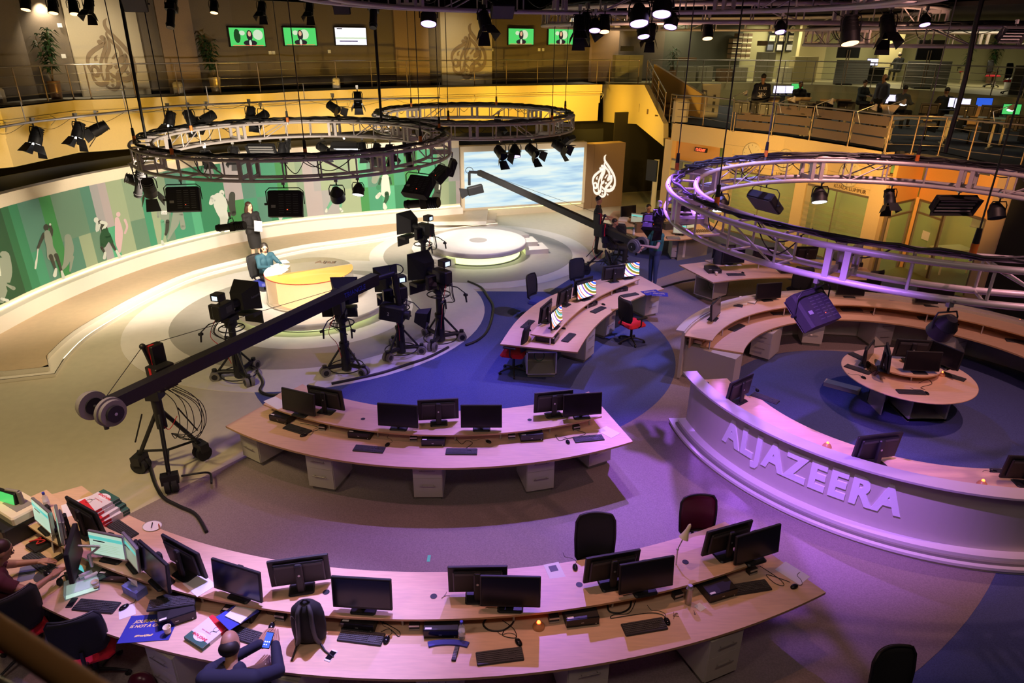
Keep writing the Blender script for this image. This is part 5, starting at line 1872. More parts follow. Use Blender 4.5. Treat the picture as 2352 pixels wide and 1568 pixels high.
# ================================================================== STUDIO CAMERAS ON PEDESTALS
def build_cam(H=1.25, hood=True, n=''):
 t = thing('studio_camera', '', 'studio camera')
 obj('column', MB().use('black').cyl((0, 0, .05), (0, 0, .62), .10, .085, 14).cyl((0, 0, .6), (0, 0, H - .18), .065, n=12).cyl((0, 0, .58), (0, 0, .64), .10, n=14), t)
 for k in range(3):
  a = 2 * PI * k / 3 + .5
  c, s = cos(a), sin(a)
  lg = MB().use('black')
  lg.tube([(c * .06, s * .06, .15), (c * .3, s * .3, .17), (c * .44, s * .44, .15)], .045, 6)
  lg.tube([(c * .08, s * .08, .55), (c * .36, s * .36, .2)], .022, 6)
  lg.cyl((c * .44, s * .44, .08), (c * .44, s * .44, .24), .045, n=8)
  o = obj('leg', lg, t)
  for d in (-.05, .05):
   w = MB().use('rubber_grey').cyl((c * .44 - s * (d - .03), s * .44 + c * (d - .03), .095), (c * .44 - s * (d + .03), s * .44 + c * (d + .03), .095), .095, n=16)
   w.use('black').cyl((c * .44 - s * (d - .034), s * .44 + c * (d - .034), .095), (c * .44 - s * (d + .034), s * .44 + c * (d + .034), .095), .055, n=12)
   obj('wheel', w, o)
 rg = MB().use('black')
 rg.tube([(.34 * cos(2 * PI * i / 24), .34 * sin(2 * PI * i / 24), .11) for i in range(24)], .012, 5, True)
 obj('cable_guard', rg, t)
 rg = MB().use('black')
 rg.tube([(.23 * cos(2 * PI * i / 24), .23 * sin(2 * PI * i / 24), H - .20) for i in range(24)], .013, 6, True)
 for a in (0, 2.1, 4.2):
  rg.cyl((0, 0, H - .22), (.23 * cos(a), .23 * sin(a), H - .20), .009, n=5)
 obj('steering_ring', rg, t)
 hd = MB().use('black')
 hd.lathe([(.06, H - .2), (.12, H - .14), (.11, H - .02), (.07, H)], 14)
 hd.box(-.10, .10, -.13, .13, H - .06, H + .05).box(-.05, .05, -.38, .34, H + .05, H + .085)
 obj('pan_head', hd, t)
 cb = MB().use('black')
 cb.bev(-.09, .09, -.08, .34, H + .10, H + .34, .02)
 cb.use('dark_grey').box(-.092, -.09, 0, .16, H + .16, H + .28).box(.09, .092, 0, .16, H + .16, H + .28)
 cb.use('black').cyl((0, -.08, H + .22), (0, -.26, H + .22), .075, .085, 12)
 obj('camera_body', cb, t)
 lb = MB().use('white').box(.0925, .0935, .05, .09, H + .24, H + .31)
 vf = MB().use('black')
 vf.bev(-.10, .10, .12, .30, H + .43, H + .56, .012)
 vf.cyl((0, .2, H + .34), (0, .2, H + .43), .014, n=6)
 v = obj('viewfinder', vf, t)
 obj('viewfinder_screen', MB().use('vf_glow').box(-.055, .055, .3005, .304, H + .45, H + .53), v)
 if hood:
  hm = MB().use('black_soft')
  y0, y1 = -.26, -.66
  a = [(-.13, y0, H + .08), (.13, y0, H + .08), (.13, y0, H + .40), (-.13, y0, H + .40)]
  b = [(-.24, y1, H - .02), (.24, y1, H - .02), (.27, y1 + .05, H + .54), (-.27, y1 + .05, H + .54)]
  hm.add(a + b, [(0, 1, 5, 4), (1, 2, 6, 5), (2, 3, 7, 6), (3, 0, 4, 7), (3, 2, 1, 0)])
  obj('prompter_hood', hm, t)
  pm = MB().use('black')
  pm.bev(-.22, .22, y1 + .02, y1 + .26, H - .12, H - .05, .01)
  pm.box(-.20, .20, y1 - .03, y1 - .0, H - .34, H - .08)
  obj('prompter_monitor', pm, t)
  mm_ = text_mesh('Autoscript', .07, 'mid_grey')
  obj('hood_lettering', mm_, t, (-.262, -.5, H + .3), (PI / 2, 0, -PI / 2))
 sm = MB().use('black').bev(.13, .34, .02, .12, H - .02, H + .26, .01)
 sm.use('black_gloss').box(.14, .33, .121, .123, H, H + .24)
 obj('side_monitor', sm, t)
 for x in (-1, 1):
  ph = MB().use('black')
  ph.tube([(x * .08, .12, H), (x * .2, .34, H - .02), (x * .26, .50, H - .12)], .011, 6)
  ph.cyl((x * .26, .50, H - .12), (x * .265, .53, H - .30), .02, .016, 8)
  ph.cyl((x * .26, .47, H - .16), (x * .33, .47, H - .18), .03, n=8)
  obj('pan_handle', ph, t)
 cbl = MB().use('black')
 rr = random.Random(4)
 for k in range(4):
  x = rr.uniform(-.12, .12)
  cbl.tube(smooth([Vector(p) for p in ((x, .3, H + .15), (x + .1, .45, H - .1), (x * .5 - .1, .3, H - .32), (x * .4, .12, H - .4), (x * .3, .1, .3))], 5), .006, 5)
 cbl.use('red').tube(smooth([Vector(p) for p in ((.05, .3, H + .1), (.2, .35, H - .25), (.1, .2, H - .55), (.06, .1, .35))], 5), .006, 5)
 obj('cables', cbl, t)
 return t


cm = Maker(build_cam)
GCM = 'pedestal cameras facing the presenters'
for x, y, rz, lab, sc in (
  (552, 868, 164, 'studio camera leftmost of the pedestal cameras, its big hood over the crane boom', 1.02),
  (797, 852, 184, 'studio camera under the crane boom near the word on the boom', 1.0),
  (922, 812, 212, 'studio camera directly behind the hanging crane camera', 1.0),
  (1012, 786, 226, 'studio camera nearest the blue carpet with a round steering ring', 1.08),
  (976, 650, 236, 'studio camera farthest away, beside the round podium', 1.06)):
 p = W(x, y, 0)
 cm((p.x, p.y, 0), R(rz), lab, GCM, (sc, sc, sc))


# ================================================================== CAMERA CRANES
def crane(base, piv, cw, tip, label, big=1.0, mono=False):
 t = thing('camera_crane', label, 'camera crane', tuple(base))
 B = Vector(base)
 l = lambda p: Vector(p) - B
 P, C_, T = l(piv), l(cw), l(tip)
 d = (T - C_).normalized()
 side = Vector((d.y, -d.x, 0)).normalized()
 up = side.cross(d).normalized()
 if up.z < 0:
  up = -up
 obj('column', MB().use('black').cyl((0, 0, .82), (0, 0, P.z - .05), .075, n=12).box(-.10, .10, -.10, .10, P.z - .3, P.z - .1), t)
 for k in range(3):
  a = 2 * PI * k / 3 + R(-66 if not mono else -70)
  c, s = cos(a), sin(a)
  rad = .50 * big
  lg = MB().use('black')
  lg.cyl((c * .05, s * .05, P.z - .55), (c * rad, s * rad, .26), .032, n=8)
  lg.cyl((0, 0, .42), (c * rad, s * rad, .36), .020, n=6)
  lg.cyl((c * .28, s * .28, 1.02 if not mono else .8), (c * .5, s * .5, .52), .012, n=5)
  o = obj('leg', lg, t)
  for dd in (-.05, .05):
   w = MB().use('black_soft').cyl((c * rad - s * (dd - .035), s * rad + c * (dd - .035), .12), (c * rad - s * (dd + .035), s * rad + c * (dd + .035), .12), .12, n=16)
   obj('wheel', w, o)
  obj('wheel_bracket', MB().use('black').at((c * rad, s * rad, 0), (0, 0, a)).box(-.07, .07, -.12, .12, .16, .30), o)
 # boom: square tube that runs from counterweight to tip
 def beam(a, b, w0, w1, m='black', h0=None, h1=None):
  mb = MB().use(m)
  vs = []
  for p, w in ((a, w0), (b, w1)):
   vs += [tuple(p + side * sx * w + up * sz * w * 1.15) for sx, sz in ((-1, -1), (1, -1), (1, 1), (-1, 1))]
  return mb.add(vs, [(0, 3, 2, 1), (4, 5, 6, 7), (0, 1, 5, 4), (1, 2, 6, 5), (2, 3, 7, 6), (3, 0, 4, 7)])
 obj('boom', beam(C_ + d * .1, T, .078 * big, .092 * big if not mono else .07), t)
 j = MB().use('black')
 for u in (.18, .34, .55, .72, .86):
  q = C_ + (T - C_) * u
  j.cyl(q - d * .04 - up * .0, q + d * .04, .085 * big, n=4)
 obj('boom_joint', j, t)
 wt = MB().use('rubber_grey')
 for s_ in (-1, 1):
  for k in range(2):
   q = C_ + side * s_ * (.15 + .06 * k)
   wt.cyl(q, q + side * s_ * .05, .19 - .02 * k, n=26)
  q = C_ + side * s_ * .13
  wt.use('black').cyl(q, q + side * s_ * .17, .11, n=20)
  wt.use('silver').cyl(q, q + side * s_ * .175, .02, n=10)
  wt.use('rubber_grey')
 obj('counterweight', wt, t)
 obj('weight_bar', MB().use('black').cyl(C_ - side * .30, C_ + side * .30, .022, n=8).cyl(C_ - up * .02, C_ - up * .30, .03, n=8), t)
 mq = P + up * .55 * big
 rg = MB().use('black').cyl(P - side * .1, mq - side * .1 - d * .10, .024, n=8).ball(tuple(mq - side * .1 - d * .10), .045, 10, 6)
 obj('rigging_mast', rg, t)
 wi = MB().use('black')
 m0 = mq - side * .1 - d * .10
 wi.cyl(m0, C_ + up * .05, .005, n=5).cyl(m0, C_ + (T - C_) * .93 + up * .07, .005, n=5).cyl(P + up * .16, C_ + (T - C_) * .72 + up * .08, .004, n=5)
 obj('rigging_wire', wi, t)
 bx = MB().use('black')
 bx.at(tuple(P + Vector((0, 0, .10))), (0, 0, math.atan2(d.y, d.x)))
 bx.bev(-.14, .16, -.12, .12, -.22, .14, .01).bev(-.04, .16, .02, .16, .14, .42, .01).bev(-.16, .10, -.30, -.16, -.1, .08, .01)
 obj('control_box', bx, t)
 st = MB().use('red')
 st.at(tuple(P + Vector((0, 0, .10))), (0, 0, math.atan2(d.y, d.x))).box(-.045, -.04, .07, .11, .10, .42).box(-.04, .05, .07, .11, .42, .425).box(-.145, -.14, -.02, .03, -.2, .14)
 obj('red_tape', st, t)
 ca = MB().use('black')
 rr = random.Random(9)
 for k in range(7):
  s0 = P + Vector((rr.uniform(-.1, .2), rr.uniform(-.1, .1), -.1))
  x_ = rr.uniform(.15, .45)
  ca.tube(smooth([s0, s0 + Vector((x_, .02, -.25)), s0 + Vector((x_ * 1.1, 0, -.6)), s0 + Vector((x_ * .5, 0, -.85)), Vector((.1, .02, .7))], 5), .006, 5)
 ca.use('red').tube(smooth([P + Vector((-.12, 0, -.1)), P + Vector((-.2, 0, -.5)), P + Vector((-.05, -.05, -.8)), P + Vector((.1, 0, -.6))], 5), .006, 5)
 obj('cables', ca, t)
 return t, T + B, d, side, up


b1 = W(398, 1086, 0)
pv = Vector((b1.x, b1.y, 1.72))
_cw = WY(230, 938, 7.35)
_tp = WY(862, 640, 13.2)
# keep the boom straight through the pivot
dirn = (Vector(_tp) - Vector(_cw))
tt = thing
c1 = crane((b1.x, b1.y, 0), tuple(WY(372, 872, b1.y)), tuple(WY(232, 938, 7.45)), tuple(WY(862, 640, 12.4)), 'long black camera crane with a big wheeled tripod on the cream floor at the left', 1.0)
T1 = c1[1]
t = D.objects['camera_crane']
bp_ = Vector(t.location)
hd = MB().use('black')
a = T1 - bp_
q1 = WY(905, 628, 12.6) - bp_
q2 = WY(922, 735, 12.6) - bp_
hd.cyl(a - c1[2] * .1, q1, .05, n=8).cyl(q1, q2, .065, .055, 8)
hd.tube([tuple(q1 + Vector((.13 * cos(2 * PI * i / 20) + .05, .03, .08 + .10 * sin(2 * PI * i / 20)))) for i in range(20)], .012, 5, True)
obj('remote_head', hd, t)
q3 = WY(868, 708, 12.6) - bp_
q4 = WY(955, 725, 12.5) - bp_
cbm = MB().use('black')
dd = (q4 - q3).normalized()
ang = math.atan2(dd.y, dd.x)
cbm.at(tuple((q3 + q4) / 2 + Vector((0, 0, -.02))), (0, R(8), ang)).bev(-.34, .16, -.13, .13, -.15, .16, .03)
cbm.cyl((.14, 0, 0), (.26, 0, 0), .08, .10, 12)
co = obj('crane_camera', cbm, t)
hb = MB().use('black_soft').at(tuple(q4), (0, R(10), ang))
hb.add([(0, -.1, -.1), (0, .1, -.1), (0, .1, .1), (0, -.1, .1), (.26, -.17, -.17), (.26, .17, -.17), (.26, .17, .17), (.26, -.17, .17)], [(0, 1, 5, 4), (1, 2, 6, 5), (2, 3, 7, 6), (3, 0, 4, 7)])
obj('lens_hood', hb, t)
nm = text_mesh('2', .09, 'white', .002)
BM = Euler((0, R(8), ang)).to_matrix()
obj('camera_number', nm, t, tuple((q3 + q4) / 2 + Vector((0, 0, -.02)) + BM @ Vector((-.14, -.135, 0))), (BM @ Euler((PI / 2, 0, 0)).to_matrix()).to_euler())
nm = text_mesh('TRIANGLE', .13, 'blue', .002)
mid = Vector(_tp) * 0
pA, pB = WY(750, 705, 11.2), WY(830, 660, 11.9)
u_ = c1[2]
mat_rot = Matrix((u_, c1[4], -c1[3] if (-c1[3]).dot(Vector((0, -1, 0))) > 0 else c1[3])).transposed().to_euler()
cpt = (Vector(T1) + (Vector(c1[1]) - Vector(WY(232, 938, 7.45))) * -0.13) - bp_
zax = c1[3] if c1[3].dot(Vector((0, -1, 0))) > 0 else -c1[3]
rotm = Matrix((u_, zax.cross(u_), zax)).transposed()
obj('boom_lettering', nm, t, tuple(cpt + zax * .105), rotm.to_euler())

b2 = W(1385, 632, 0)
c2 = crane((b2.x, b2.y, 0), tuple(WY(1380, 532, b2.y)), tuple(WY(1466, 562, 17.6)), tuple(WY(1100, 396, 22.2)), 'second black camera crane on a tripod beside the man in the green shirt', 0.95, True)
t = D.objects['camera_crane.001']
bp_ = Vector(t.location)
T2 = c2[1]
a = T2 - bp_
hd = MB().use('black')
q1, q2 = WY(1078, 395, 22.3) - bp_, WY(1078, 425, 22.3) - bp_
hd.cyl(a, q1, .045, n=8).cyl(q1, q2, .045, n=8).tube([tuple(q1 + Vector((.12 * cos(2 * PI * i / 18), .02, .05 + .10 * sin(2 * PI * i / 18)))) for i in range(18)], .010, 5, True)
obj('remote_head', hd, t)
q3 = WY(1085, 438, 22.3) - bp_
cbm = MB().use('black').at(tuple(q3), (0, R(-12), R(10))).bev(-.16, .36, -.12, .12, -.12, .14, .03)
obj('crane_camera', cbm, t)
hb = MB().use('black_soft').at(tuple(q3 + Vector((-.16, 0, -.04))), (0, R(-12), R(10)))
hb.add([(0, -.09, -.09), (0, .09, -.09), (0, .09, .09), (0, -.09, .09), (-.24, -.15, -.15), (-.24, .15, -.15), (-.24, .15, .15), (-.24, -.15, .15)], [(4, 5, 1, 0), (5, 6, 2, 1), (6, 7, 3, 2), (7, 4, 0, 3)])
obj('lens_hood', hb, t)


# ================================================================== PEOPLE
def capsule(mb, a, b, r0, r1, n=12):
 a, b = Vector(a), Vector(b)
 mb.cyl(a, b, r0, r1, n)
 mb.ball(tuple(a), r0, n, 8)
 mb.ball(tuple(b), r1, n, 8)


def person(label, loc, rz, J, colors, hair='hair_dark', hairstyle='short', skin='skin_mid', vox=0.016, sc=1.0, skirt=False, female=False, group=None, hand_r='open', hand_l='open', bald=False):
 """J: joint positions in the figure's own frame (facing -Y). keys: hip, chest, neck, head, shL shR elL elR haL haR hpL hpR knL knR ftL ftR"""
 V = {k: Vector(v) for k, v in J.items()}
 t = thing('person', label, 'person', loc, rz, group)
 prim = []
 wd_ = 0.9 if female else 1.0
 fwd = (V.get('look') or Vector((0, -1, 0))).normalized()

 def cap(a, b, r0, r1, tg):
  prim.append((Vector(a), Vector(b), r0, r1, tg))
 hip, chest, neck, head = V['hip'], V['chest'], V['neck'], V['head']
 sx = (V['shR'] - V['shL']).normalized()
 hx = (V['hpR'] - V['hpL']).normalized()
 for s_ in (-1, 1):
  cap(hip + hx * s_ * .07, chest + sx * s_ * .085 * wd_, .115 * wd_, .115 * wd_, 'top')
  cap(chest + sx * s_ * .06, neck - (neck - chest) * .15 + sx * s_ * .05, .10 * wd_, .06, 'top')
 cap(hip + hx * -.07, hip + hx * .07, .125, .125, 'bot')
 cap(V['shL'], V['shR'], .068, .068, 'top')
 cap(neck - (head - neck) * .3, head, .052, .050, 'skin')
 for s_ in ('L', 'R'):
  cap(V['sh' + s_], V['el' + s_], .056 * wd_, .044 * wd_, 'top' if colors.get('sleeve', 'long') == 'long' else 'sl')
  cap(V['el' + s_], V['ha' + s_], .042 * wd_, .028 * wd_, 'top' if colors.get('sleeve', 'long') == 'long' else 'skin')
  cap(V['hp' + s_], V['kn' + s_], .085, .058, 'bot')
  cap(V['kn' + s_], V['ft' + s_], .055, .038, 'bot' if not skirt else 'skin')
  f = V['ft' + s_]
  fd = (V['kn' + s_] - V['hp' + s_])
  fd.z = 0
  fd = fd.normalized() if fd.length > .1 else Vector((0, -1, 0))
  cap(f + Vector((0, 0, -.03)), f + fd * .15 + Vector((0, 0, -.045)), .036, .032, 'shoe')
 mb = MB().use(skin)
 for a, b, r0, r1, tg in prim:
  capsule(mb, a, b, r0, r1)
 up_h = (head - neck).normalized()
 rt = up_h.cross(fwd).normalized()
 fw2 = rt.cross(up_h).normalized()
 HM = Matrix((rt, -fw2, up_h)).transposed().to_euler()
 hc = head + up_h * .075
 mb.at(tuple(hc), HM)
 mb.ball((0, 0.012, .015), (.074, .092, .105), 16, 12)
 mb.ball((0, -.022, -.045), (.055, .062, .065), 14, 10)
 mb.ball((0, -.095, -.012), (.014, .022, .022), 8, 6)
 mb.ball((-.077, .01, -.005), (.012, .02, .03), 8, 6)
 mb.ball((.077, .01, -.005), (.012, .02, .03), 8, 6)
 mb.at()
 body = obj('body', mb, t)
 m_ = body.modifiers.new('join', 'REMESH')
 m_.mode = 'VOXEL'
 m_.voxel_size = vox
 m_.use_smooth_shade = True
 s2 = body.modifiers.new('soften', 'SMOOTH')
 s2.iterations = 4
 s2.factor = 0.5
 bpy.context.view_layer.update()
 me = D.meshes.new_from_object(body.evaluated_get(bpy.context.evaluated_depsgraph_get()))
 body.modifiers.clear()
 body.data = me

 def near(p):
  best, bt = 9, 'skin'
  for a, b, r0, r1, tg in prim:
   ab = b - a
   u = max(0, min(1, (p - a).dot(ab) / max(ab.length_squared, 1e-9)))
   dd_ = (p - (a + ab * u)).length - (r0 + (r1 - r0) * u)
   if tg == 'sl' and u > .55:
    tg = 'skin'
   if dd_ < best:
    best, bt = dd_, tg
  dh = (p - hc).length - .10
  if dh < best and dh < .02:
   bt = 'skin'
  return bt
 tags = [near(p.center) for p in me.polygons]
 names = {'top': colors.get('top_name', 'shirt'), 'sl': 'shirt', 'bot': 'skirt' if skirt else 'trousers', 'shoe': 'shoes'}
 for g, keys in (('top', ('top', 'sl')), ('bot', ('bot',)), ('shoe', ('shoe',))):
  if g not in colors:
   continue
  sel = [i for i, x in enumerate(tags) if x in keys]
  if not sel:
   continue
  used = {}
  vs, fs = [], []
  off = .016 if g == 'top' else .010
  for i in sel:
   f = []
   for vi in me.polygons[i].vertices:
    if vi not in used:
     used[vi] = len(vs)
     v = me.vertices[vi]
     vs.append(tuple(v.co + v.normal * off))
    f.append(used[vi])
   fs.append(tuple(f))
  gm = MB().use(colors[g])
  gm.add(vs, fs, True)
  obj(names[g], gm, t)
 if skirt:
  k = MB().use(colors['bot'])
  m0 = (V['knL'] + V['knR']) / 2
  prof = []
  N = 20
  pts = []
  for j in range(6):
   u = j / 5
   c_ = hip * (1 - u) + m0 * u + Vector((0, 0, .09 * (1 - u)))
   rx, ry = .165 + .0 * u + .02 * sin(PI * u), .135 + .01 * u
   pts += [tuple(c_ + hx * rx * cos(2 * PI * i / N) + Vector((-hx.y, hx.x, 0)) * ry * sin(2 * PI * i / N)) for i in range(N)]
  k.add(pts, [(j * N + i, (j + 1) * N + i, (j + 1) * N + (i + 1) % N, j * N + (i + 1) % N) for j in range(5) for i in range(N)], True)
  obj('skirt', k, t)
 # face
 fc = MB().at(tuple(hc), HM)
 fc.use('hair_dark')
 for s_ in (-1, 1):
  fc.ball((s_ * .030, -.078, .008), (.011, .006, .006), 8, 6)
  fc.box(s_ * .030 - .016, s_ * .030 + .016, -.088, -.080, .026, .031)
 fc.use('lip').ball((0, -.083, -.052), (.022, .006, .008), 8, 6)
 obj('face', fc, body)
 # hair
 hm = MB().use(hair).at(tuple(hc), HM)
 if hairstyle == 'bald':
  hm.ball((0, .030, -.022), (.087, .088, .072), 16, 10)
 elif hairstyle == 'short':
  hm.ball((0, .030, .046), (.080, .090, .086), 16, 10)
 elif hairstyle == 'bob':
  hm.ball((0, .030, .046), (.090, .092, .090), 16, 10)
  hm.ball((-.078, .030, -.050), (.026, .052, .085), 10, 8)
  hm.ball((.078, .030, -.050), (.026, .052, .085), 10, 8)
  hm.ball((0, .065, -.055), (.085, .055, .085), 12, 8)
 elif hairstyle == 'long':
  hm.ball((0, .030, .046), (.088, .092, .090), 16, 10)
  for s_ in (-1, 1):
   hm.tube([(s_ * .07, .02, .03), (s_ * .092, .03, -.06), (s_ * .10, .035, -.15), (s_ * .085, .01, -.22)], [.045, .048, .045, .02], 8)
  hm.ball((0, .075, -.10), (.09, .05, .15), 12, 8)
 elif hairstyle == 'bun':
  hm.ball((0, .026, .035), (.084, .092, .098), 16, 10)
  hm.ball((0, .12, .05), .04, 10, 8)
 if hairstyle != 'none':
  obj('hair', hm, t)
 # hands: palm, four curved fingers of different lengths, thumb from the side
 for s_, tgt in (('L', 'hdL'), ('R', 'hdR')):
  hdir = (V[tgt] - V['ha' + s_]).normalized() if tgt in V else (V['ha' + s_] - V['el' + s_]).normalized()
  sd = hdir.cross(Vector((0, 0, 1)))
  sd = sd.normalized() if sd.length > .1 else Vector((1, 0, 0))
  if (s_ == 'L') == (sd.x > 0):
   pass
  nrm = sd.cross(hdir).normalized()
  o_ = V['ha' + s_]
  hm = MB().use(skin)
  palm = [o_ + hdir * .012, o_ + hdir * .085]
  for k in (-.024, -.008, .008, .024):
   hm.tube([tuple(o_ + sd * k * .7), tuple(o_ + hdir * .045 + sd * k), tuple(o_ + hdir * .088 + sd * k * 1.1)], [.016, .0175, .012], 8)
  curl = -.022
  for k, L_ in ((-.030, .062), (-.010, .076), (.010, .080), (.030, .070)):
   b0 = o_ + hdir * .085 + sd * k
   hm.tube([tuple(b0), tuple(b0 + hdir * L_ * .45 + nrm * curl * .3), tuple(b0 + hdir * L_ * .8 + nrm * curl * .9), tuple(b0 + hdir * L_ * .98 + nrm * curl * 1.6)], [.0095, .009, .0082, .007], 7)
  inner_ = -1 if (V['haL'] - V['haR']).dot(sd) * (1 if s_ == 'L' else -1) > 0 else 1
  b0 = o_ + hdir * .030 + sd * inner_ * .026
  hm.tube([tuple(b0), tuple(b0 + hdir * .03 + sd * inner_ * .026), tuple(b0 + hdir * .062 + sd * inner_ * .034 + nrm * curl * .4)], [.0125, .011, .009], 7)
  obj('hand', hm, body)
 t.scale = (sc, sc, sc)
 return t


STAND = dict(hip=(0, 0, .95), chest=(0, 0, 1.28), neck=(0, .01, 1.46), head=(0, 0, 1.56), shL=(-.18, 0, 1.40), shR=(.18, 0, 1.40), elL=(-.24, .02, 1.12), elR=(.24, .02, 1.12), haL=(-.22, -.10, .90), haR=(.22, -.10, .90),
             hpL=(-.09, 0, .90), hpR=(.09, 0, .90), knL=(-.10, -.02, .50), knR=(.10, -.02, .50), ftL=(-.10, 0, .10), ftR=(.10, 0, .10))
SIT = dict(hip=(0, 0, .56), chest=(0, -.03, .90), neck=(0, -.03, 1.08), head=(0, -.05, 1.17), shL=(-.18, -.02, 1.02), shR=(.18, -.02, 1.02), elL=(-.25, -.12, .80), elR=(.25, -.12, .80), haL=(-.16, -.38, .80), haR=(.16, -.38, .80),
           hpL=(-.10, -.02, .53), hpR=(.10, -.02, .53), knL=(-.12, -.44, .52), knR=(.12, -.44, .52), ftL=(-.12, -.42, .10), ftR=(.12, -.42, .10))


def J(base, **k):
 d = dict(base)
 d.update(k)
 return d


p = W(592, 606, ZP)
person('presenter standing on the raised walkway in a black skirt suit, holding a sheet of paper', (p.x, p.y, ZP), R(48),
       J(STAND, haL=(-.06, -.28, 1.10), haR=(.10, -.28, 1.12), elL=(-.23, -.03, 1.13), elR=(.23, -.04, 1.13), knL=(-.08, -.02, .50), knR=(.09, -.05, .50), ftL=(-.09, .02, .12), ftR=(.10, -.03, .12), look=(.3, -1, -.05)),
       dict(top='suit_black', bot='suit_black', shoe='skin_light', top_name='jacket'), 'hair_brown', 'long', 'skin_light', .015, 1.02, True, True)
q = W(598, 512, ZP + 1.15)
s_ = MB().use('paper').at((p.x + .30 * sin(R(38)) + .12, p.y - .34, ZP + 1.20), (R(62), R(12), R(30))).box(-.105, .105, -.15, .15, -.001, .001)
tag(obj('sheet_of_paper', s_), 'white sheet of paper held by the standing presenter', 'paper')
p = W(618, 650, 0.0)
pc_ = WY(607, 590, 16.35)
person('seated presenter in a teal jacket with dark bobbed hair at the glass desk', (-6.20, 16.22, .14), R(48),
       J(SIT, look=(-.35, -1, -.25), haL=(-.14, -.50, .88), haR=(.16, -.50, .88), elL=(-.27, -.20, .84), elR=(.27, -.20, .84)),
       dict(top='jacket_teal', bot='suit_black', shoe='black', top_name='jacket'), 'hair_dark', 'bob', 'skin_light', .015, 1.0, False, True)
chn((-6.28, 16.18, .0), R(62), 'mesh-backed chair with a blue seat under the seated presenter', GC, (1, 1, 1.08))
for k, (x, y, a, lab) in enumerate(((632, 612, 20, 'white script page under the hands of the seated presenter'), (648, 622, -8, 'white script page lying on the side of the glass desk'), (652, 601, 35, 'open white folder before the seated presenter'))):
 q = W(x, y, 1.03)
 tag(obj('script_page', MB().use('paper').at((q.x, q.y, 1.022 + k * .004), (0, 0, R(a))).box(-.10, .10, -.14, .14, 0, .002)), lab, 'paper')
p = W(1376, 580, 0)
person('bearded crewman standing in a black t-shirt behind the second crane', (2.62, 20.6, 0), R(200 - 180 + 60),
       J(STAND, haL=(-.14, -.36, 1.12), haR=(.16, -.34, 1.12), look=(.2, -1, -.4), elL=(-.24, -.05, 1.14), elR=(.24, -.05, 1.14)), dict(top='shirt_black', bot='shirt_black', shoe='black', sleeve='short'), 'hair_dark', 'short', 'skin_mid', .018, 1.03)
p = W(1494, 652, 0)
person('crewman in a green polo shirt and jeans gripping the crane counterweight', (3.85, 17.62, 0), R(-62),
       J(STAND, haL=(-.10, -.42, 1.02), haR=(.02, -.46, 1.16), elL=(-.25, -.12, 1.08), elR=(.24, -.16, 1.12), chest=(0, .02, 1.26), look=(0, -1, -.5)), dict(top='shirt_green', bot='jeans', shoe='black', sleeve='short'), 'hair_dark', 'short', 'skin_light', .016, 1.02)
p = W(1404, 585, 0)
person('seated technician in black at the round-edged desk', (2.95, 19.6, 0), R(70), J(SIT, look=(0, -1, -.3)), dict(top='shirt_black', bot='shirt_black', shoe='black'), 'hair_dark', 'short', 'skin_mid', .018)
p = W(1455, 470, 1.2)
person('technician whose head shows above the monitors of the round-edged desk', (4.35, 21.6, 0), R(10), J(SIT, look=(0, -1, -.4)), dict(top='shirt_black', bot='shirt_black', shoe='black'), 'hair_dark', 'short', 'skin_mid', .02)
# man seated at the nearest desk with a phone
p = W(560, 1565, .95)
person('balding man in a black jacket leaning on the nearest desk, thumbing his phone', (-2.42, 4.02, .02), R(180),
       J(SIT, chest=(0, -.10, .90), neck=(0, -.18, 1.04), head=(0.02, -.25, 1.11), shL=(-.19, -.10, 1.0), shR=(.19, -.10, 1.0), elL=(-.32, -.32, .84), elR=(.28, -.34, .82), haL=(-.23, -.54, .90), haR=(-.09, -.55, .90), hdL=(-.20, -.62, .93), hdR=(-.12, -.62, .93), look=(-.15, -1, -.9)),
       dict(top='shirt_navy', bot='shirt_black', shoe='black', top_name='jacket'), 'hair_dark', 'bald', 'skin_mid', .012, 1.04)
person('man at the left edge in a dark red shirt reaching over the cluttered desk', (-5.38, 5.26, 0), R(140),
       J(SIT, chest=(0, -.10, .92), neck=(0, -.14, 1.08), head=(0, -.19, 1.16), shL=(-.19, -.10, 1.03), shR=(.19, -.10, 1.03), elL=(-.34, -.28, .88), elR=(.28, -.32, .84), haL=(-.26, -.50, .88), haR=(.16, -.50, .82), look=(-.1, -1, -.5)),
       dict(top='shirt_red', bot='shirt_black', shoe='black', sleeve='short'), 'hair_brown', 'short', 'skin_mid', .013, 1.04)
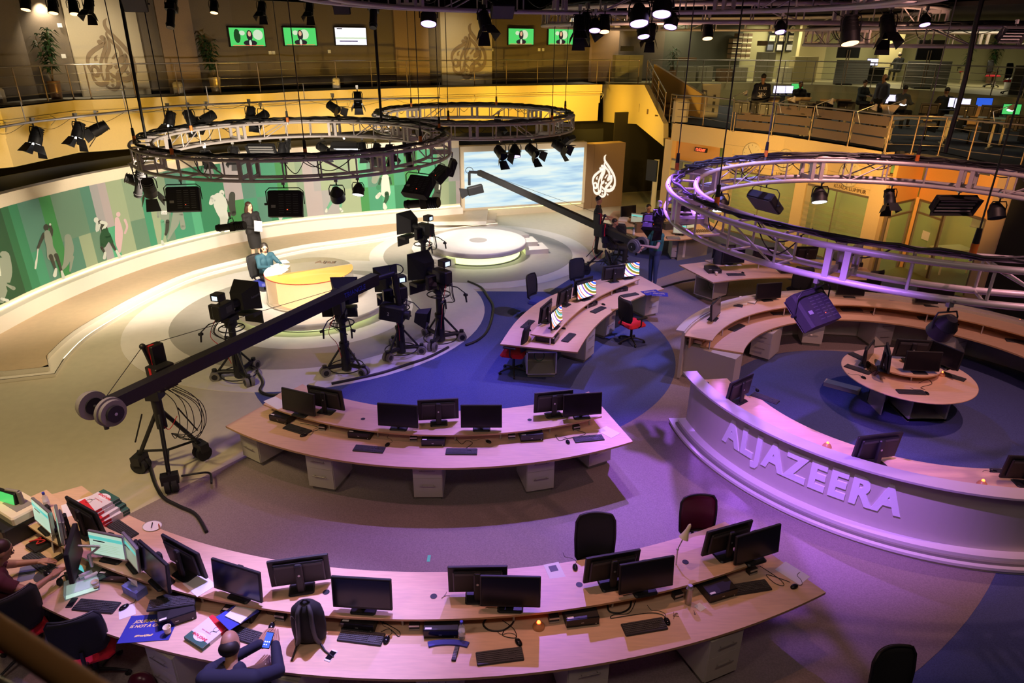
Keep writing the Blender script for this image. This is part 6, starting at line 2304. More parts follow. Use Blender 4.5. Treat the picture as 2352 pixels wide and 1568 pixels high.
# ================================================================== RING TRUSSES
def ring_truss(c, r_out, z_top, label, h=0.38, w=0.44, tr=0.036, n=120, bays=32, a_off=0.0, cables=True, cab_n=3, col='truss_paint'):
 """four chords with posts, ladder rungs, a few diagonals and joint boxes"""
 t = thing('ring_truss', label, 'lighting truss', (c[0], c[1], z_top), 0, None)
 ri = r_out - w
 for r_, z in ((r_out, 0), (ri, 0), (r_out, -h), (ri, -h)):
  mb = MB().use(col)
  mb.tube([(r_ * cos(2 * PI * i / n), r_ * sin(2 * PI * i / n), z) for i in range(n)], tr, 7, True)
  obj('chord', mb, t)
 fr = MB().use(col)
 for r_ in (r_out, ri):
  fr.cyl((r_, 0, 0), (r_, 0, -h), .017, n=5, caps=False)
 for z in (0, -h):
  fr.cyl((r_out, 0, z), (ri, 0, z), .018, n=5, caps=False)
 fr = fr.mesh('lattice_frame')
 dgm = []
 for r_ in (r_out, ri):
  d_ = 2 * PI / bays
  dgm.append(MB().use(col).cyl((r_, 0, 0), (r_ * cos(d_), r_ * sin(d_), -h), .015, n=5, caps=False).mesh('diagonal'))
 jb = MB().use(col)
 for r_ in (r_out, ri):
  jb.box(r_ - .03, r_ + .03, -.035, .035, -h + .01, 0)
 jb.box(ri, r_out, -.012, .012, -h + .01, -h + .09).box(ri, r_out, -.012, .012, -.09, 0)
 jb = jb.mesh('joint_plate')
 for k in range(bays):
  a = 2 * PI * k / bays + a_off
  if k % 4 == 0:
   for da in (-.1 / r_out, .1 / r_out):
    obj('joint_plate', jb, t, (0, 0, 0), (0, 0, a + da))
   continue
  obj('lattice_frame', fr, t, (0, 0, 0), (0, 0, a))
  if k % 4 == 2:
   for m_ in dgm:
    obj('diagonal_brace', m_, t, (0, 0, 0), (0, 0, a))
 if cables:
  rr = random.Random(int(c[0] * 100))
  cb = MB().use('black')
  for q in range(cab_n):
   P = []
   for i in range(n):
    a = 2 * PI * i / n
    r_ = r_out - w * (.25 + .5 * rr.random() * .6) + .04 * q
    P.append((r_ * cos(a), r_ * sin(a), .045 + .03 * rr.random() + .02 * q))
   cb.tube(P, .022, 5, True)
  for q in range(26):
   a = rr.uniform(0, 2 * PI)
   r_ = rr.choice((r_out, ri, r_out))
   d_ = rr.uniform(.03, .14)
   s_ = rr.uniform(.06, .26)
   cb.tube(smooth([Vector((r_ * cos(a + u * d_), r_ * sin(a + u * d_), z)) for u, z in ((-1, .04), (-.6, -s_ * .7), (0, -s_ - .05), (.6, -s_ * .6), (1, .05))], 4), .009, 4)
  for q in range(10):
   a = rr.uniform(0, 2 * PI)
   r_ = r_out - w * .4
   for k in range(4):
    cb.tube([(r_ * cos(a) + (.10 + .015 * k) * cos(2 * PI * i / 12), r_ * sin(a) + (.10 + .01 * k) * sin(2 * PI * i / 12), .06 + .01 * k) for i in range(12)], .011, 4, True)
  obj('cable_bundle', cb, t)
 return t


R1, R2, R3 = (-5.10, 16.60), (-1.25, 22.35), (6.20, 10.22)
ring_truss(R1, 3.58, 4.0, 'round lighting truss hanging over the presenters glass desk', tr=.034)
ring_truss(R2, 3.15, 4.0, 'smaller round lighting truss hanging over the white podium, farthest back', tr=.034, a_off=.05)
ring_truss(R3, 3.78, 4.0, 'largest-looking round lighting truss hanging over the ring counter at the right', tr=.040, a_off=.06)
ring_truss((1.4, 11.6), 4.6, 7.05, 'round lighting truss near the ceiling carrying the violet spotlights', tr=.038, a_off=.1)
ring_truss((6.2, 21.5), 5.4, 6.9, 'high round lighting truss running before the upper office wall', tr=.045, a_off=.2)
ring_truss((12.8, 19.5), 4.8, 6.45, 'high round lighting truss over the mezzanine at the right edge', tr=.045, a_off=.3)


# ================================================================== LAMPS
def yoke(mb, w, h, y=0.0):
 """bracket from the clamp (origin) to both sides of the housing"""
 mb.cyl((0, 0, .05), (0, 0, -.06), .014, n=6)
 mb.tube([(-w, y, -h), (-w, y, -.12), (-w * .8, y, -.06), (w * .8, y, -.06), (w, y, -.12), (w, y, -h)], .010, 6)
 return mb


def clamp():
 return MB().use('silver').box(-.03, .03, -.025, .025, .0, .10).cyl((0, .03, .08), (0, .06, .08), .012, n=6)


def head_rot(th):
 return ((0, 0, -.24), (R(th), 0, 0))


def build_fresnel(th=60, glow=None, doors=True):
 """short round spotlight with barn doors; beam leaves along local -Y turned down by th"""
 t = thing('spotlight', '', 'studio light')
 obj('clamp', clamp(), t)
 obj('yoke', yoke(MB().use('black'), .13, .24), t)
 X = head_rot(th)
 b = MB().use('black').at(*X)
 b.cyl((0, .17, 0), (0, -.02, 0), .085, .11, 16).cyl((0, -.02, 0), (0, -.14, 0), .112, .112, 16)
 for k in range(4):
  b.cyl((0, .16 - .04 * k, 0), (0, .15 - .04 * k, 0), .105, n=12)
 obj('housing', b, t)
 l = MB().use(glow or 'black_gloss').at(*X).cyl((0, -.138, 0), (0, -.143, 0), .098, n=18)
 obj('lens', l, t)
 if doors:
  for k in range(4):
   d_ = MB().use('black')
   a = k * PI / 2
   ex = .20 if k % 2 == 0 else .16
   m1 = Matrix.Translation(Vector((0, 0, -.24))) @ Euler((R(th), 0, 0)).to_matrix().to_4x4() @ Euler((0, a, 0)).to_matrix().to_4x4()
   d_.X = m1
   o_ = .16 if k % 2 == 0 else .12
   d_.add([(-.09, -.145, .105), (.09, -.145, .105), (.12, -.145 - ex, .105 + o_ * .6), (-.12, -.145 - ex, .105 + o_ * .6),
     (-.09, -.145, .109), (.09, -.145, .109), (.12, -.145 - ex, .109 + o_ * .6), (-.12, -.145 - ex, .109 + o_ * .6)],
                   [(0, 1, 2, 3), (7, 6, 5, 4), (0, 4, 5, 1), (1, 5, 6, 2), (2, 6, 7, 3), (3, 7, 4, 0)])
   obj('barn_door', d_, t)
 return t


def build_par(glow='lamp_violet', th=60, s=1.0):
 t = thing('par_can', '', 'studio light')
 obj('clamp', clamp(), t)
 obj('yoke', yoke(MB().use('black'), .14, .24), t)
 X = head_rot(th)
 b = MB().use('black').at(*X)
 b.cyl((0, .16, 0), (0, .05, 0), .06, .125, 18).cyl((0, .05, 0), (0, -.10, 0), .128, .132, 18, caps=False)
 obj('housing', b, t)
 obj('lens', MB().use(glow).at(*X).cyl((0, -.085, 0), (0, -.095, 0), .118, n=20), t)
 return t


def build_panel(th=25, glow='dark_grey'):
 """square soft light, seen mostly from its ribbed back"""
 t = thing('soft_light', '', 'studio light')
 obj('clamp', clamp(), t)
 obj('yoke', yoke(MB().use('black'), .34, .36), t)
 X = ((0, 0, -.36), (R(th), 0, 0))
 b = MB().use('black_soft').at(*X)
 b.bev(-.31, .31, -.06, .12, -.24, .24, .03)
 obj('housing', b, t)
 v = MB().use('dark_grey').at(*X)
 for k in range(9):
  for j in range(3):
   v.box(-.25 + j * .13, -.25 + j * .13 + .09, .1205, .122, -.18 + k * .042, -.17 + k * .042)
 v.use('mid_grey').box(.16, .24, .1205, .122, -.08, -.03)
 obj('vents', v, t)
 obj('indicator_light', MB().use('led_red').at(*X).box(-.06, -.045, .121, .124, -.12, -.112), t)
 obj('front_panel', MB().use(glow).at(*X).box(-.29, .29, -.066, -.06, -.22, .22), t)
 obj('knob', MB().use('black').cyl((.33, 0, -.36), (.39, 0, -.36), .022, n=8), t)
 return t


def build_profile(th=20):
 """long tubular profile spotlight"""
 t = thing('profile_spotlight', '', 'studio light')
 obj('clamp', clamp(), t)
 obj('yoke', yoke(MB().use('black'), .12, .26), t)
 X = ((0, 0, -.26), (R(th), 0, 0))
 b = MB().use('black').at(*X)
 b.cyl((0, .36, 0), (0, .10, 0), .10, n=14).box(-.10, .10, -.02, .12, -.10, .10).cyl((0, -.02, 0), (0, -.40, 0), .082, n=16)
 for k in range(5):
  b.cyl((0, .34 - .05 * k, 0), (0, .325 - .05 * k, 0), .112, n=12)
 b.cyl((0, -.32, 0), (0, -.34, 0), .095, n=16)
 obj('housing', b, t)
 obj('lens', MB().use('black_gloss').at(*X).cyl((0, -.40, 0), (0, -.405, 0), .075, n=16), t)
 return t


def build_tray(th=50, glow='lamp_white'):
 """shallow fluorescent bank with louvres"""
 t = thing('bank_light', '', 'studio light')
 obj('clamp', clamp(), t)
 obj('yoke', yoke(MB().use('black'), .40, .25), t)
 X = ((0, 0, -.25), (R(th), 0, 0))
 b = MB().use('black_soft').at(*X)
 b.box(-.37, .37, .04, .14, -.15, .15)
 b.add([(-.37, .04, -.15), (.37, .04, -.15), (.37, .04, .15), (-.37, .04, .15), (-.40, -.05, -.19), (.40, -.05, -.19), (.40, -.05, .19), (-.40, -.05, .19)], [(0, 1, 5, 4), (1, 2, 6, 5), (2, 3, 7, 6), (3, 0, 4, 7)])
 obj('housing', b, t)
 g = MB().use(glow).at(*X)
 for k in range(4):
  g.cyl((-.33, .01, -.12 + .08 * k), (.33, .01, -.12 + .08 * k), .022, n=8)
 obj('tubes', g, t)
 return t


fr_off = Maker(lambda: build_fresnel(60))
fr_on = Maker(lambda: build_fresnel(62, 'lamp_white'))
fr_side = Maker(lambda: build_fresnel(25))
fr_warm = Maker(lambda: build_fresnel(70, 'lamp_warm', False))
par_v = Maker(lambda: build_par('lamp_violet', 66))
par_w = Maker(lambda: build_par('lamp_white', 64))
par_o = Maker(lambda: build_par('black_gloss', 60))
pan = Maker(lambda: build_panel(20))
pan2 = Maker(lambda: build_panel(48))
prof = Maker(lambda: build_profile(8))
prof_d = Maker(lambda: build_profile(60))
tray = Maker(lambda: build_tray(70, 'lamp_white'))
tray_o = Maker(lambda: build_tray(30, 'mid_grey'))


def hang(mk, x, y, Y, rz, lab, group, sc=1.0):
 p = WY(x, y, Y)
 return mk(tuple(p), R(rz), lab, group, (sc, sc, sc))




def ringlamp(mk, c, r, zb, x, near, rz, lab, group, sc=1.0, y=400):
 d = ray(x, y)
 h = math.hypot(d.x, d.y)
 ux, uy = d.x / h, d.y / h
 b = ux * c[0] + uy * c[1]
 q = max(b * b - (c[0] ** 2 + c[1] ** 2 - r * r), 0) ** .5
 t = b - q if near else b + q
 return mk((ux * t, uy * t, zb - .08), R(rz), lab, group, (sc, sc, sc))


GL1 = 'lamps on the ring truss over the glass desk'
Zb = 3.62
near1, far1 = 3.52, 3.15
ringlamp(pan, R1, near1, Zb, 412, True, 190, 'square soft light seen from behind, left one of two under the glass-desk ring', GL1, 1.0)
ringlamp(pan, R1, near1, Zb, 648, True, 184, 'square soft light seen from behind above the standing presenter', GL1, 1.05)
ringlamp(pan2, R1, near1, Zb, 962, True, 150, 'tilted square soft light beside the basketball player print', GL1, 1.05)
ringlamp(prof, R1, near1, Zb - .62, 512, True, 262, 'profile spotlight hanging low on a drop arm in front of the hockey player print', GL1, .8)
ringlamp(prof, R1, near1, Zb - .45, 968, True, 250, 'long profile spotlight lying below the tilted soft light', GL1, 1.1)
ringlamp(par_o, R1, near1, Zb, 770, True, 180, 'round lamp with open doors in front of the sprinting legs print', GL1, 1.1)
ringlamp(par_w, R1, near1, Zb, 820, True, -10, 'small round lamp with a white face under the ring over the glass desk', GL1, .9)
ringlamp(prof_d, R1, near1, Zb, 318, True, 240, 'black profile spotlight at the left end of the ring over the glass desk', GL1, 1.0)
ringlamp(fr_off, R1, near1, Zb, 336, True, 200, 'black spotlight with doors at the left end of the ring over the glass desk', GL1, 1.2)
ringlamp(fr_side, R1, near1, Zb, 306, True, 120, 'black spotlight pointing left at the far left of the ring over the glass desk', GL1, 1.1)
ringlamp(pan2, R1, near1 - .1, Zb, 1012, True, 120, 'dark soft light at the right end of the ring over the glass desk', GL1, .9)
ringlamp(pan, R1, near1 - .1, Zb, 1040, True, 100, 'dark soft light overlapping the corner of the video wall', GL1, .8)
for k, (x, mk, lab, rz, sc) in enumerate(((545, fr_off, 'small black spotlight on the far side of the glass-desk ring, leftmost', 10, 1.1), (608, tray_o, 'unlit louvred bank light on the far side of the glass-desk ring', 0, 1.0), (655, fr_off, 'small black spotlight right of the unlit bank light', -10, 1.0), (668, prof_d, 'narrow black lamp on the far side of the glass-desk ring', 0, .8),
                                          (748, fr_side, 'black spotlight left of the lit bank light', 60, 1.1), (798, tray, 'lit bank light on the far side of the glass-desk ring', 0, 1.0), (838, fr_on, 'lit spotlight right of the lit bank light', 20, 1.0), (868, fr_off, 'black spotlight on the far right side of the glass-desk ring', -20, 1.1),
                                          (900, fr_off, 'spotlight second from the right on the far side of the glass-desk ring', 30, 1.1), (480, fr_off, 'black spotlight at the far left side of the glass-desk ring', 30, 1.1), (940, prof_d, 'tubular lamp on the far right side of the glass-desk ring', 20, 1.0))):
 ringlamp(mk, R1, far1, Zb, x, False, rz, lab, GL1, sc)
GL2 = 'lamps on the ring truss over the podium'
ringlamp(fr_side, R2, 3.05, Zb, 1150, True, 30, 'black spotlight with open doors, leftmost under the podium ring', GL2, 1.25)
ringlamp(par_v, R2, 3.05, Zb, 1182, True, 5, 'lit violet round lamp under the podium ring', GL2, 1.25)
ringlamp(fr_side, R2, 3.05, Zb, 1222, True, 40, 'black spotlight with open doors right of the violet lamp under the podium ring', GL2, 1.25)
ringlamp(fr_side, R2, 3.0, Zb, 1282, True, 60, 'black spotlight near the right end of the podium ring', GL2, 1.25)
ringlamp(pan2, R2, 3.0, Zb, 1302, True, 60, 'dark panel light at the right end of the podium ring', GL2, .8)
ringlamp(fr_off, R2, 2.75, Zb + .2, 1145, False, 30, 'spotlight on the far side of the podium ring', GL2, 1.2)
GL3 = 'lamps on the ring truss over the ring counter'
ringlamp(par_w, R3, 3.5, Zb, 1663, False, 0, 'lit round lamp before the city clock wall, left of the tilted black panel', GL3, 1.15)
ringlamp(par_w, R3, 3.5, Zb, 1892, False, 0, 'lit round lamp under the fourth city clock', GL3, 1.15)
ringlamp(pan2, R3, 3.5, Zb, 1765, False, 300, 'tilted black panel light before the glass rooms', GL3, 1.0)
ringlamp(pan, R3, 3.6, Zb, 1602, False, 20, 'black panel light at the left end of the right-hand ring', GL3, .9)
ringlamp(fr_off, R3, 3.5, Zb, 2056, False, 0, 'small unlit lamp with doors before the orange wall', GL3, .95)
ringlamp(tray_o, R3, 3.5, Zb, 2215, False, 0, 'wide unlit bank light before the orange wall', GL3, 1.05)
ringlamp(par_o, R3, 3.5, Zb, 2315, False, 0, 'unlit round lamp at the right edge before the black curtain', GL3, 1.1)
ringlamp(pan2, R3, 3.78, Zb, 1925, True, 215, 'large black panel light with flaps over the back ring counter', GL3, .95)
ringlamp(par_o, R3, 3.78, Zb, 2268, True, 190, 'large round black lamp over the right of the back ring counter', GL3, 1.0)
ringlamp(fr_off, R3, 3.78, Zb + .1, 1522, True, 210, 'black lamp above the head of the man in green', GL3, .9)
ringlamp(pan2, R3, 3.78, Zb, 1510, True, 160, 'bulky black light hiding the head of the man in green', GL3, .5)
# small lamps high up
GLV = 'lamps near the ceiling'
Yh = 7.3
for x, y, Y, mk, rz, sc, lab in (
  (983, 2, 15.2, par_v, 0, 1.3, 'violet lamp near the top, left of the second cream emblem panel'), (1368, 32, 14.5, par_v, -5, .9, 'violet lamp in the cluster of black lamps right of the wall televisions'),
  (1471, -8, 13.0, par_v, 5, 1.3, 'biggest violet lamp at the top right of centre'), (1525, -30, 13.0, par_v, -10, 1.3, 'violet lamp cut by the top edge, right of the biggest one'),
  (1545, 18, 14.0, par_v, -30, 1.0, 'slanted violet lamp lower right of the biggest one'), (1480, 45, 15.5, par_v, 10, 1.0, 'small violet lamp under the biggest one'), (1497, 46, 16.0, fr_off, -20, 1.0, 'small unlit lamp beside the small violet lamp'),
  (1629, 42, 16.5, fr_warm, 0, 1.1, 'amber lamp before the olive wall of the upper office'), (1797, 38, 15.5, par_v, 0, .9, 'violet lamp before the framed clocks of the upper office'),
  (1962, 22, 13.5, fr_warm, 10, 1.5, 'large amber lamp before the upper office, left of the hanging screen'), (2047, 22, 15.0, fr_off, 0, 1.3, 'black lamp between the amber lamp and the palm'), (2130, 24, 15.0, par_v, 0, .8, 'small violet lamp right of the amber lamp'),
  (2335, 55, 11.0, tray_o, 20, .6, 'bank light cut by the right edge near the top'),
  (1112, 10, 15.2, fr_off, 30, 1.2, 'tilted black lamp in front of the second cream emblem panel'), (1155, -10, 14.2, pan2, 10, .7, 'bulky black panel lamp right of the tilted lamp at the top'),
  (1332, 25, 14.5, fr_off, 0, 1.1, 'leftmost black lamp of the cluster right of the wall televisions'), (1350, 20, 15.0, fr_off, 40, 1.1, 'second black lamp of the cluster right of the wall televisions'), (1390, 25, 14.6, fr_warm, 0, 1.0, 'lamp with a bright rim at the right of the cluster'),
  (488, -5, 17.5, fr_warm, 0, 0.85, 'amber lamp at the top left of the first wall television'), (598, -3, 17.5, fr_off, 0, 0.85, 'black lamp at the top between the first two wall televisions'), (708, -2, 17.5, fr_off, 0, 0.85, 'black lamp at the top above the second wall television'),
  (52, -18, 15.0, fr_warm, 0, 0.85, 'amber lamp in the top left corner'), (115, -10, 15.0, fr_warm, 10, 0.85, 'second amber lamp from the top left corner'), (163, -8, 15.0, fr_warm, 20, 0.85, 'third amber lamp from the top left corner, before the cream emblem panel'), (198, -12, 15.0, fr_off, 0, 0.85, 'black lamp at the top edge of the first cream emblem panel'),
  (302, -25, 12.5, pan2, 20, .6, 'bulky black lamp where the thick black pole meets the top edge'), (388, -8, 14.5, prof_d, 0, .9, 'black lamp at the top edge right of the thick pole'), (782, -8, 14.0, pan, 0, .5, 'black lamp at the top above the third wall television'), (856, -8, 14.5, prof_d, 0, .9, 'black lamp at the top of the second thick pole')):
 hang(mk, x, y, Y, rz, lab, GLV, sc)

# pipe with yellow-wash lamps before the balcony
PIPE = [(-40, 300, 16.8), (60, 282, 17.4), (165, 270, 18.0), (290, 255, 19.0), (395, 244, 20.0), (480, 240, 20.8), (568, 236, 21.8), (700, 230, 22.8), (900, 226, 24.0), (1010, 224, 25.5)]
pp = [WY(*q) for q in PIPE]
tp_ = thing('lighting_pipe', 'long grey lighting pipe before the yellow balcony front', 'pipe', (0, 0, 0))
obj('pipe', MB().use('alu').tube(smooth([Vector(q) for q in pp], 4), .028, 8), tp_)
for q in pp[1::2]:
 obj('hanger', MB().use('alu').cyl(q, (q.x, q.y, q.z + .5), .012, n=5), tp_)
cb = MB().use('black')
rr = random.Random(12)
for a, b in zip(pp[:-1], pp[1:]):
 m1 = (a + b) / 2
 cb.tube(smooth([a, m1 + Vector((0, 0, -rr.uniform(.05, .3))), b], 6), .006, 4)
obj('cable', cb, tp_)
GLP = 'wash lamps on the pipe before the yellow balcony'
for x, y, Y, mk, rz, sc, lab in (
  (75, 283, 17.5, fr_on, -20, 1.35, 'leftmost lit wash lamp on the pipe before the yellow balcony'), (173, 272, 18.1, fr_on, -20, 1.3, 'second lit wash lamp from the left on the balcony pipe'), (220, 266, 18.5, fr_side, -60, 1.35, 'unlit sideways lamp beside the second lit wash lamp'),
  (385, 248, 20.0, fr_on, -20, 1.3, 'third lit wash lamp on the balcony pipe, above the big ring'), (432, 246, 20.4, fr_off, 60, 1.3, 'black lamp right of the third lit wash lamp'), (473, 244, 20.8, fr_side, -40, 1.35, 'black lamp with drooping doors on the balcony pipe'),
  (572, 238, 21.8, fr_on, -10, 1.3, 'lit wash lamp among coiled cables on the balcony pipe'), (598, 244, 21.8, fr_side, -30, 1.3, 'boxy black lamp right of the coiled cables'), (764, 224, 23.0, fr_side, 60, 1.3, 'unlit lamp with a cable loop over the middle of the yellow balcony'), (820, 205, 24.5, fr_on, 10, 1.3, 'rightmost lit wash lamp on the balcony front')):
 hang(mk, x, y, Y, rz, lab, GLP, sc)
# second pipe fixed along the balcony front
t = thing('lighting_pipe', 'thin grey pipe fixed along the upper edge of the yellow balcony front', 'pipe', (0, 0, 0))
P = [(v[0], v[1], 3.98) for v in offset(edge, -0.12)]
obj('pipe', MB().use('alu').tube(smooth(P, 3), .02, 6), t)
for q, w in zip(P[1::2], offset(edge, .1)[1::2]):
 obj('bracket', MB().use('alu').cyl(q, (w[0], w[1], 4.1), .012, n=5).cyl(q, (w[0], w[1], 3.8), .012, n=5), t)
# chimney-like speakers on the balcony ledge
for x, y, lab in ((5, 240, 'pale rounded speaker at the left edge of the balcony ledge'), (413, 220, 'pale rounded speaker on the balcony ledge above the pipe'), (774, 207, 'pale rounded speaker on the balcony ledge below the second television group')):
 q = W(x, y, 4.36)
 tag(obj('wall_speaker', MB().use('cream_paint').at((q.x, q.y, 4.30)).bev(-.13, .13, -.16, .10, 0, .5, .05)), lab, 'speaker', 'speakers on the balcony ledge')

# hoist chains and the two thick black poles
HC = 'hoist chains of the lighting trusses'


def hoist(x, y, z, lab, cap='orange_cap', zt=9.2):
 q = W(x, y, z)
 t = thing('chain_hoist', lab, 'chain hoist', tuple(q), 0, HC)
 c_ = MB().use('dark_grey')
 c_.cyl((0, 0, .28), (0, 0, zt - z), .010, n=5)
 obj('chain', c_, t)
 obj('hook_block', MB().use('black').cyl((0, 0, .14), (0, 0, .30), .035, .028, 8), t)
 obj('orange_sleeve', MB().use(cap).cyl((0, 0, .02), (0, 0, .14), .036, n=8), t)
 obj('shackle', MB().use('silver').cyl((0, 0, -.05), (0, 0, .03), .02, n=6), t)


for x, y, lab in ((310, 327, 'hoist chain at the left end of the glass-desk ring'), (396, 357, 'hoist chain on the near left of the glass-desk ring'), (440, 302, 'hoist chain on the far left of the glass-desk ring'), (661, 282, 'hoist chain on the far side of the glass-desk ring'), (702, 358, 'hoist chain on the near side of the glass-desk ring'), (966, 327, 'hoist chain on the near right of the glass-desk ring'),
                  (945, 246, 'hoist chain on the far left of the podium ring'), (1009, 297, 'hoist chain on the near left of the podium ring'), (1030, 280, 'hoist chain second from the left on the near podium ring'), (1140, 242, 'hoist chain on the far side of the podium ring'), (1268, 276, 'hoist chain on the near right of the podium ring'), (1298, 254, 'hoist chain at the right end of the podium ring'),
                  (1554, 392, 'hoist chain at the left end of the ring over the counter'), (1645, 475, 'hoist chain with an orange sleeve on the near left of the counter ring'), (1758, 362, 'hoist chain on the far left of the counter ring, before the second clock'), (2105, 372, 'hoist chain on the far right of the counter ring'), (2232, 588, 'hoist chain with an orange sleeve on the near right of the counter ring')):
 hoist(x, y, 4.05, lab)
for x0, y0, x1, y1, Y, lab in ((292, 40, 335, 318, 15.8, 'thick black cable pole at the left, rising from the glass-desk ring'), (860, 40, 876, 280, 17.0, 'thick black cable pole in the middle, rising beside the podium ring')):
 a, b = WY(x0, y0, Y), WY(x1, y1, Y)
 tag(obj('cable_pole', MB().use('black').cyl((a.x, a.y, 9.2), (b.x, b.y, b.z), .045, .03, 8)), lab, 'cable pole')
q = WY(1570 + 800 * .75, 250, 13.0)
a, b = WY(2254, 5, 14), WY(2170, 350, 14)
tag(obj('cable_pole', MB().use('black').tube(smooth([a + Vector((.2, 0, 2)), a, (a + b) / 2 + Vector((.05, 0, 0)), b], 5), .045, 8)), 'thick black cable hanging before the mezzanine at the right', 'cable pole')


# ================================================================== RAILINGS
def railing(path3, label, npost=None, h=0.98, rails=4, post_at=None, m='steel_brown'):
 t = thing('railing', label, 'railing', (0, 0, 0))
 P = [Vector(p) for p in path3]
 obj('handrail', MB().use('steel').tube([p + Vector((0, 0, h)) for p in P], .024, 8), t)
 rl = MB().use('steel')
 for k in range(1, rails):
  rl.tube([p + Vector((0, 0, h * k / rails)) for p in P], .009, 5)
 obj('rails', rl, t)
 if post_at is None:
  L = [0]
  for a, b in zip(P[:-1], P[1:]):
   L.append(L[-1] + (b - a).length)
  post_at = []
  for k in range(npost):
   u = L[-1] * k / (npost - 1)
   i = 0
   while i < len(L) - 2 and L[i + 1] < u:
    i += 1
   post_at.append(P[i].lerp(P[i + 1], (u - L[i]) / max(L[i + 1] - L[i], 1e-9)))
 for p in post_at:
  p = Vector(p)
  obj('post', MB().use(m).cyl(p, p + Vector((0, 0, h)), .021, n=8).cyl(p, p + Vector((0, 0, .015)), .05, n=10), t)
 return t


rb = [(q[0], q[1], 4.4) for q in [(-15.9, 17.4)] + [(v.x, v.y) for v in rp]]
posts = [W(x, y, 4.4) for x, y in ((51, 242), (112, 235), (170, 228), (211, 227), (313, 223), (412, 219), (507, 216), (599, 213), (685, 208), (775, 205), (855, 202), (936, 200), (1090, 197), (1163, 195), (1234, 194), (1302, 193), (1370, 192), (1399, 192), (1465, 193))]
railing(rb, 'long metal railing of the balcony before the wall televisions', post_at=posts)
# stair railing
a, b = W(1484, 192, 4.4), W(1537, 287, 3.4)
railing([(a.x, a.y, 4.4), (b.x - .05, b.y + .8, 3.45)], 'sloping metal stair railing between balcony and mezzanine', 4)
a2 = [(6.1, 32.9, 4.75), (7.3, 27.0, 3.9)]
railing(a2, 'second sloping handrail on top of the orange stair parapet', 3, .35, 1)
# upper office railing
ur = [(6.2, 33.05), (8.8, 33.6), (11.1, 34.05), (13.1, 33.25), (14.3, 32.45), (16.6, 29.5), (17.6, 26.5), (18.2, 24.0)]
railing([(x, y, 4.4) for x, y in ur], 'rear metal railing along the raised upper office', 15, m='steel')
# mezzanine railings with frosted panels
m0 = [W(x, y, 3.4) for x, y in ((1537, 281), (1548, 284), (1614, 288), (1678, 300))]
railing([tuple(q) for q in m0], 'metal railing at the left end of the mezzanine by the beige cabinet', post_at=m0)
m1 = [W(x, y, 3.4) for x, y in ((1684, 302), (1771, 311), (1858, 322), (1946, 336), (2030, 351))]
tr_ = railing([tuple(q) for q in m1], 'mezzanine railing filled with brown frosted glass panels', post_at=m1, rails=1)
for k in range(4):
 a, b = m1[k], m1[k + 1]
 for z0, z1 in ((.12, .36), (.40, .64), (.68, .92)):
  d = (b - a).normalized() * .06
  pm = MB().use('glass_frost')
  pm.wall([(a.x + d.x, a.y + d.y), (b.x - d.x, b.y - d.y)], 3.4 + z0, 3.4 + z1, .012)
  obj('frosted_panel', pm, tr_)
m2 = [W(x, y, 3.4) for x, y in ((2032, 352), (2092, 354), (2154, 357), (2222, 371), (2294, 380), (2342, 387))]
railing([tuple(q) for q in m2], 'open metal railing at the right end of the mezzanine', post_at=m2)
# blurred railing right by the camera, bottom left
ra, rb_ = WY(-60, 1345, 1.3), WY(300, 1640, 1.0)
rl = thing('railing', 'blurred near handrail crossing the bottom left corner', 'railing', (0, 0, 0))
obj('handrail', MB().use('orange_paint').cyl(WY(-120, 1370, .85), WY(330, 1670, .60), .020, n=16), rl)  # orange colour gives the rail the look of orange light falling on it
obj('rail', MB().use('steel').cyl(WY(-80, 1520, 1.0), WY(160, 1650, .8), .007, n=10), rl)
# ================================================================== WALL TELEVISIONS
def tv(x0, y0, x1, y1, label, kind):
 path = offset(BWX, -0.12)
 a, d = onwall(path, x0, (y0 + y1) / 2)
 b, _ = onwall(path, x1, (y0 + y1) / 2)
 d = (b - a).normalized()
 n = Vector((d.y, -d.x, 0))
 zt = onwall(path, (x0 + x1) / 2, y0)[0].z
 zb = onwall(path, (x0 + x1) / 2, y1)[0].z
 w, h = (b - a).length, zt - zb
 t = thing('wall_television', label, 'television', ((a.x + b.x) / 2, (a.y + b.y) / 2, zb), math.atan2(d.y, d.x), 'televisions on the balcony wall')
 obj('housing', MB().use('black').box(-w / 2, w / 2, -.03, .06, 0, h), t)
 s_ = obj('screen', MB().use({'g': 'screen_green', 'w': 'screen_white'}[kind[0]]).box(-w / 2 + .03, w / 2 - .03, -.034, -.03, .03, h - .03), t)
 pm = MB()

 def bl(m, x, z, rx, rz, k):
  blob(pm.use(m), x, z, rx, rz, lambda X, Z, l: Vector((X * w, -.035 - k * .001, Z * h)))
 if kind[0] == 'g':
  ox = .06 if kind == 'g1' else .0
  bl('scr_pale', .12 if kind != 'g1' else .30, .62, .14, .26, 0)
  bl('scr_pale', -.14, .70, .08, .12, 0)
  if kind == 'g1':
   bl('print_green_1', -.28, .55, .09, .35, 0)
  bl('scr_black', ox, .20, .19, .155, 1)
  bl('scr_black', ox, .58, .085, .27, 2)
  bl('scr_pale', ox, .20, .035, .16, 3)
  bl('scr_skin', ox, .66, .045, .13, 4)
  pm.use('scr_red').box(-w * .42, w * .42, -.040, -.036, h * .06, h * .09)
 else:
  pm.use('screen_lav').box(-w / 2 + .03, w / 2 - .03, -.036, -.034, h * .12, h * .42)
  pm.use('scr_pale').box(-w / 2 + .03, w / 2 - .03, -.0365, -.036, h * .36, h * .45)
  pm.use('scr_black').box(-w * .36, w * .2, -.038, -.036, h * .22, h * .27).box(-w * .42, -w * .25, -.038, -.036, h * .88, h * .93)
 obj('screen_picture', pm, s_)


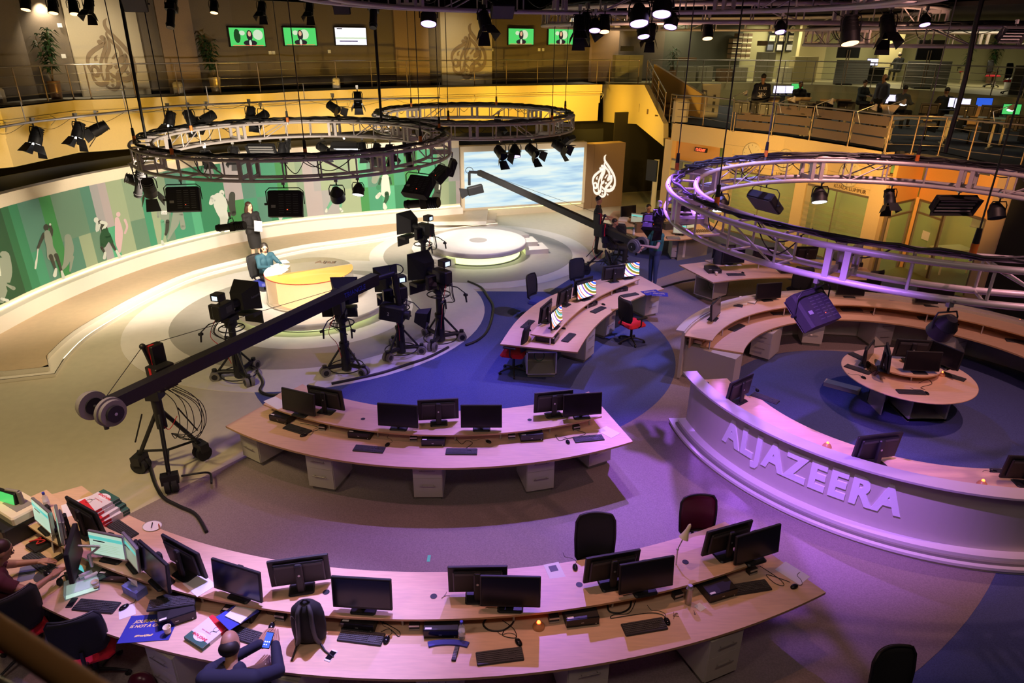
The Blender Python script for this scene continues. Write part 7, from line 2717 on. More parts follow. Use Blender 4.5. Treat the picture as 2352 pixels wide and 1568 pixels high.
tv(525, 62, 608, 108, 'leftmost wall television showing a newsreader and a hockey player on green', 'g1')
tv(650, 62, 727, 106, 'second wall television from the left showing a newsreader on green', 'g2')
tv(768, 62, 842, 105, 'third wall television showing a white city view', 'w')
tv(1166, 64, 1226, 104, 'fourth wall television, newsreader on green, left of the last pair', 'g3')
tv(1258, 65, 1316, 104, 'rightmost wall television, newsreader on darker green', 'g4')
path = offset(BWX, -0.02)
for x, y, lab in ((137, 58, 'white wall switch high left beside the first cream emblem panel'), (146, 129, 'white wall switch beside the left potted plant'), (620, 121, 'left wall switch of the pair under the first television'), (628, 121, 'right wall switch of the pair under the first television'), (756, 118, 'single wall switch left of the third television'),
                  (1130, 114, 'wall switch right of the second cream emblem panel'), (1238, 114, 'left wall switch of the pair between the last two televisions'), (1247, 114, 'right wall switch of the pair between the last two televisions')):
 q, d = onwall(path, x, y)
 tag(obj('wall_switch', MB().use('white').at(tuple(q), (0, 0, math.atan2(d.y, d.x))).box(-.06, .06, -.02, .0, -.06, .06)), lab, 'switch', 'switches on the balcony wall')
# glass door at the far left
g = MB().use('glass_tint')
g.wall([(-17.2, 17.2), (-15.5, 20.6)], 4.42, 6.9, .03)
o = struct('door_1', g)
obj('door_frame', MB().use('cabinet_dark').wall([(-15.52, 20.5), (-15.42, 20.72)], 4.42, 7.0, .10), o)


# ================================================================== PLANTS
def plant(loc, label, h=1.5, w=.6, kind='bush', seed=1, pot='pot_brown'):
 t = thing('potted_plant', label, 'plant', loc, 0)
 obj('pot', MB().use(pot).lathe([(.15, 0), (.19, .50), (.20, .52)], 18), t)
 obj('soil', MB().use('brown').lathe([(.18, .49), (.18, .505)], 14), t)
 rr = random.Random(seed)
 st = MB().use('brown')
 lf = MB().use('leaf')
 for k in range(5 if kind == 'bush' else 3):
  a = rr.uniform(0, 6.28)
  top = Vector((cos(a) * w * .25, sin(a) * w * .25, .5 + (h - .5) * rr.uniform(.7, .95)))
  st.cyl((0, 0, .45), top, .014, .008, 6)
  for j in range(46 if kind == 'bush' else 34):
   u = rr.uniform(.25, 1.05)
   b = Vector((0, 0, .45)).lerp(top, u)
   a2, e = rr.uniform(0, 6.28), rr.uniform(-.3, .7)
   L = rr.uniform(.16, .32) * (1.3 if kind == 'palm' else 1)
   d = Vector((cos(a2) * cos(e), sin(a2) * cos(e), sin(e)))
   s_ = d.cross(Vector((0, 0, 1))).normalized() * L * (.16 if kind == 'bush' else .07)
   m1 = b + d * L * .5 + Vector((0, 0, .03))
   tip = b + d * L - Vector((0, 0, L * .35))
   lf.add([tuple(b), tuple(m1 + s_), tuple(tip), tuple(m1 - s_)], [(0, 1, 2, 3)])
 obj('stem', st, t)
 o = obj('foliage', lf, t)


mat('pot_brown', (0.30, 0.17, 0.10), 0.3, 0.4)
mat('pot_tan', (0.62, 0.48, 0.28), 0.3, 0.4)
q = onwall(offset(BWX, -.6), 122, 190)[0]
plant((q.x, q.y, 4.4), 'leafy potted plant in a metallic brown pot left of the first cream emblem panel', 2.0, .9, seed=2)
q = onwall(offset(BWX, -.55), 494, 190)[0]
plant((q.x, q.y, 4.4), 'drooping potted plant in a shiny tan pot under the first television', 1.9, .8, seed=5, pot='pot_tan')

# ================================================================== CLOCK WALL
CL = 'city clocks on the clock wall'
CPATH = offset(CW, -0.03)
CPATH2 = offset(CW, 0.0)


def wclock(x, y, r, city, label, hm, tx, ty):
 q, d = onwall(CPATH, x, y)
 t = thing('wall_clock', label, 'clock', tuple(q), math.atan2(d.y, d.x), CL)
 X = ((0, 0, 0), (PI / 2, 0, 0))
 obj('rim', MB().use('cream_paint').at(*X).lathe([(r, -.02), (r + .015, .03), (r - .02, .05)], 36), t)
 f = obj('dial', MB().use('clock_face').at(*X).lathe([(r - .02, .046), (r - .02, .052)], 36), t)
 mk = MB().use('tan_logo').at(*X)
 for k in range(12):
  a = 2 * PI * k / 12
  mk.cyl((cos(a) * (r * .72), sin(a) * (r * .72), .055), (cos(a) * (r * .86), sin(a) * (r * .86), .055), .006, n=4)
 obj('hour_marks', mk, f)
 for nm, L, a, w in (('hour_hand', r * .5, hm[0], .010), ('minute_hand', r * .8, hm[1], .007), ('second_hand', r * .6, hm[1] + 2.4, .004)):
  obj(nm, MB().use('brown').at(*X).cyl((0, 0, .058), (cos(a) * L, sin(a) * L, .058), w, n=4), t)
 q2, d2 = onwall(CPATH, tx, ty)
 s_ = text_mesh(city, .155, 'brown', .003)
 o = obj('city_name', s_, t)
 dv = q2 - q
 o.location = (dv.x * d.x + dv.y * d.y, -.012, dv.z)
 o.rotation_euler = (PI / 2, 0, 0)


wclock(1728, 352, .34, 'WASHINGTON', 'round wall clock above the name WASHINGTON', (2.2, 2.2), 1716, 389)
wclock(1805, 368, .34, 'LONDON', 'round wall clock above the name LONDON', (1.2, 2.3), 1801, 403)
wclock(1880, 386, .34, 'DOHA', 'round wall clock above the name DOHA', (.6, 2.3), 1880, 416)
wclock(1953, 400, .36, 'KUALA LUMPUR', 'round wall clock above the name KUALA LUMPUR', (.2, 2.3), 1952, 434)
for k in range(3):
 g = MB().use('tan_logo')
 c0 = offset(CW, -.025)
 g.wall(c0, 2.92 + k * .0 - .30 * k, 2.926 - .30 * k, .004)
 struct('trim_%d' % (12 + k), g)
q, d = onwall([(5.9, 26.1), (7.4, 24.0)], 1612, 344)
t = thing('digital_clock', 'small black digital clock with red figures on the orange wall', 'clock', tuple(q), math.atan2(d.y, d.x))
obj('housing', MB().use('black').box(-.26, .26, -.08, .0, -.07, .07), t)
s_ = text_mesh('12:53:07', .13, 'led_red', .004)
obj('digits', s_, t, (0, -.085, 0), (PI / 2, 0, 0))

# ================================================================== TECHNICAL CORNER
a = W(1482, 497, 0)
t = thing('screen_stand', 'white column stand holding a vertical screen beside the technicians desk', 'stand', (a.x + .5, a.y + 1.2, 0))
obj('column', MB().use('white_paint').box(-.09, .09, -.05, .05, 0, 1.95), t)
obj('vertical_screen', MB().use('black').at((-.18, -.10, 0), (0, 0, R(-50))).box(-.25, .25, -.03, .03, 1.15, 1.95), t)
obj('base', MB().use('white_paint').box(-.25, .25, -.2, .2, 0, .04), t)
Gt = 'equipment on the technicians desk'
for x, y, rz, mk, lab in ((1442, 500, 25, mon, 'monitor seen from the side at the left of the technicians desk'), (1462, 515, -30, mon_k, 'small lit screen in the middle of the technicians desk'), (1500, 528, 160, mon, 'dark monitor hidden by the hanging light on the technicians desk'),
                          (1560, 540, -18, mon_k, 'multiview screen at the right of the technicians desk'), (1520, 505, 190, mon, 'monitor seen from behind on the technicians desk'), (1582, 528, 30, mon_k, 'small pale screen at the right end of the technicians desk')):
 put(mk, x, y, ZT, rz, lab, 'screens on the technicians desk')
mk_ = MB()
t = thing('mixing_desk', 'tan mixing desk with rows of keys at the right end of the technicians desk', 'mixing desk', tuple(W(1600, 535, ZT)), R(8), Gt)
obj('body', MB().use('cream').prism([(-.5, -.2), (.5, -.2), (.5, .2), (-.5, .2)], 0, .06), t)
k_ = MB().use('brown')
for i in range(14):
 for j in range(4):
  k_.box(-.46 + i * .067, -.42 + i * .067, -.16 + j * .085, -.11 + j * .085, .06, .075)
obj('keys', k_, t)
rr = random.Random(21)
for x, y, lab, m_, s in ((1420, 514, 'keyboard-sized white tray of papers by the seated technician', 'paper', (.2, .13, .03)), (1446, 524, 'green folder on the technicians desk', 'green_dark', (.16, .1, .02)), (1470, 532, 'brown cardboard box on the technicians desk', 'brown', (.16, .12, .28)), (1546, 548, 'grey control pad on the technicians desk', 'mid_grey', (.2, .1, .05)),
                         (1432, 505, 'stack of papers at the back of the technicians desk', 'paper', (.15, .2, .06)), (1490, 512, 'black equipment box at the back of the technicians desk', 'black', (.2, .15, .22)), (1535, 525, 'dark equipment case in the middle of the technicians desk', 'dark_grey', (.2, .15, .2))):
 q = W(x, y, ZT)
 tag(obj('desk_item', MB().use(m_).at((q.x, q.y, ZT), (0, 0, rr.uniform(-.5, .5))).bev(-s[0], s[0], -s[1], s[1], 0, s[2], .01)), lab, 'box', Gt)
D.objects['desk_item'].name = 'paper_tray'
for n_, nn_ in (('desk_item.001', 'folder'), ('desk_item.002', 'cardboard_box'), ('desk_item.003', 'control_pad'), ('desk_item.004', 'paper_stack'), ('desk_item.005', 'equipment_box'), ('desk_item.006', 'equipment_case')):
 D.objects[n_].name = nn_


# ================================================================== SMALL THINGS ON THE DESKS
def sheet(x, y, z, rz, w, h, lab, m_='paper', name='sheet_of_paper', cat='paper', lift=.001, group=None):
 q = W(x, y, z)
 return tag(obj(name, MB().use(m_).box(-w / 2, w / 2, -h / 2, h / 2, 0, .002), None, (q.x, q.y, z + lift), (0, 0, R(rz))), lab, cat, group)


sheet(1820, 1316, ZT, 38, .21, .30, 'blank white sheet at the right end of the nearest desk')
sheet(1608, 1394, ZT, 35, .09, .09, 'small square note beside the steel flask')
sheet(458, 1342, Z9, 52, .21, .30, 'white sheet hanging over the shelf edge between two dark monitors', lift=.002)
sheet(292, 1404, ZT, 30, .15, .17, 'white sheet under the grey mouse')
sheet(1398, 992, ZT, 42, .21, .28, 'printed yellowish sheet at the right end of the middle desk', 'cream')
sheet(635, 925, Z9, 50, .21, .40, 'blank sheets at the left end of the middle desk shelf')
sheet(62, 1316, ZT, 26, .16, .26, 'pale blue card under the arm of the man with the headset', 'shirt_blue')
sheet(1700, 694, ZR, -26, .30, .22, 'open printed pages beside the notebook on the back ring counter')
sheet(1793, 621, ZT, 20, .2, .14, 'small colour print on the desk before the glass rooms', 'screen_dull')
sheet(1680, 606, Z9, 10, .45, .3, 'pile of papers under the hanging jacket')
sheet(190, 1160, Z9 - .0, 38, .42, .30, 'printed map sheet with a pen beside the pizza boxes')
t = thing('notebook', 'open spiral notebook on the back ring counter', 'notebook', tuple(W(1716, 690, ZR)), R(-30))
obj('cover', MB().use('black').box(-.2, .2, -.15, .15, 0, .006), t)
obj('pages', MB().use('paper').box(-.19, .19, -.14, .14, .006, .025), t)


def poster(x, y, z, rz, lab, s=1.0, txt=True, tilt=0):
 q = W(x, y, z)
 t = thing('blue_poster', lab, 'poster', (q.x, q.y, z + .004), R(rz), 'blue posters with yellow lettering')
 w, h = .42 * s, .30 * s
 obj('card', MB().use('navy').box(-w / 2, w / 2, -h / 2, h / 2, 0, .003), t)
 for s_, sz, yy in (('JOURNALISM', .046, .075), ('IS NOT A CRIME', .042, .022), ('#FreeAJStaff', .028, -.085)):
  me_ = text_mesh(s_, sz * s, 'gold_text', .0, .0015, .25)
  obj('lettering', me_, t, (-.02 * s, yy * s, .004))
 return t


poster(344, 1442, ZT, 6, 'blue poster reading JOURNALISM IS NOT A CRIME on the front edge of the nearest desk', 1.15)
poster(1496, 672, ZT, 20, 'blue poster at the far right end of the striped-screen desk', 1.0)
poster(1515, 676, ZT + .004, -8, 'second blue poster overlapping the first on the striped-screen desk', .9)
poster(2066, 686, ZR, -16, 'blue poster lying on the back ring counter', 1.2)
poster(1792, 602, Z9, -8, 'blue poster on the desk before the glass rooms', 1.1)

# paper cups, bottles, tissue box
cupm = Maker(lambda: (lambda t: (obj('cup', MB().use('cream').lathe([(.026, 0), (.037, .085), (.039, .088), (.034, .086), (.024, .006)], 18), t), obj('base_band', MB().use('brown').lathe([(.0265, 0), (.029, .02)], 18), t), t)[-1])(thing('paper_cup', '', 'cup')))
for x, y, lab in ((222, 1350, 'paper cup in front of the flat desktop computer near the tissue box'), (387, 1455, 'paper cup standing on the corner of the large blue poster')):
 q = W(x, y, ZT)
 cupm((q.x, q.y, ZT + .005), 0, lab, 'paper cups on the nearest desk')
q = W(1645, 632, ZT)
cupm((q.x, q.y, ZT), 0, 'white paper cup on the desk before the glass rooms')
mat('bottle_plastic', (0.65, 0.75, 0.9), 0.1, alpha=0.4)


def bottle(x, y, z, lab):
 q = W(x, y, z)
 t = thing('water_bottle', lab, 'bottle', (q.x, q.y, z))
 obj('bottle_body', MB().use('bottle_plastic').lathe([(.030, 0), (.033, .01), (.033, .12), (.030, .15), (.014, .185), (.013, .20)], 18), t)
 obj('cap', MB().use('blue').lathe([(.016, .195), (.016, .222)], 14), t)
 obj('bottle_label', MB().use('paper').lathe([(.0335, .05), (.0335, .10)], 18), t)


bottle(1061, 1465, ZT, 'clear water bottle with a blue cap beside the desktop computer')
bottle(110, 1165, Z9, 'small water bottle behind the left lit document screen')
bottle(1455, 540, ZT, 'water bottle at the front of the technicians desk')
q = W(1580, 1385, ZT)
t = thing('steel_flask', 'brushed steel flask standing before the shelf of the nearest desk', 'flask', (q.x, q.y, ZT))
obj('flask_body', MB().use('steel').lathe([(.032, 0), (.034, .01), (.034, .20)], 20), t)
obj('cap', MB().use('silver').lathe([(.030, .20), (.030, .235), (.022, .245)], 20), t)
q = W(312, 1362, ZT)
t = thing('tissue_box', 'blue tissue box with a tissue pulled out', 'tissue box', (q.x, q.y, ZT), R(-28))
mat('tissue_blue', (0.18, 0.25, 0.70), 0.6, noise=0.3, nscale=12)
obj('box', MB().use('tissue_blue').box(-.12, .12, -.06, .06, 0, .10), t)
obj('tissue', MB().use('paper').add([(-.05, 0, .10), (.05, .01, .10), (.03, .03, .16), (-.04, -.02, .21), (-.07, .02, .15)], [(0, 1, 2, 3, 4)]), t)

# beacons
bcn = Maker(lambda: (lambda t: (obj('cone', MB().use('beacon_cone').lathe([(.060, 0), (.062, .012), (.050, .035), (.026, .062)], 24), t), obj('red_lamp', MB().use('red_glow').ball((0, 0, .068), .019, 12, 8), t), t)[-1])(thing('beacon', '', 'desk beacon')))
mat('beacon_cone', (0.60, 0.28, 0.12), 0.35)
for x, y, z, lab in ((1237, 1440, ZT, 'orange-brown beacon with a glowing red lamp on the nearest desk'), (1899, 1026, ZR, 'beacon with a red lamp on the lettered counter left of the second monitor'), (2255, 1113, ZR, 'beacon with a red lamp at the right end of the lettered counter'), (2162, 862, ZT, 'beacon with a red lamp on the round table'), (2340, 742, ZR, 'beacon with a red lamp at the right of the back ring counter')):
 q = W(x, y, z)
 bcn((q.x, q.y, z), 0, lab, 'beacons on the desks')

# pizza boxes
mat('box_white', (0.72, 0.70, 0.70), 0.7)


def pizza(x, y, z, rz, lab, grp=None, name=None):
 q = W(x, y, z)
 t = thing('pizza_box', lab, 'pizza box', (q.x, q.y, z), rz if isinstance(rz, float) else R(rz), grp)
 w = .17
 obj('box', MB().use('box_white').box(-w, w, -w, w, 0, .042), t)
 obj('red_band', MB().use('red').add([(-w, w, .0425), (w, w, .0425), (w, w * .35, .0425), (-w, w * .75, .0425)], [(0, 3, 2, 1)]).box(-w - .001, w + .001, w * .3, w + .001, .004, .038), t)
 obj('green_band', MB().use('green_dark').add([(-w, -w, .0425), (w, -w, .0425), (w, -w * .62, .0425), (-w, -w * .45, .0425)], [(0, 1, 2, 3)]).box(-w - .001, w + .001, -w - .001, -w * .5, .004, .038), t)
 blob(MB(), 0, 0, 1, 1, lambda X, Y, l: Vector((X, Y, 0)))
 o = obj('printed_patch', MB().use('paper').lathe([(.075, .043), (.075, .0434)], 20, (0, -.09), 1.3, .62), t)
 me_ = text_mesh('PAPA JOHNS', .042, 'red', 0, .002)
 obj('lettering', me_, t, (0, -.09, .0445))
 me_ = text_mesh('Better Ingredients', .022, 'red')
 obj('lettering', me_, t, (0, -.01, .0445))
 k = MB().use('black')
 k.tube([(.08 + .035 * cos(2 * PI * i / 14), .06 + .035 * sin(2 * PI * i / 14), .0445) for i in range(14)], .002, 4, True)
 k.tube([(.05, .0, .0445), (.07, .03, .0445), (.12, .035, .0445)], .002, 4)
 obj('line_drawing', k, t)
 return t


GPZ = 'stacked pizza boxes at the left end of the nearest desk'
pq = (238, 1182)
for k, (dx, dy, rz, lab) in enumerate(((12, 4, 150, 'bottom pizza box of the stack'), (14, 3, 146, 'second pizza box from the bottom of the stack'), (6, 2, 154, 'third pizza box from the bottom of the stack'), (-2, 0, 151, 'second pizza box from the top of the stack'), (-4, 0, 149, 'topmost pizza box of the stack, its lid print in full view'))):
 q = W(pq[0] + dx, pq[1] + dy, ZT)
 t = pizza(0, 0, 0, rz, lab, GPZ)
 t.location = (q.x, q.y, ZT + .043 * k)
t = pizza(478, 1456, ZT, -30, 'single crumpled pizza box left of the balding man')
t.location.z = ZT + .002
t.scale = (.8, .95, 1)
# white oval plate, marker and lipstick
q = W(350, 1209, ZT)
t = thing('oval_plate', 'white oval plate on the far side of the nearest desk', 'plate', (q.x, q.y, ZT), R(-20))
obj('plate', MB().use('white').lathe([(.07, 0), (.10, .010), (.105, .012), (.09, .008)], 28, (0, 0), 1.15, .9), t)
tag(obj('marker_pen', MB().use('black').cyl((q.x + .01, q.y - .04, ZT + .018), (q.x - .02, q.y + .05, ZT + .018), .006, n=8)), 'dark pen lying on the oval plate', 'pen')
q = W(367, 1214, ZT)
t = thing('lipstick', 'red-tipped lipstick standing by the oval plate', 'lipstick', (q.x, q.y, ZT))
obj('tube', MB().use('skin_light').cyl((0, 0, 0), (0, 0, .05), .010, n=10), t)
obj('tip', MB().use('red').cyl((0, 0, .05), (0, 0, .075), .007, .004, 10), t)
# binder on the computer
q = W(548, 1408, ZT + .1)
t = thing('ring_binder', 'blue ring binder holding white sheets on a desktop computer', 'binder', (q.x, q.y - .02, ZT + .104), R(-40))
obj('cover', MB().use('blue').box(-.13, .13, -.16, .16, 0, .008), t)
obj('sheets', MB().use('paper').at((0, .02, .008), (0, 0, R(14))).box(-.09, .12, -.1, .13, 0, .012), t)
obj('rings', MB().use('silver').tube([(-.1, -.03, .008), (-.09, -.03, .03), (-.07, -.03, .008)], .003, 5).tube([(-.1, .05, .008), (-.09, .05, .03), (-.07, .05, .008)], .003, 5), t)
# phones
for x, y, z, rz, m1, m2, lab in ((760, 1506, ZT, -22, 'white', 'black_gloss', 'white phone charging in front of the backpack'), (165, 1384, ZT, 4, 'black', 'black_gloss', 'black phone left of the keyboard near the red chair'), (1262, 1304, 0, 0, 'paper', 'dark_grey', '')):
 if not lab:
  continue
 q = W(x, y, z)
 t = thing('mobile_phone', lab, 'phone', (q.x, q.y, z), R(rz))
 obj('case', MB().use(m1).bev(-.034, .034, -.068, .068, 0, .009, .006), t)
 obj('display', MB().use(m2).box(-.030, .030, -.050, .050, .009, .0095), t)
q = (-2.49, 3.44)
hp = Vector((-2.35, 4.66, .96))
t = thing('mobile_phone', 'lit phone in the hands of the balding man', 'phone', tuple(WY(616, 1470, 4.58)), R(-8))
obj('case', MB().use('black').at((0, 0, 0), (R(28), 0, 0)).bev(-.037, .037, -.074, .074, 0, .009, .006), t)
obj('display', MB().use('screen_blue').at((0, 0, 0), (R(28), 0, 0)).box(-.033, .033, -.066, .066, .009, .010), t)
obj('home_icons', MB().use('screen_white').at((0, 0, 0), (R(28), 0, 0)).box(-.025, -.015, -.02, -.01, .010, .0105).box(-.005, .005, -.02, -.01, .010, .0105).box(.015, .025, -.02, -.01, .010, .0105).box(-.025, -.015, -.045, -.035, .010, .0105).box(-.005, .005, -.045, -.035, .010, .0105), t)
q = W(1274, 1312, ZT)
t = thing('envelope', 'white envelope with a dark photo on the far worktop of the nearest desk', 'envelope', (q.x, q.y, ZT), R(16))
obj('paper', MB().use('paper').box(-.09, .09, -.13, .13, 0, .003), t)
obj('photo', MB().use('dark_grey').box(-.045, .045, 0, .09, .003, .004), t)
q = W(1030, 1478, ZT)
t = thing('wrist_rest', 'dark blue curved wrist rest on the nearest desk', 'wrist rest', (q.x, q.y, ZT))
obj('pad', MB().use('navy').sector((0, -.62), .60, .66, 72, 108, 0, .018, 20), t)
q = W(1046, 1502, ZT)
t = thing('remote_control', 'black remote control below the wrist rest', 'remote control', (q.x, q.y, ZT), R(-8))
obj('body', MB().use('black').bev(-.022, .022, -.085, .085, 0, .02, .006), t)
bm = MB().use('mid_grey')
for i in range(3):
 for j in range(7):
  bm.box(-.016 + i * .012, -.008 + i * .012, -.05 + j * .018, -.04 + j * .018, .02, .022)
obj('buttons', bm, t)
q = W(400, 1291, ZT)
# backpack
q = W(712, 1470, ZT)
t = thing('backpack', 'black backpack standing on the nearest desk', 'backpack', (q.x, q.y + .03, ZT), R(6))
bk = MB().use('black_soft')
prof = [(.10, 0), (.155, .03), (.165, .15), (.16, .30), (.14, .40), (.09, .455), (.02, .475)]
bk.lathe(prof, 22, (0, 0), 1.0, .62)
obj('main_bag', bk, t)
for x in (-.06, .06):
 obj('shoulder_strap', MB().use('dark_grey').tube(smooth([Vector(p) for p in ((x * .6, -.05, .47), (x, -.10, .42), (x * 1.1, -.125, .28), (x * 1.3, -.12, .12), (x * 1.8, -.10, .03))], 5), [.022] * 20 + [.018], 6), t)
 obj('strap_end', MB().use('black').tube([(x * 1.8, -.10, .03), (x * 2.4 + .02, -.18, .01), (x * 3.2 + .06, -.26, .008)], .010, 5), t)
obj('grab_handle', MB().use('black').tube(smooth([Vector(p) for p in ((-.04, -.01, .47), (0, -.02, .515), (.04, -.01, .47))], 5), .010, 6), t)
obj('zip', MB().use('black_gloss').tube([(.157 * cos(a * .1 + 3.3), .10 * sin(a * .1 + 3.3) - .002, .26 + .1 * sin(a * .3)) for a in range(12)], .005, 5), t)
# desk lamp
q = W(1553, 1322, ZT)
t = thing('desk_lamp', 'cream desk lamp with a polished round foot on the nearest desk', 'lamp', (q.x, q.y, ZT), R(0))
obj('foot', MB().use('steel').lathe([(.085, 0), (.085, .012), (.03, .022)], 28), t)
a1, a2, a3 = Vector((-.015, 0, .02)), Vector((-.02, .01, .36)), Vector((.05, .03, .56))
obj('lower_arm', MB().use('silver').cyl(a1, a2, .008, n=8), t)
obj('upper_arm', MB().use('silver').cyl(a2, a3, .006, n=8).ball(tuple(a2), .015, 8, 6), t)
obj('lamp_shade', MB().use('cream').at(tuple(a3 + Vector((.01, 0, .03))), (R(-12), R(22), 0)).lathe([(.055, -.09), (.030, -.02), (.022, .02), (.018, .07), (.006, .09)], 20), t)
# keys
rr = random.Random(8)
for x, y, n_, lab in ((1548, 1414, 5, 'bunch of keys beside the keyboard in the right half of the nearest desk'), (1596, 1410, 1, 'single key right of the bunch of keys'), (1022, 1368, 3, 'loose keys on the shelf of the nearest desk')):
 z = Z9 if n_ == 3 else ZT
 q = W(x, y, z)
 kk = MB().use('steel_brown')
 for k in range(n_):
  a = rr.uniform(0, 6.28)
  kk.cyl((0, 0, .003 + .002 * k), (.05 * cos(a), .05 * sin(a), .003 + .002 * k), .003, n=4).lathe([(.011, .001 + .002 * k), (.011, .004 + .002 * k)], 10, (.0, .0))
 tag(obj('keys', kk, None, (q.x, q.y, z)), lab, 'keys')
# round mouse mat
q = W(109, 1320, ZT)
tag(obj('mouse_mat', MB().use('dark_grey').lathe([(.12, 0), (.12, .005)], 32, (0, 0), 1.1, 1), None, (q.x, q.y, ZT + .0005)), 'dark round mouse mat beside the hand of the man with the headset', 'mouse mat')
# left cluster: printer, tray, headphones, wrapped pole screen, arm monitor, phones
q = W(28, 1232, ZT)
t = thing('printer', 'bulky beige and black printer at the left edge behind the man with the headset', 'printer', (q.x, q.y + .1, ZT), R(-30))
obj('lower_body', MB().use('black').bev(-.24, .24, -.22, .24, 0, .24, .02), t)
obj('top_cover', MB().use('cream').bev(-.25, .25, -.10, .25, .24, .34, .02), t)
obj('paper_slot', MB().use('cabinet_dark').box(-.16, .16, .0, .18, .34, .344), t)
q = W(20, 1150, ZT + .55)
t = thing('monitor', 'screen with a green picture on a brown wrapped pole at the left edge', 'monitor', tuple(W(72, 1212, ZT)), R(-20))
obj('wrapped_pole', MB().use('cabinet_dark').cyl((0, 0, 0), (-.04, .02, .50), .028, n=10).cyl((-.04, .02, .50), (-.22, .0, .50), .02, n=8), t)
obj('housing', MB().use('black').at((-.26, -.02, .36), (R(-8), 0, 0)).bev(-.20, .20, -.02, .02, -.13, .13, .006), t)
obj('screen', MB().use('screen_green').at((-.26, -.02, .36), (R(-8), 0, 0)).box(-.18, .18, -.024, -.021, -.11, .11), t)
q = W(212, 1300, Z9)
t = thing('monitor', 'dark monitor seen edge-on clamped to a silver swing arm', 'monitor', (q.x, q.y, Z9), R(0))
obj('swing_arm', MB().use('silver').cyl((.0, .0, 0), (.0, .0, .16), .018, n=8).cyl((0, 0, .15), (.10, .06, .22), .014, n=8).cyl((.10, .06, .22), (-.10, .02, .26), .014, n=8), t)
obj('housing', MB().use('black').at((-.14, -.02, .20), (R(-4), 0, R(-68))).bev(-.27, .27, -.025, .025, -.19, .19, .008), t)
obj('screen', MB().use('screen_off').at((-.14, -.02, .20), (R(-4), 0, R(-68))).box(-.25, .25, -.028, -.0255, -.17, .17), t)
q = W(190, 1350, ZT)
t = thing('document_tray', 'clear plastic tray with a green sheet at the left of the paper cup', 'tray', (q.x, q.y, ZT), R(30))
obj('tray', MB().use('bottle_plastic').box(-.16, .16, -.12, .12, .0, .006).box(-.16, .16, -.12, .12, .06, .066).box(-.16, -.155, -.12, .12, .0, .066), t)
obj('sheet', MB().use('scr_pale').box(-.15, .14, -.11, .11, .006, .010), t)
for k in (0, 1):
 a = W(196 + k * 13, 1318 + k * 4, ZT + .1)
 tag(obj('paper_roll', MB().use('paper').cyl((-.06, 0, .022), (.06, .03, .022), .022, n=12), None, (a.x, a.y, ZT + .068), (0, 0, R(30))), 'white paper roll on the clear tray, the %s one of two' % ('upper' if k == 0 else 'lower'), 'paper roll', 'paper rolls on the clear tray')
q = W(158, 1342, ZT)
t = thing('headphones', 'black headphones and radio packs heaped left of the clear tray', 'headphones', (q.x, q.y, ZT), R(20))
obj('headband', MB().use('black').tube([(.08 * cos(PI * i / 10), .02, .05 + .07 * sin(PI * i / 10)) for i in range(11)], .010, 6), t)
obj('ear_cup', MB().use('black_soft').ball((-.08, .02, .045), (.03, .045, .045), 10, 8), t)
obj('ear_cup', MB().use('black_soft').ball((.08, .02, .045), (.03, .045, .045), 10, 8), t)
q = W(132, 1285, ZT)
t = thing('desk_phone', 'black desk phone handset right of the keyboard of the man with the headset', 'telephone', (q.x, q.y, ZT), R(-28))
obj('body', MB().use('black').bev(-.03, .03, -.09, .09, 0, .035, .01), t)
q = W(92, 1255, ZT)
t = thing('headset_case', 'open black case with red cables held by the man with the headset', 'case', (q.x, q.y, ZT), R(-30))
obj('case', MB().use('black').bev(-.11, .11, -.10, .10, 0, .05, .01), t)
obj('red_cable', MB().use('red').tube(smooth([Vector(p) for p in ((-.08, 0, .06), (-.03, .05, .08), (.02, -.03, .07), (.06, .05, .08), (-.02, .0, .09), (-.09, -.05, .07))], 4), .008, 5), t)
for x, y, z, rz, w_, h_, m_, lab in ((118, 1252, ZT, -50, .34, .22, 'paper', 'propped white wall chart behind the phone handset'), (140, 1262, ZT, -50, .30, .2, 'cream', 'yellow and white card propped beside the arm monitor')):
 q = W(x, y, z)
 tag(obj('card', MB().use(m_).box(-w_ / 2, w_ / 2, -.003, .003, 0, h_), None, (q.x, q.y, z), (R(-8), 0, R(rz))), lab, 'card')
q = W(176, 1322, ZT)
t = thing('desk_phone', 'olive desk phone with a small lit display under the arm monitor', 'telephone', (q.x, q.y, ZT), R(-50))
obj('body', MB().use('black').box(-.09, .09, -.10, .06, 0, .04), t)
obj('display', MB().use('screen_teal').at((0, .06, .08), (R(30), 0, 0)).box(-.06, .06, -.005, 0, -.03, .04), t)
# jacket on the stand at the desk before the glass rooms
q = W(1655, 605, Z9)
t = thing('jacket', 'dark jacket draped over a monitor on the desk before the glass rooms', 'jacket', (q.x, q.y, Z9), R(10))
obj('cloth', MB().use('black_soft').lathe([(.20, 0), (.22, .10), (.19, .30), (.14, .44), (.05, .52)], 14, (0, 0), 1, .5), t)
q = W(1945, 618, ZT)
t = thing('printer', 'dark printer with white sheets on top behind the big truss ring', 'printer', (q.x + .2, q.y + .5, 0), R(-10))
obj('cabinet', MB().use('black').box(-.35, .35, -.25, .25, 0, .85), t)
obj('body', MB().use('mid_grey').bev(-.32, .32, -.22, .22, .85, 1.1, .03), t)
for k in range(2):
 o = obj('paper_on_top', MB().use('paper').box(-.12, .12, -.15, .15, 0, .03), t, (-.05 + .12 * k, .02 * k, 1.1 + .03 * k), (0, R(8 * k), R(20 * k)))
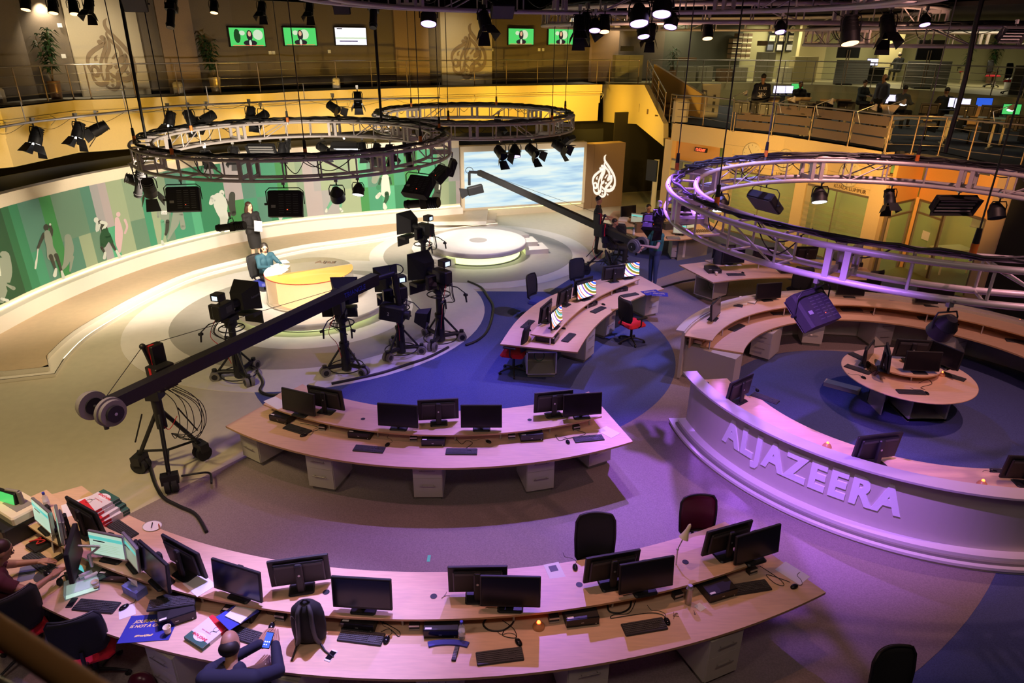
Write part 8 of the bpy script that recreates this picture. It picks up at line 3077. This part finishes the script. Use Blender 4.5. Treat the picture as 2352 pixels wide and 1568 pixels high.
# objects near the ring counter
q = W(1945, 893, 0)
tag(obj('grey_case', MB().use('cabinet').box(-.32, .32, -.10, .10, 0, .09), None, (q.x - .1, q.y, 0), (0, 0, R(-36))), 'long grey case leaning by the round table foot', 'case')
q = W(985, 1283, 0)
tag(obj('floor_tape', MB().use('green_tape').box(-.02, .02, -.06, .06, .006, .009), None, (q.x, q.y, 0)), 'small strip of green tape on the grey carpet', 'tape')
q = W(322, 1558, .25)
tag(obj('handbag', MB().use('maroon').ball((0, 0, .16), (.14, .10, .16), 12, 8), None, (q.x, q.y, 0)), 'shiny dark red bag under the nearest desk, beside a drawer cabinet', 'bag')


# ================================================================== FLOOR CABLES
def floor_cable(pts, lab, r=.022, m='black', z=.03):
 P = [W(x, y, 0) + Vector((0, 0, z)) for x, y in pts]
 mb = MB().use(m)
 mb.tube(smooth(P, 6), r, 6)
 return tag(obj('floor_cable', mb), lab, 'cable')


floor_cable([(762, 884), (820, 872), (880, 858), (935, 840), (985, 823), (1030, 800)], 'thick cable bundle along the edge of the cream disc under the cameras', .03)
floor_cable([(1075, 648), (1105, 662), (1122, 685), (1133, 705), (1130, 735), (1118, 765), (1095, 785), (1070, 795)], 'thick cable curving over the blue carpet right of the cameras', .028)
floor_cable([(590, 855), (604, 880), (598, 900), (620, 910), (660, 908)], 'thick cable from the leftmost camera to the middle desk', .03)
floor_cable([(343, 1065), (355, 1110), (375, 1145), (410, 1165), (450, 1185), (475, 1225)], 'thick cable running from the big crane to the nearest desk', .026)
floor_cable([(1520, 662), (1570, 648), (1625, 640)], 'black cable between the two farther desks', .03)
floor_cable([(420, 1108), (450, 1103), (475, 1100), (487, 1104), (489, 1125)], 'bent black steering bar at the front wheel of the big crane', .016, z=.12)
floor_cable([(640, 720), (700, 735), (760, 738), (830, 728), (900, 700)], 'thin black cable round the lit riser', .010)


def desk_cable(pts, z, lab, r=.004):
 P = [W(x, y, z) + Vector((0, 0, .006)) for x, y in pts]
 return tag(obj('desk_cable', MB().use('black').tube(smooth(P, 5), r, 5)), lab, 'cable', 'loose cables on the desk tops')


desk_cable([(1118, 1420), (1110, 1435), (1125, 1448), (1155, 1448), (1175, 1435), (1182, 1422)], ZT, 'thick looped cable under the shelf between bottle and red beacon', .010)
desk_cable([(1395, 1388), (1400, 1405), (1425, 1408), (1445, 1398), (1450, 1382)], ZT, 'thick looped cable under the shelf right of the red beacon', .010)
desk_cable([(1460, 1380), (1445, 1408), (1410, 1412), (1402, 1420), (1420, 1418), (1490, 1408), (1520, 1412), (1528, 1420)], ZT, 'thin tangled cable above the keyboard in the right half of the nearest desk')
desk_cable([(1745, 1300), (1790, 1330), (1800, 1345), (1780, 1340), (1760, 1320), (1800, 1332), (1815, 1338)], ZT, 'thin tangled cable beside the blank white sheet')
desk_cable([(870, 1425), (900, 1440), (918, 1452), (915, 1462), (895, 1445), (875, 1452)], ZT, 'thin cable loop right of the backpack')
desk_cable([(1154, 1425), (1180, 1445), (1185, 1465), (1155, 1460), (1160, 1445)], ZT, 'thin cable above the mouse near the remote control')
desk_cable([(1985, 852), (2000, 846), (1995, 858), (2015, 850), (2008, 862), (2025, 852)], ZT, 'tangle of thin cable at the left of the round table')
desk_cable([(2110, 880), (2130, 872), (2140, 882), (2115, 890), (2125, 895)], ZT, 'thin cable beneath the shelf of the round table')
desk_cable([(690, 972), (720, 978), (735, 985), (715, 992)], ZT, 'thin cable at the left of the middle desk')
desk_cable([(1045, 1005), (1060, 1020), (1072, 1012), (1085, 1018), (1070, 1030)], ZT, 'thin cable at the centre of the middle desk')
desk_cable([(1275, 1000), (1285, 1012), (1300, 1008), (1330, 1002), (1345, 995), (1320, 988)], ZT, 'thin cable at the right of the middle desk')

# ================================================================== UPPER OFFICE AND MEZZANINE
MZF, UPF = 3.4, 4.4


def up_desk(x, y, z, rz, w, lab, grp):
 q = W(x, y, z)
 t = thing('office_desk', lab, 'desk', (q.x, q.y, z), R(rz), grp)
 obj('desktop', MB().use('cabinet_dark').box(-w / 2, w / 2, 0, .75, .70, .73), t)
 for s_ in (-1, 1):
  obj('leg', MB().use('cream').box(s_ * (w / 2 - .2) - .03, s_ * (w / 2 - .2) + .03, .3, .36, 0, .70).box(s_ * (w / 2 - .2) - .03, s_ * (w / 2 - .2) + .03, .05, .70, 0, .04), t)
 return t


GD = 'office desks along the mezzanine railing'
for x, y, rz, lab in ((1735, 300, -50, 'mezzanine desk behind the first frosted panel'), (1800, 308, -52, 'mezzanine desk behind the second frosted panel'), (1880, 318, -56, 'mezzanine desk behind the third frosted panel'), (1975, 330, -58, 'mezzanine desk behind the fourth frosted panel')):
 up_desk(x, y, MZF, rz, 1.5, lab, GD)
for x, y, rz, lab in ((2105, 332, -20, 'mezzanine table with a pale leg behind the open railing'), (2230, 330, -35, 'dark mezzanine desk with bright papers at the right'), (2330, 350, -45, 'mezzanine desk at the right edge')):
 up_desk(x, y, MZF, rz, 1.8, lab, 'desks behind the open mezzanine railing')
Gm = 'dark monitors on the mezzanine'
mm2 = Maker(lambda: build_monitor('screen_off', w=.50, h=.32))
mm_w = Maker(lambda: build_monitor('screen_lav', w=.50, h=.32))
mm_b = Maker(lambda: build_monitor('screen_blue', w=.50, h=.32))
mm_g = Maker(lambda: build_monitor('screen_green', w=.50, h=.32))
k = 0
WORD = ['first', 'second', 'third', 'fourth', 'fifth', 'sixth', 'seventh', 'eighth', 'ninth', 'tenth', 'eleventh', 'twelfth']
for x, y, rz in ((1700, 262, 150), (1735, 262, 140), (1760, 266, 150), (1850, 262, 150), (1890, 262, 150), (1940, 262, 150), (1990, 268, 150), (2055, 262, 150), (2130, 268, 160), (2215, 270, 150), (2270, 272, 150), (2330, 300, 150)):
 q = W(x, y, MZF + .73)
 mm2((q.x, q.y, MZF + .73), R(rz), '%s dark monitor from the left on the mezzanine desks' % WORD[k], Gm)
 k += 1
Gl = 'lit monitors on the mezzanine'
for x, y, rz, mk, lab in ((1788, 212, -10, mm_w, 'white lit monitor beside the person with lettering'), (1806, 212, -10, mm_w, 'second white lit monitor beside the person with lettering'), (1828, 206, -5, mm_g, 'monitor with a green picture on the mezzanine'),
                          (2040, 236, -20, mm_w, 'white lit monitor behind the man in the light blue shirt'), (2192, 245, -10, mm_w, 'bright lilac monitor beside the dark seated figure'), (2206, 247, -10, mm_w, 'right half of the pair of lilac monitors'), (2256, 245, -15, mm_b, 'blue lit monitor on the mezzanine'), (2318, 262, -15, mm_g, 'small green picture monitor at the mezzanine right')):
 q = W(x, y + 6, MZF + .73)
 mk((q.x, q.y, MZF + .73), R(rz), lab, Gl)
 if lab.startswith(('second white', 'right half')):
  continue
 up = thing('office_desk', 'dark desk under the %s' % lab, 'desk', (q.x, q.y, MZF), R(rz), 'desks in the middle of the mezzanine')
 obj('desktop', MB().use('black_soft').box(-.55, .55, -.3, .35, .70, .73), up)
 obj('side_panel', MB().use('black_soft').box(-.55, -.52, -.3, .35, 0, .70), up)
 obj('side_panel', MB().use('black_soft').box(.52, .55, -.3, .35, 0, .70), up)
# high-backed wooden chairs seen from behind
for k, (x, y, lab) in enumerate(((1770, 262, 'first tan chair back along the mezzanine desks'), (1818, 262, 'second tan chair back along the mezzanine desks'), (1840, 262, 'bright tan chair back beside the second lamp'), (1895, 268, 'third tan chair back along the mezzanine desks'), (1930, 268, 'bright tan chair back above the third frosted panel'), (2035, 285, 'bright tan chair back above the fourth frosted panel'), (2130, 280, 'shadowed tan chair back behind the open railing'), (2230, 288, 'second shadowed tan chair back behind the open railing'))):
 q = W(x, y, MZF + .5)
 t = thing('high_back_chair', lab, 'chair', (q.x, q.y, MZF), R(-25), 'tan chairs on the mezzanine')
 obj('backrest', MB().use('chair_tan').prism([(-.12, 0), (.12, 0), (.22, 0.0), (-.22, 0.0)], 0, 0).add([(-.12, 0, .5), (.12, 0, .5), (.12, 0, .8), (.26, 0, 1.05), (-.26, 0, 1.05), (-.12, 0, .8), (-.12, .03, .5), (.12, .03, .5), (.12, .03, .8), (.26, .03, 1.05), (-.26, .03, 1.05), (-.12, .03, .8)], [(0, 1, 2, 5), (5, 2, 3, 4), (11, 8, 7, 6), (10, 9, 8, 11), (4, 3, 9, 10), (0, 5, 11, 6), (1, 7, 8, 2), (2, 8, 9, 3), (5, 4, 10, 11)]) if 'chair_tan' in MATS else MB(), t)
 obj('seat', MB().use('dark_grey').box(-.22, .22, -.42, 0, .44, .5), t)
 obj('leg', MB().use('black').cyl((0, -.2, 0), (0, -.2, .44), .03, n=8), t)
# desk lamps
lampd = None


def arm_lamp(x, y, z, lab, lit=False, m_='silver'):
 q = W(x, y, z)
 t = thing('desk_lamp', lab, 'lamp', (q.x, q.y, z), R(-30), 'jointed lamps in the upper offices')
 obj('base', MB().use('black').cyl((0, 0, 0), (0, 0, .02), .08, n=12), t)
 obj('arm', MB().use(m_).cyl((0, 0, 0), (-.12, 0, .32), .012, n=6).cyl((-.12, 0, .32), (.26, 0, .50), .012, n=6), t)
 obj('lamp_shade', MB().use('alu').at((.28, 0, .46), (0, R(20), 0)).lathe([(.10, -.08), (.05, 0), (.03, .07)], 14), t)
 if lit:
  obj('bulb', MB().use('lamp_white').ball((.26, 0, .375), (.09, .09, .03), 12, 6), t)


for x, y, lit, lab in ((1690, 245, 0, 'jointed lamp at the left of the mezzanine desks'), (1722, 250, 0, 'second jointed lamp on the mezzanine desks'), (1795, 262, 0, 'jointed lamp with a violet sheen over the second frosted panel'), (1880, 268, 0, 'jointed lamp above the third frosted panel'), (1975, 285, 0, 'jointed lamp above the fourth frosted panel'),
                       (2044, 270, 1, 'lit lamp in front of the seated figure on the mezzanine'), (2285, 285, 1, 'brightest lit lamp at the right of the mezzanine'), (2260, 215, 0, 'lamp over the blue lit monitor')):
 arm_lamp(x, y, MZF + .73, lab, lit)
for x, y, lab in ((2130, 158, 'white jointed lamp on the far upper desk'), (2290, 150, 'white jointed lamp near the right edge of the upper office')):
 arm_lamp(x, y, UPF + .75, lab)
mat('chair_tan', (0.62, 0.44, 0.24), 0.5)
for o in list(D.objects):
 if o.name.startswith('backrest') and o.parent and o.parent.name.startswith('high_back_chair'):
  mb = MB().use('chair_tan').add([(-.12, 0, .5), (.12, 0, .5), (.12, 0, .8), (.26, 0, 1.05), (-.26, 0, 1.05), (-.12, 0, .8), (-.12, .03, .5), (.12, .03, .5), (.12, .03, .8), (.26, .03, 1.05), (-.26, .03, 1.05), (-.12, .03, .8)], [(0, 1, 2, 5), (5, 2, 3, 4), (11, 8, 7, 6), (10, 9, 8, 11), (4, 3, 9, 10), (0, 5, 11, 6), (1, 7, 8, 2), (2, 8, 9, 3), (5, 4, 10, 11)])
  o.data = mb.mesh('backrest')
# cabinets at the stair foot
q = W(1566, 286, MZF)
t = thing('trolley', 'rounded beige office trolley at the foot of the stair', 'trolley', (q.x, q.y + .4, MZF), R(-10))
obj('body', MB().use('panel_cream').bev(-.28, .28, -.2, .2, .06, .85, .08), t)
obj('top', MB().use('brown').box(-.32, .32, -.24, .24, .85, .89), t)
q = W(1626, 268, MZF)
t = thing('file_cabinet', 'tall grey cabinet with black vertical symbols beside the stair parapet', 'cabinet', (q.x, q.y, MZF), R(-12))
obj('body', MB().use('cabinet').box(-.35, .35, -.25, .25, 0, 1.25), t)
obj('symbols', MB().use('black').box(.10, .2, -.252, -.25, .2, .35).box(.10, .2, -.252, -.25, .45, .6).box(.10, .2, -.252, -.25, .7, .85), t)
# mezzanine people
MP = 'people working on the mezzanine'
for x, y, z, rz, base, cols_, hair, hs, sk, lab in (
  (1745, 238, .9, 170, STAND, dict(top='shirt_navy', bot='shirt_black', shoe='black'), 'hair_dark', 'short', 'skin_mid', 'person with white lettering on the back of a navy sweater, standing on the mezzanine'),
  (1978, 226, .7, 20, SIT, dict(top='shirt_grey', bot='shirt_black', shoe='black'), 'hair_brown', 'bun', 'skin_light', 'woman in a grey top with tied red-brown hair seated on the mezzanine'),
  (2020, 236, .9, -70, STAND, dict(top='shirt_blue', bot='shirt_black', shoe='black'), 'hair_dark', 'bald', 'skin_mid', 'man in a light blue shirt leaning over the mezzanine desks'),
  (2068, 246, .7, 120, SIT, dict(top='shirt_grey', bot='shirt_black', shoe='black'), 'hair_dark', 'short', 'skin_mid', 'seated figure in brown-grey left of the lit lamp'),
  (2166, 252, .7, 170, SIT, dict(top='shirt_black', bot='shirt_black', shoe='black'), 'hair_dark', 'short', 'skin_mid', 'large dark figure seen from behind before the lilac monitors'),
  (1832, 232, .7, 0, SIT, dict(top='shirt_black', bot='shirt_black', shoe='black'), 'hair_brown', 'short', 'skin_mid', 'person whose brown head shows under the green monitor')):
 q = W(x, y, MZF + z)
 person(lab, (q.x, q.y, MZF), R(rz), base, cols_, hair, hs, sk, .024, 1.03, group=MP)
 if 'lettering' in lab:
  tt_ = D.objects['person.%03d' % (len([o for o in D.objects if o.name.startswith('person')]) - 1)]
  for s_, zz in (('LUIS', 1.33), ('TEX', 1.16)):
   mt = text_mesh(s_, .13, 'white', .002)
   obj('shirt_lettering', mt, tt_, (0, .165, zz), (PI / 2, 0, PI))
# hanging screens, partition, monitors of the raised office
for x0, x1, y0, y1, Y, lab in ((1922, 1978, 92, 133, 33.0, 'left hanging screen on a pole stand in the upper office'), (2104, 2168, 92, 138, 30.5, 'right hanging screen on a pole stand in the upper office')):
 a, b = WY(x0, y1, Y), WY(x1, y0, Y)
 t = thing('display_screen', lab, 'screen', ((a.x + b.x) / 2, Y, UPF), R(-12), 'screens on pole stands')
 w, h0, h1 = (b.x - a.x), a.z - UPF, b.z - UPF
 obj('panel', MB().use('black').box(-w / 2, w / 2, -.05, .05, h0, h1), t)
 obj('twin_pole', MB().use('steel_brown').cyl((-.05, -.08, 0), (-.05, -.08, h1 - .4), .025, n=8).cyl((.05, -.08, 0), (.05, -.08, h1 - .4), .025, n=8), t)
 obj('foot', MB().use('black').box(-.35, .35, -.3, .2, 0, .06), t)
for x0, x1, ytop, Y, lab in ((1925, 1998, 138, 33.6, 'grey slatted partition under the left hanging screen'), (2090, 2184, 140, 31.2, 'grey slatted partition under the right hanging screen'), (2338, 2420, 150, 27.0, 'grey slatted partition at the right edge of the upper office')):
 a, b = WY(x0, ytop, Y), WY(x1, ytop, Y)
 t = thing('partition', lab, 'partition', ((a.x + b.x) / 2, Y, UPF), R(-10), 'slatted partitions in the upper office')
 w, h = b.x - a.x, a.z - UPF
 mat('slat_grey', (0.20, 0.20, 0.19), 0.5) if 'slat_grey' not in MATS else None
 obj('slatted_panel', MB().use('slat_grey').box(-w / 2, w / 2, -.03, .03, 0, h), t)
 sl = MB().use('dark_grey')
 for k in range(int(h / .1)):
  sl.box(-w / 2, w / 2, -.034, -.03, .1 * k + .09, .1 * k + .1)
 obj('slat_lines', sl, t)
for k, (x, y, mk, lab) in enumerate(((2004, 142, mm_w, 'small white lit monitor between the hanging screens'), (2045, 145, mm2, 'dark monitor between the hanging screens'), (2068, 146, mm2, 'second dark monitor between the hanging screens'), (2250, 150, mm2, 'dark monitor right of the palm in the upper office'), (2290, 150, mm_g, 'monitor with a picture right of the palm in the upper office'), (2322, 150, mm_b, 'monitor with a blue sky picture at the right of the upper office'), (2345, 152, mm_b, 'blue monitor cut by the right edge in the upper office'))):
 q = W(x, y, UPF + .73)
 if q.y > 42 or q.y < 0:
  q = WY(x, y, 34)
 mk((q.x, q.y, UPF + .73), R(-10), lab, 'monitors of the raised upper office')
 if lab.startswith(('second dark', 'blue monitor cut')):
  continue
 t = thing('office_desk', 'desk under the %s' % lab, 'desk', (q.x, q.y, UPF), R(-10), 'desks of the raised upper office')
 obj('desktop', MB().use('dark_grey').box(-.7, .7, -.35, .35, .70, .73), t)
 obj('modesty_panel', MB().use('black_soft').box(-.7, .7, .3, .33, 0, .70), t)
for x, y, lab in ((2050, 165, 'dark chair with a red seat between the two slatted partitions'), (2205, 168, 'dark chair right of the second slatted partition'), (2325, 190, 'large dark chair at the right of the upper office'), (2280, 178, 'dark chair before the picture monitors of the upper office')):
 q = W(x, y, UPF + .4)
 ch((q.x, q.y, UPF), R(30), lab, 'chairs of the raised upper office')
q = W(2065, 130, UPF + 1.1)
person('seated person whose bald head shows above the monitors of the upper office', (WY(2065, 140, 36).x, 36.0, UPF), R(180), SIT, dict(top='shirt_black', bot='shirt_black', shoe='black'), 'hair_dark', 'bald', 'skin_light', .03)
# back wall clocks, frames, shelving
OW = [(11.62, 37.5), (14.0, 38.1)]
for i, (x, y, kind) in enumerate([(1776 + 22 * c, 66 + 1.0 * c, 'clock') for c in range(4)] + [(1773 + 22 * c, 88, 'name') for c in range(4)] + [(1768 + 22 * c, 109, 'photo') for c in range(4)]):
 q, d = onwall(OW, x, y)
 lab = {'clock': '%s framed clock from the left in the upper office', 'name': '%s framed city name plate from the left under the clocks', 'photo': '%s framed picture from the left in the lowest row under the clocks'}[kind] % WORD[i % 4]
 t = thing('picture_frame', lab, 'clock' if kind == 'clock' else 'picture', tuple(q), math.atan2(d.y, d.x), 'framed squares on the upper office wall')
 obj('frame', MB().use('black').box(-.22, .22, -.04, 0, -.20, .20), t)
 if kind == 'clock':
  obj('dial', MB().use('clock_face').at((0, -.04, 0), (PI / 2, 0, 0)).lathe([(.17, 0), (.17, .006)], 24), t)
  obj('hands', MB().use('black').cyl((0, -.05, 0), (-.08, -.05, .1), .008, n=4).cyl((0, -.05, 0), (0, -.05, .12), .006, n=4), t)
 else:
  obj('print', MB().use('clock_face' if kind == 'name' else ('shirt_blue', 'paper', 'paper', 'print_pink')[i % 4]).box(-.16, .16, -.045, -.04, -.13, .13), t)
  if kind == 'name':
   obj('lettering', text_mesh(('DC', 'LON', 'DOHA', 'KL')[i % 4], .14, 'black'), t, (0, -.047, 0), (PI / 2, 0, 0))
OW2 = [(7.2, 35.3), (11.6, 37.5)]
q, d = onwall(OW2, 1692, 120)
t = thing('pigeonhole_rack', 'stepped rack of brown pigeonholes on the olive office wall', 'rack', (q.x, q.y - .3, 4.4), math.atan2(d.y, d.x))
for r_ in range(5):
 for c in range(4):
  if r_ == 4 and c == 0 or r_ == 3 and c == 0 and False:
   continue
  obj('pigeonhole', MB().use('brown').box(-.64 + c * .32, -.36 + c * .32, -.2, .1, 1.0 + r_ * .24, 1.19 + r_ * .24).use('cream').box(-.64 + c * .32, -.36 + c * .32, -.205, -.2, 1.0 + r_ * .24, 1.05 + r_ * .24), t)
mat('cab_olive', (0.30, 0.28, 0.20), 0.5)
for x0, x1, yt, Y, m_, h, lab in ((1413, 1480, 126, 33.9, 'cab_olive', 0, 'low beige cupboard at the right end of the balcony'), (1546, 1602, 153, 34.6, 'cab_olive', 0, 'grey low cupboard behind the rear railing, leftmost'), (1605, 1640, 153, 34.8, 'cab_olive', 0, 'grey low cupboard behind the rear railing, second'), (1688, 1720, 155, 34.8, 'cab_olive', 0, 'grey low cupboard under the pigeonhole rack'),
                                  (1748, 1785, 120, 35.4, 'cab_olive', 0, 'tall grey filing cabinet left of the framed clocks'), (1796, 1822, 156, 34.8, 'cream', 0, 'small pale fridge behind the rear railing'), (1825, 1884, 130, 35.0, 'office_wall_pale', 0, 'wide pale cupboard behind the rear railing'), (1556, 1602, 132, 34.9, 'brown', 1, 'brown box on top of the grey cupboards'), (1654, 1684, 158, 34.8, 'brown', 0, 'brown cupboard between the grey ones behind the rear railing'), (1750, 1765, 94, 35.5, 'brown', 2, 'brown cardboard box on the tall filing cabinet')):
 a, b = WY(x0, yt, Y), WY(x1, yt, Y)
 z0 = UPF + (0 if h == 0 else (.9 if h == 1 else 1.6))
 z0 = min(z0, a.z - .1)
 t = thing('cupboard' if h == 0 else 'storage_box', lab, 'cupboard' if h == 0 else 'box', ((a.x + b.x) / 2, Y, z0), R(10), 'cupboards along the upper office wall')
 w, hh = b.x - a.x, max(a.z - z0, .15)
 obj('body', MB().use(m_).box(-w / 2, w / 2, 0, .45, 0, hh), t)
 if h == 0:
  obj('door', MB().use(m_).box(-w / 2 + .02, -.01, -.02, 0, .05, hh - .04), t)
  obj('door', MB().use(m_).box(.01, w / 2 - .02, -.02, 0, .05, hh - .04), t)
q = WY(1440, 112, 34.1)
tag(obj('wire_basket', MB().use('black').box(-.3, .3, -.12, .12, 0, .22), None, (q.x, q.y, q.z - .1)), 'black wire tray on the low beige cupboard', 'basket')
# plants of the office
q = W(2212, 192, UPF)
plant((q.x, q.y, UPF), 'tall spiky palm beside the second hanging screen', 2.3, .8, 'palm', 7, 'pot_tan')
q = WY(1546, 155, 34.6)
plant((q.x, q.y, UPF), 'thin potted plant near the top of the stair', 1.5, .4, 'palm', 9)
q = WY(2285, 140, 35.5)
plant((q.x, q.y, UPF), 'slender plant at the far right of the upper office', 2.4, .6, 'bush', 11)
q = W(2313, 205, UPF)
t = thing('waste_bin', 'white waste bin full of paper in the upper office', 'bin', (q.x, q.y, UPF))
obj('bin', MB().use('paper').lathe([(.13, 0), (.17, .36), (.15, .36)], 16), t)
obj('paper_waste', MB().use('paper').ball((0, 0, .36), (.13, .13, .10), 8, 5), t)
q, d = onwall(RW2, 2128, 540)
tag(obj('door_notice', MB().use('paper').box(-.14, .14, -.01, 0, -.12, .12), None, (q.x - .05, q.y - .05, q.z), (0, 0, math.atan2(d.y, d.x))), 'pale paper notice taped on the glass door', 'notice')
q = W(2080, 590, .7)
t = thing('side_table', 'small table with a blue poster inside the glass room', 'table', (12.75, 19.0, 0), R(10))
obj('tabletop', MB().use('cream').box(-.5, .5, -.3, .3, .70, .73), t)
for sx in (-1, 1):
 for sy in (-1, 1):
  obj('leg', MB().use('cream').box(sx * .45 - .02, sx * .45 + .02, sy * .25 - .02, sy * .25 + .02, 0, .70), t)
t = thing('whiteboard', 'whiteboard on the wall inside the right-hand glass room', 'whiteboard', (13.9, 19.2, 0), R(-58))
obj('board', MB().use('paper').box(-.6, .6, -.03, 0, 1.2, 2.1), t)
obj('frame', MB().use('silver').box(-.63, .63, -.02, .01, 1.17, 1.2).box(-.63, .63, -.02, .01, 2.1, 2.13), t)
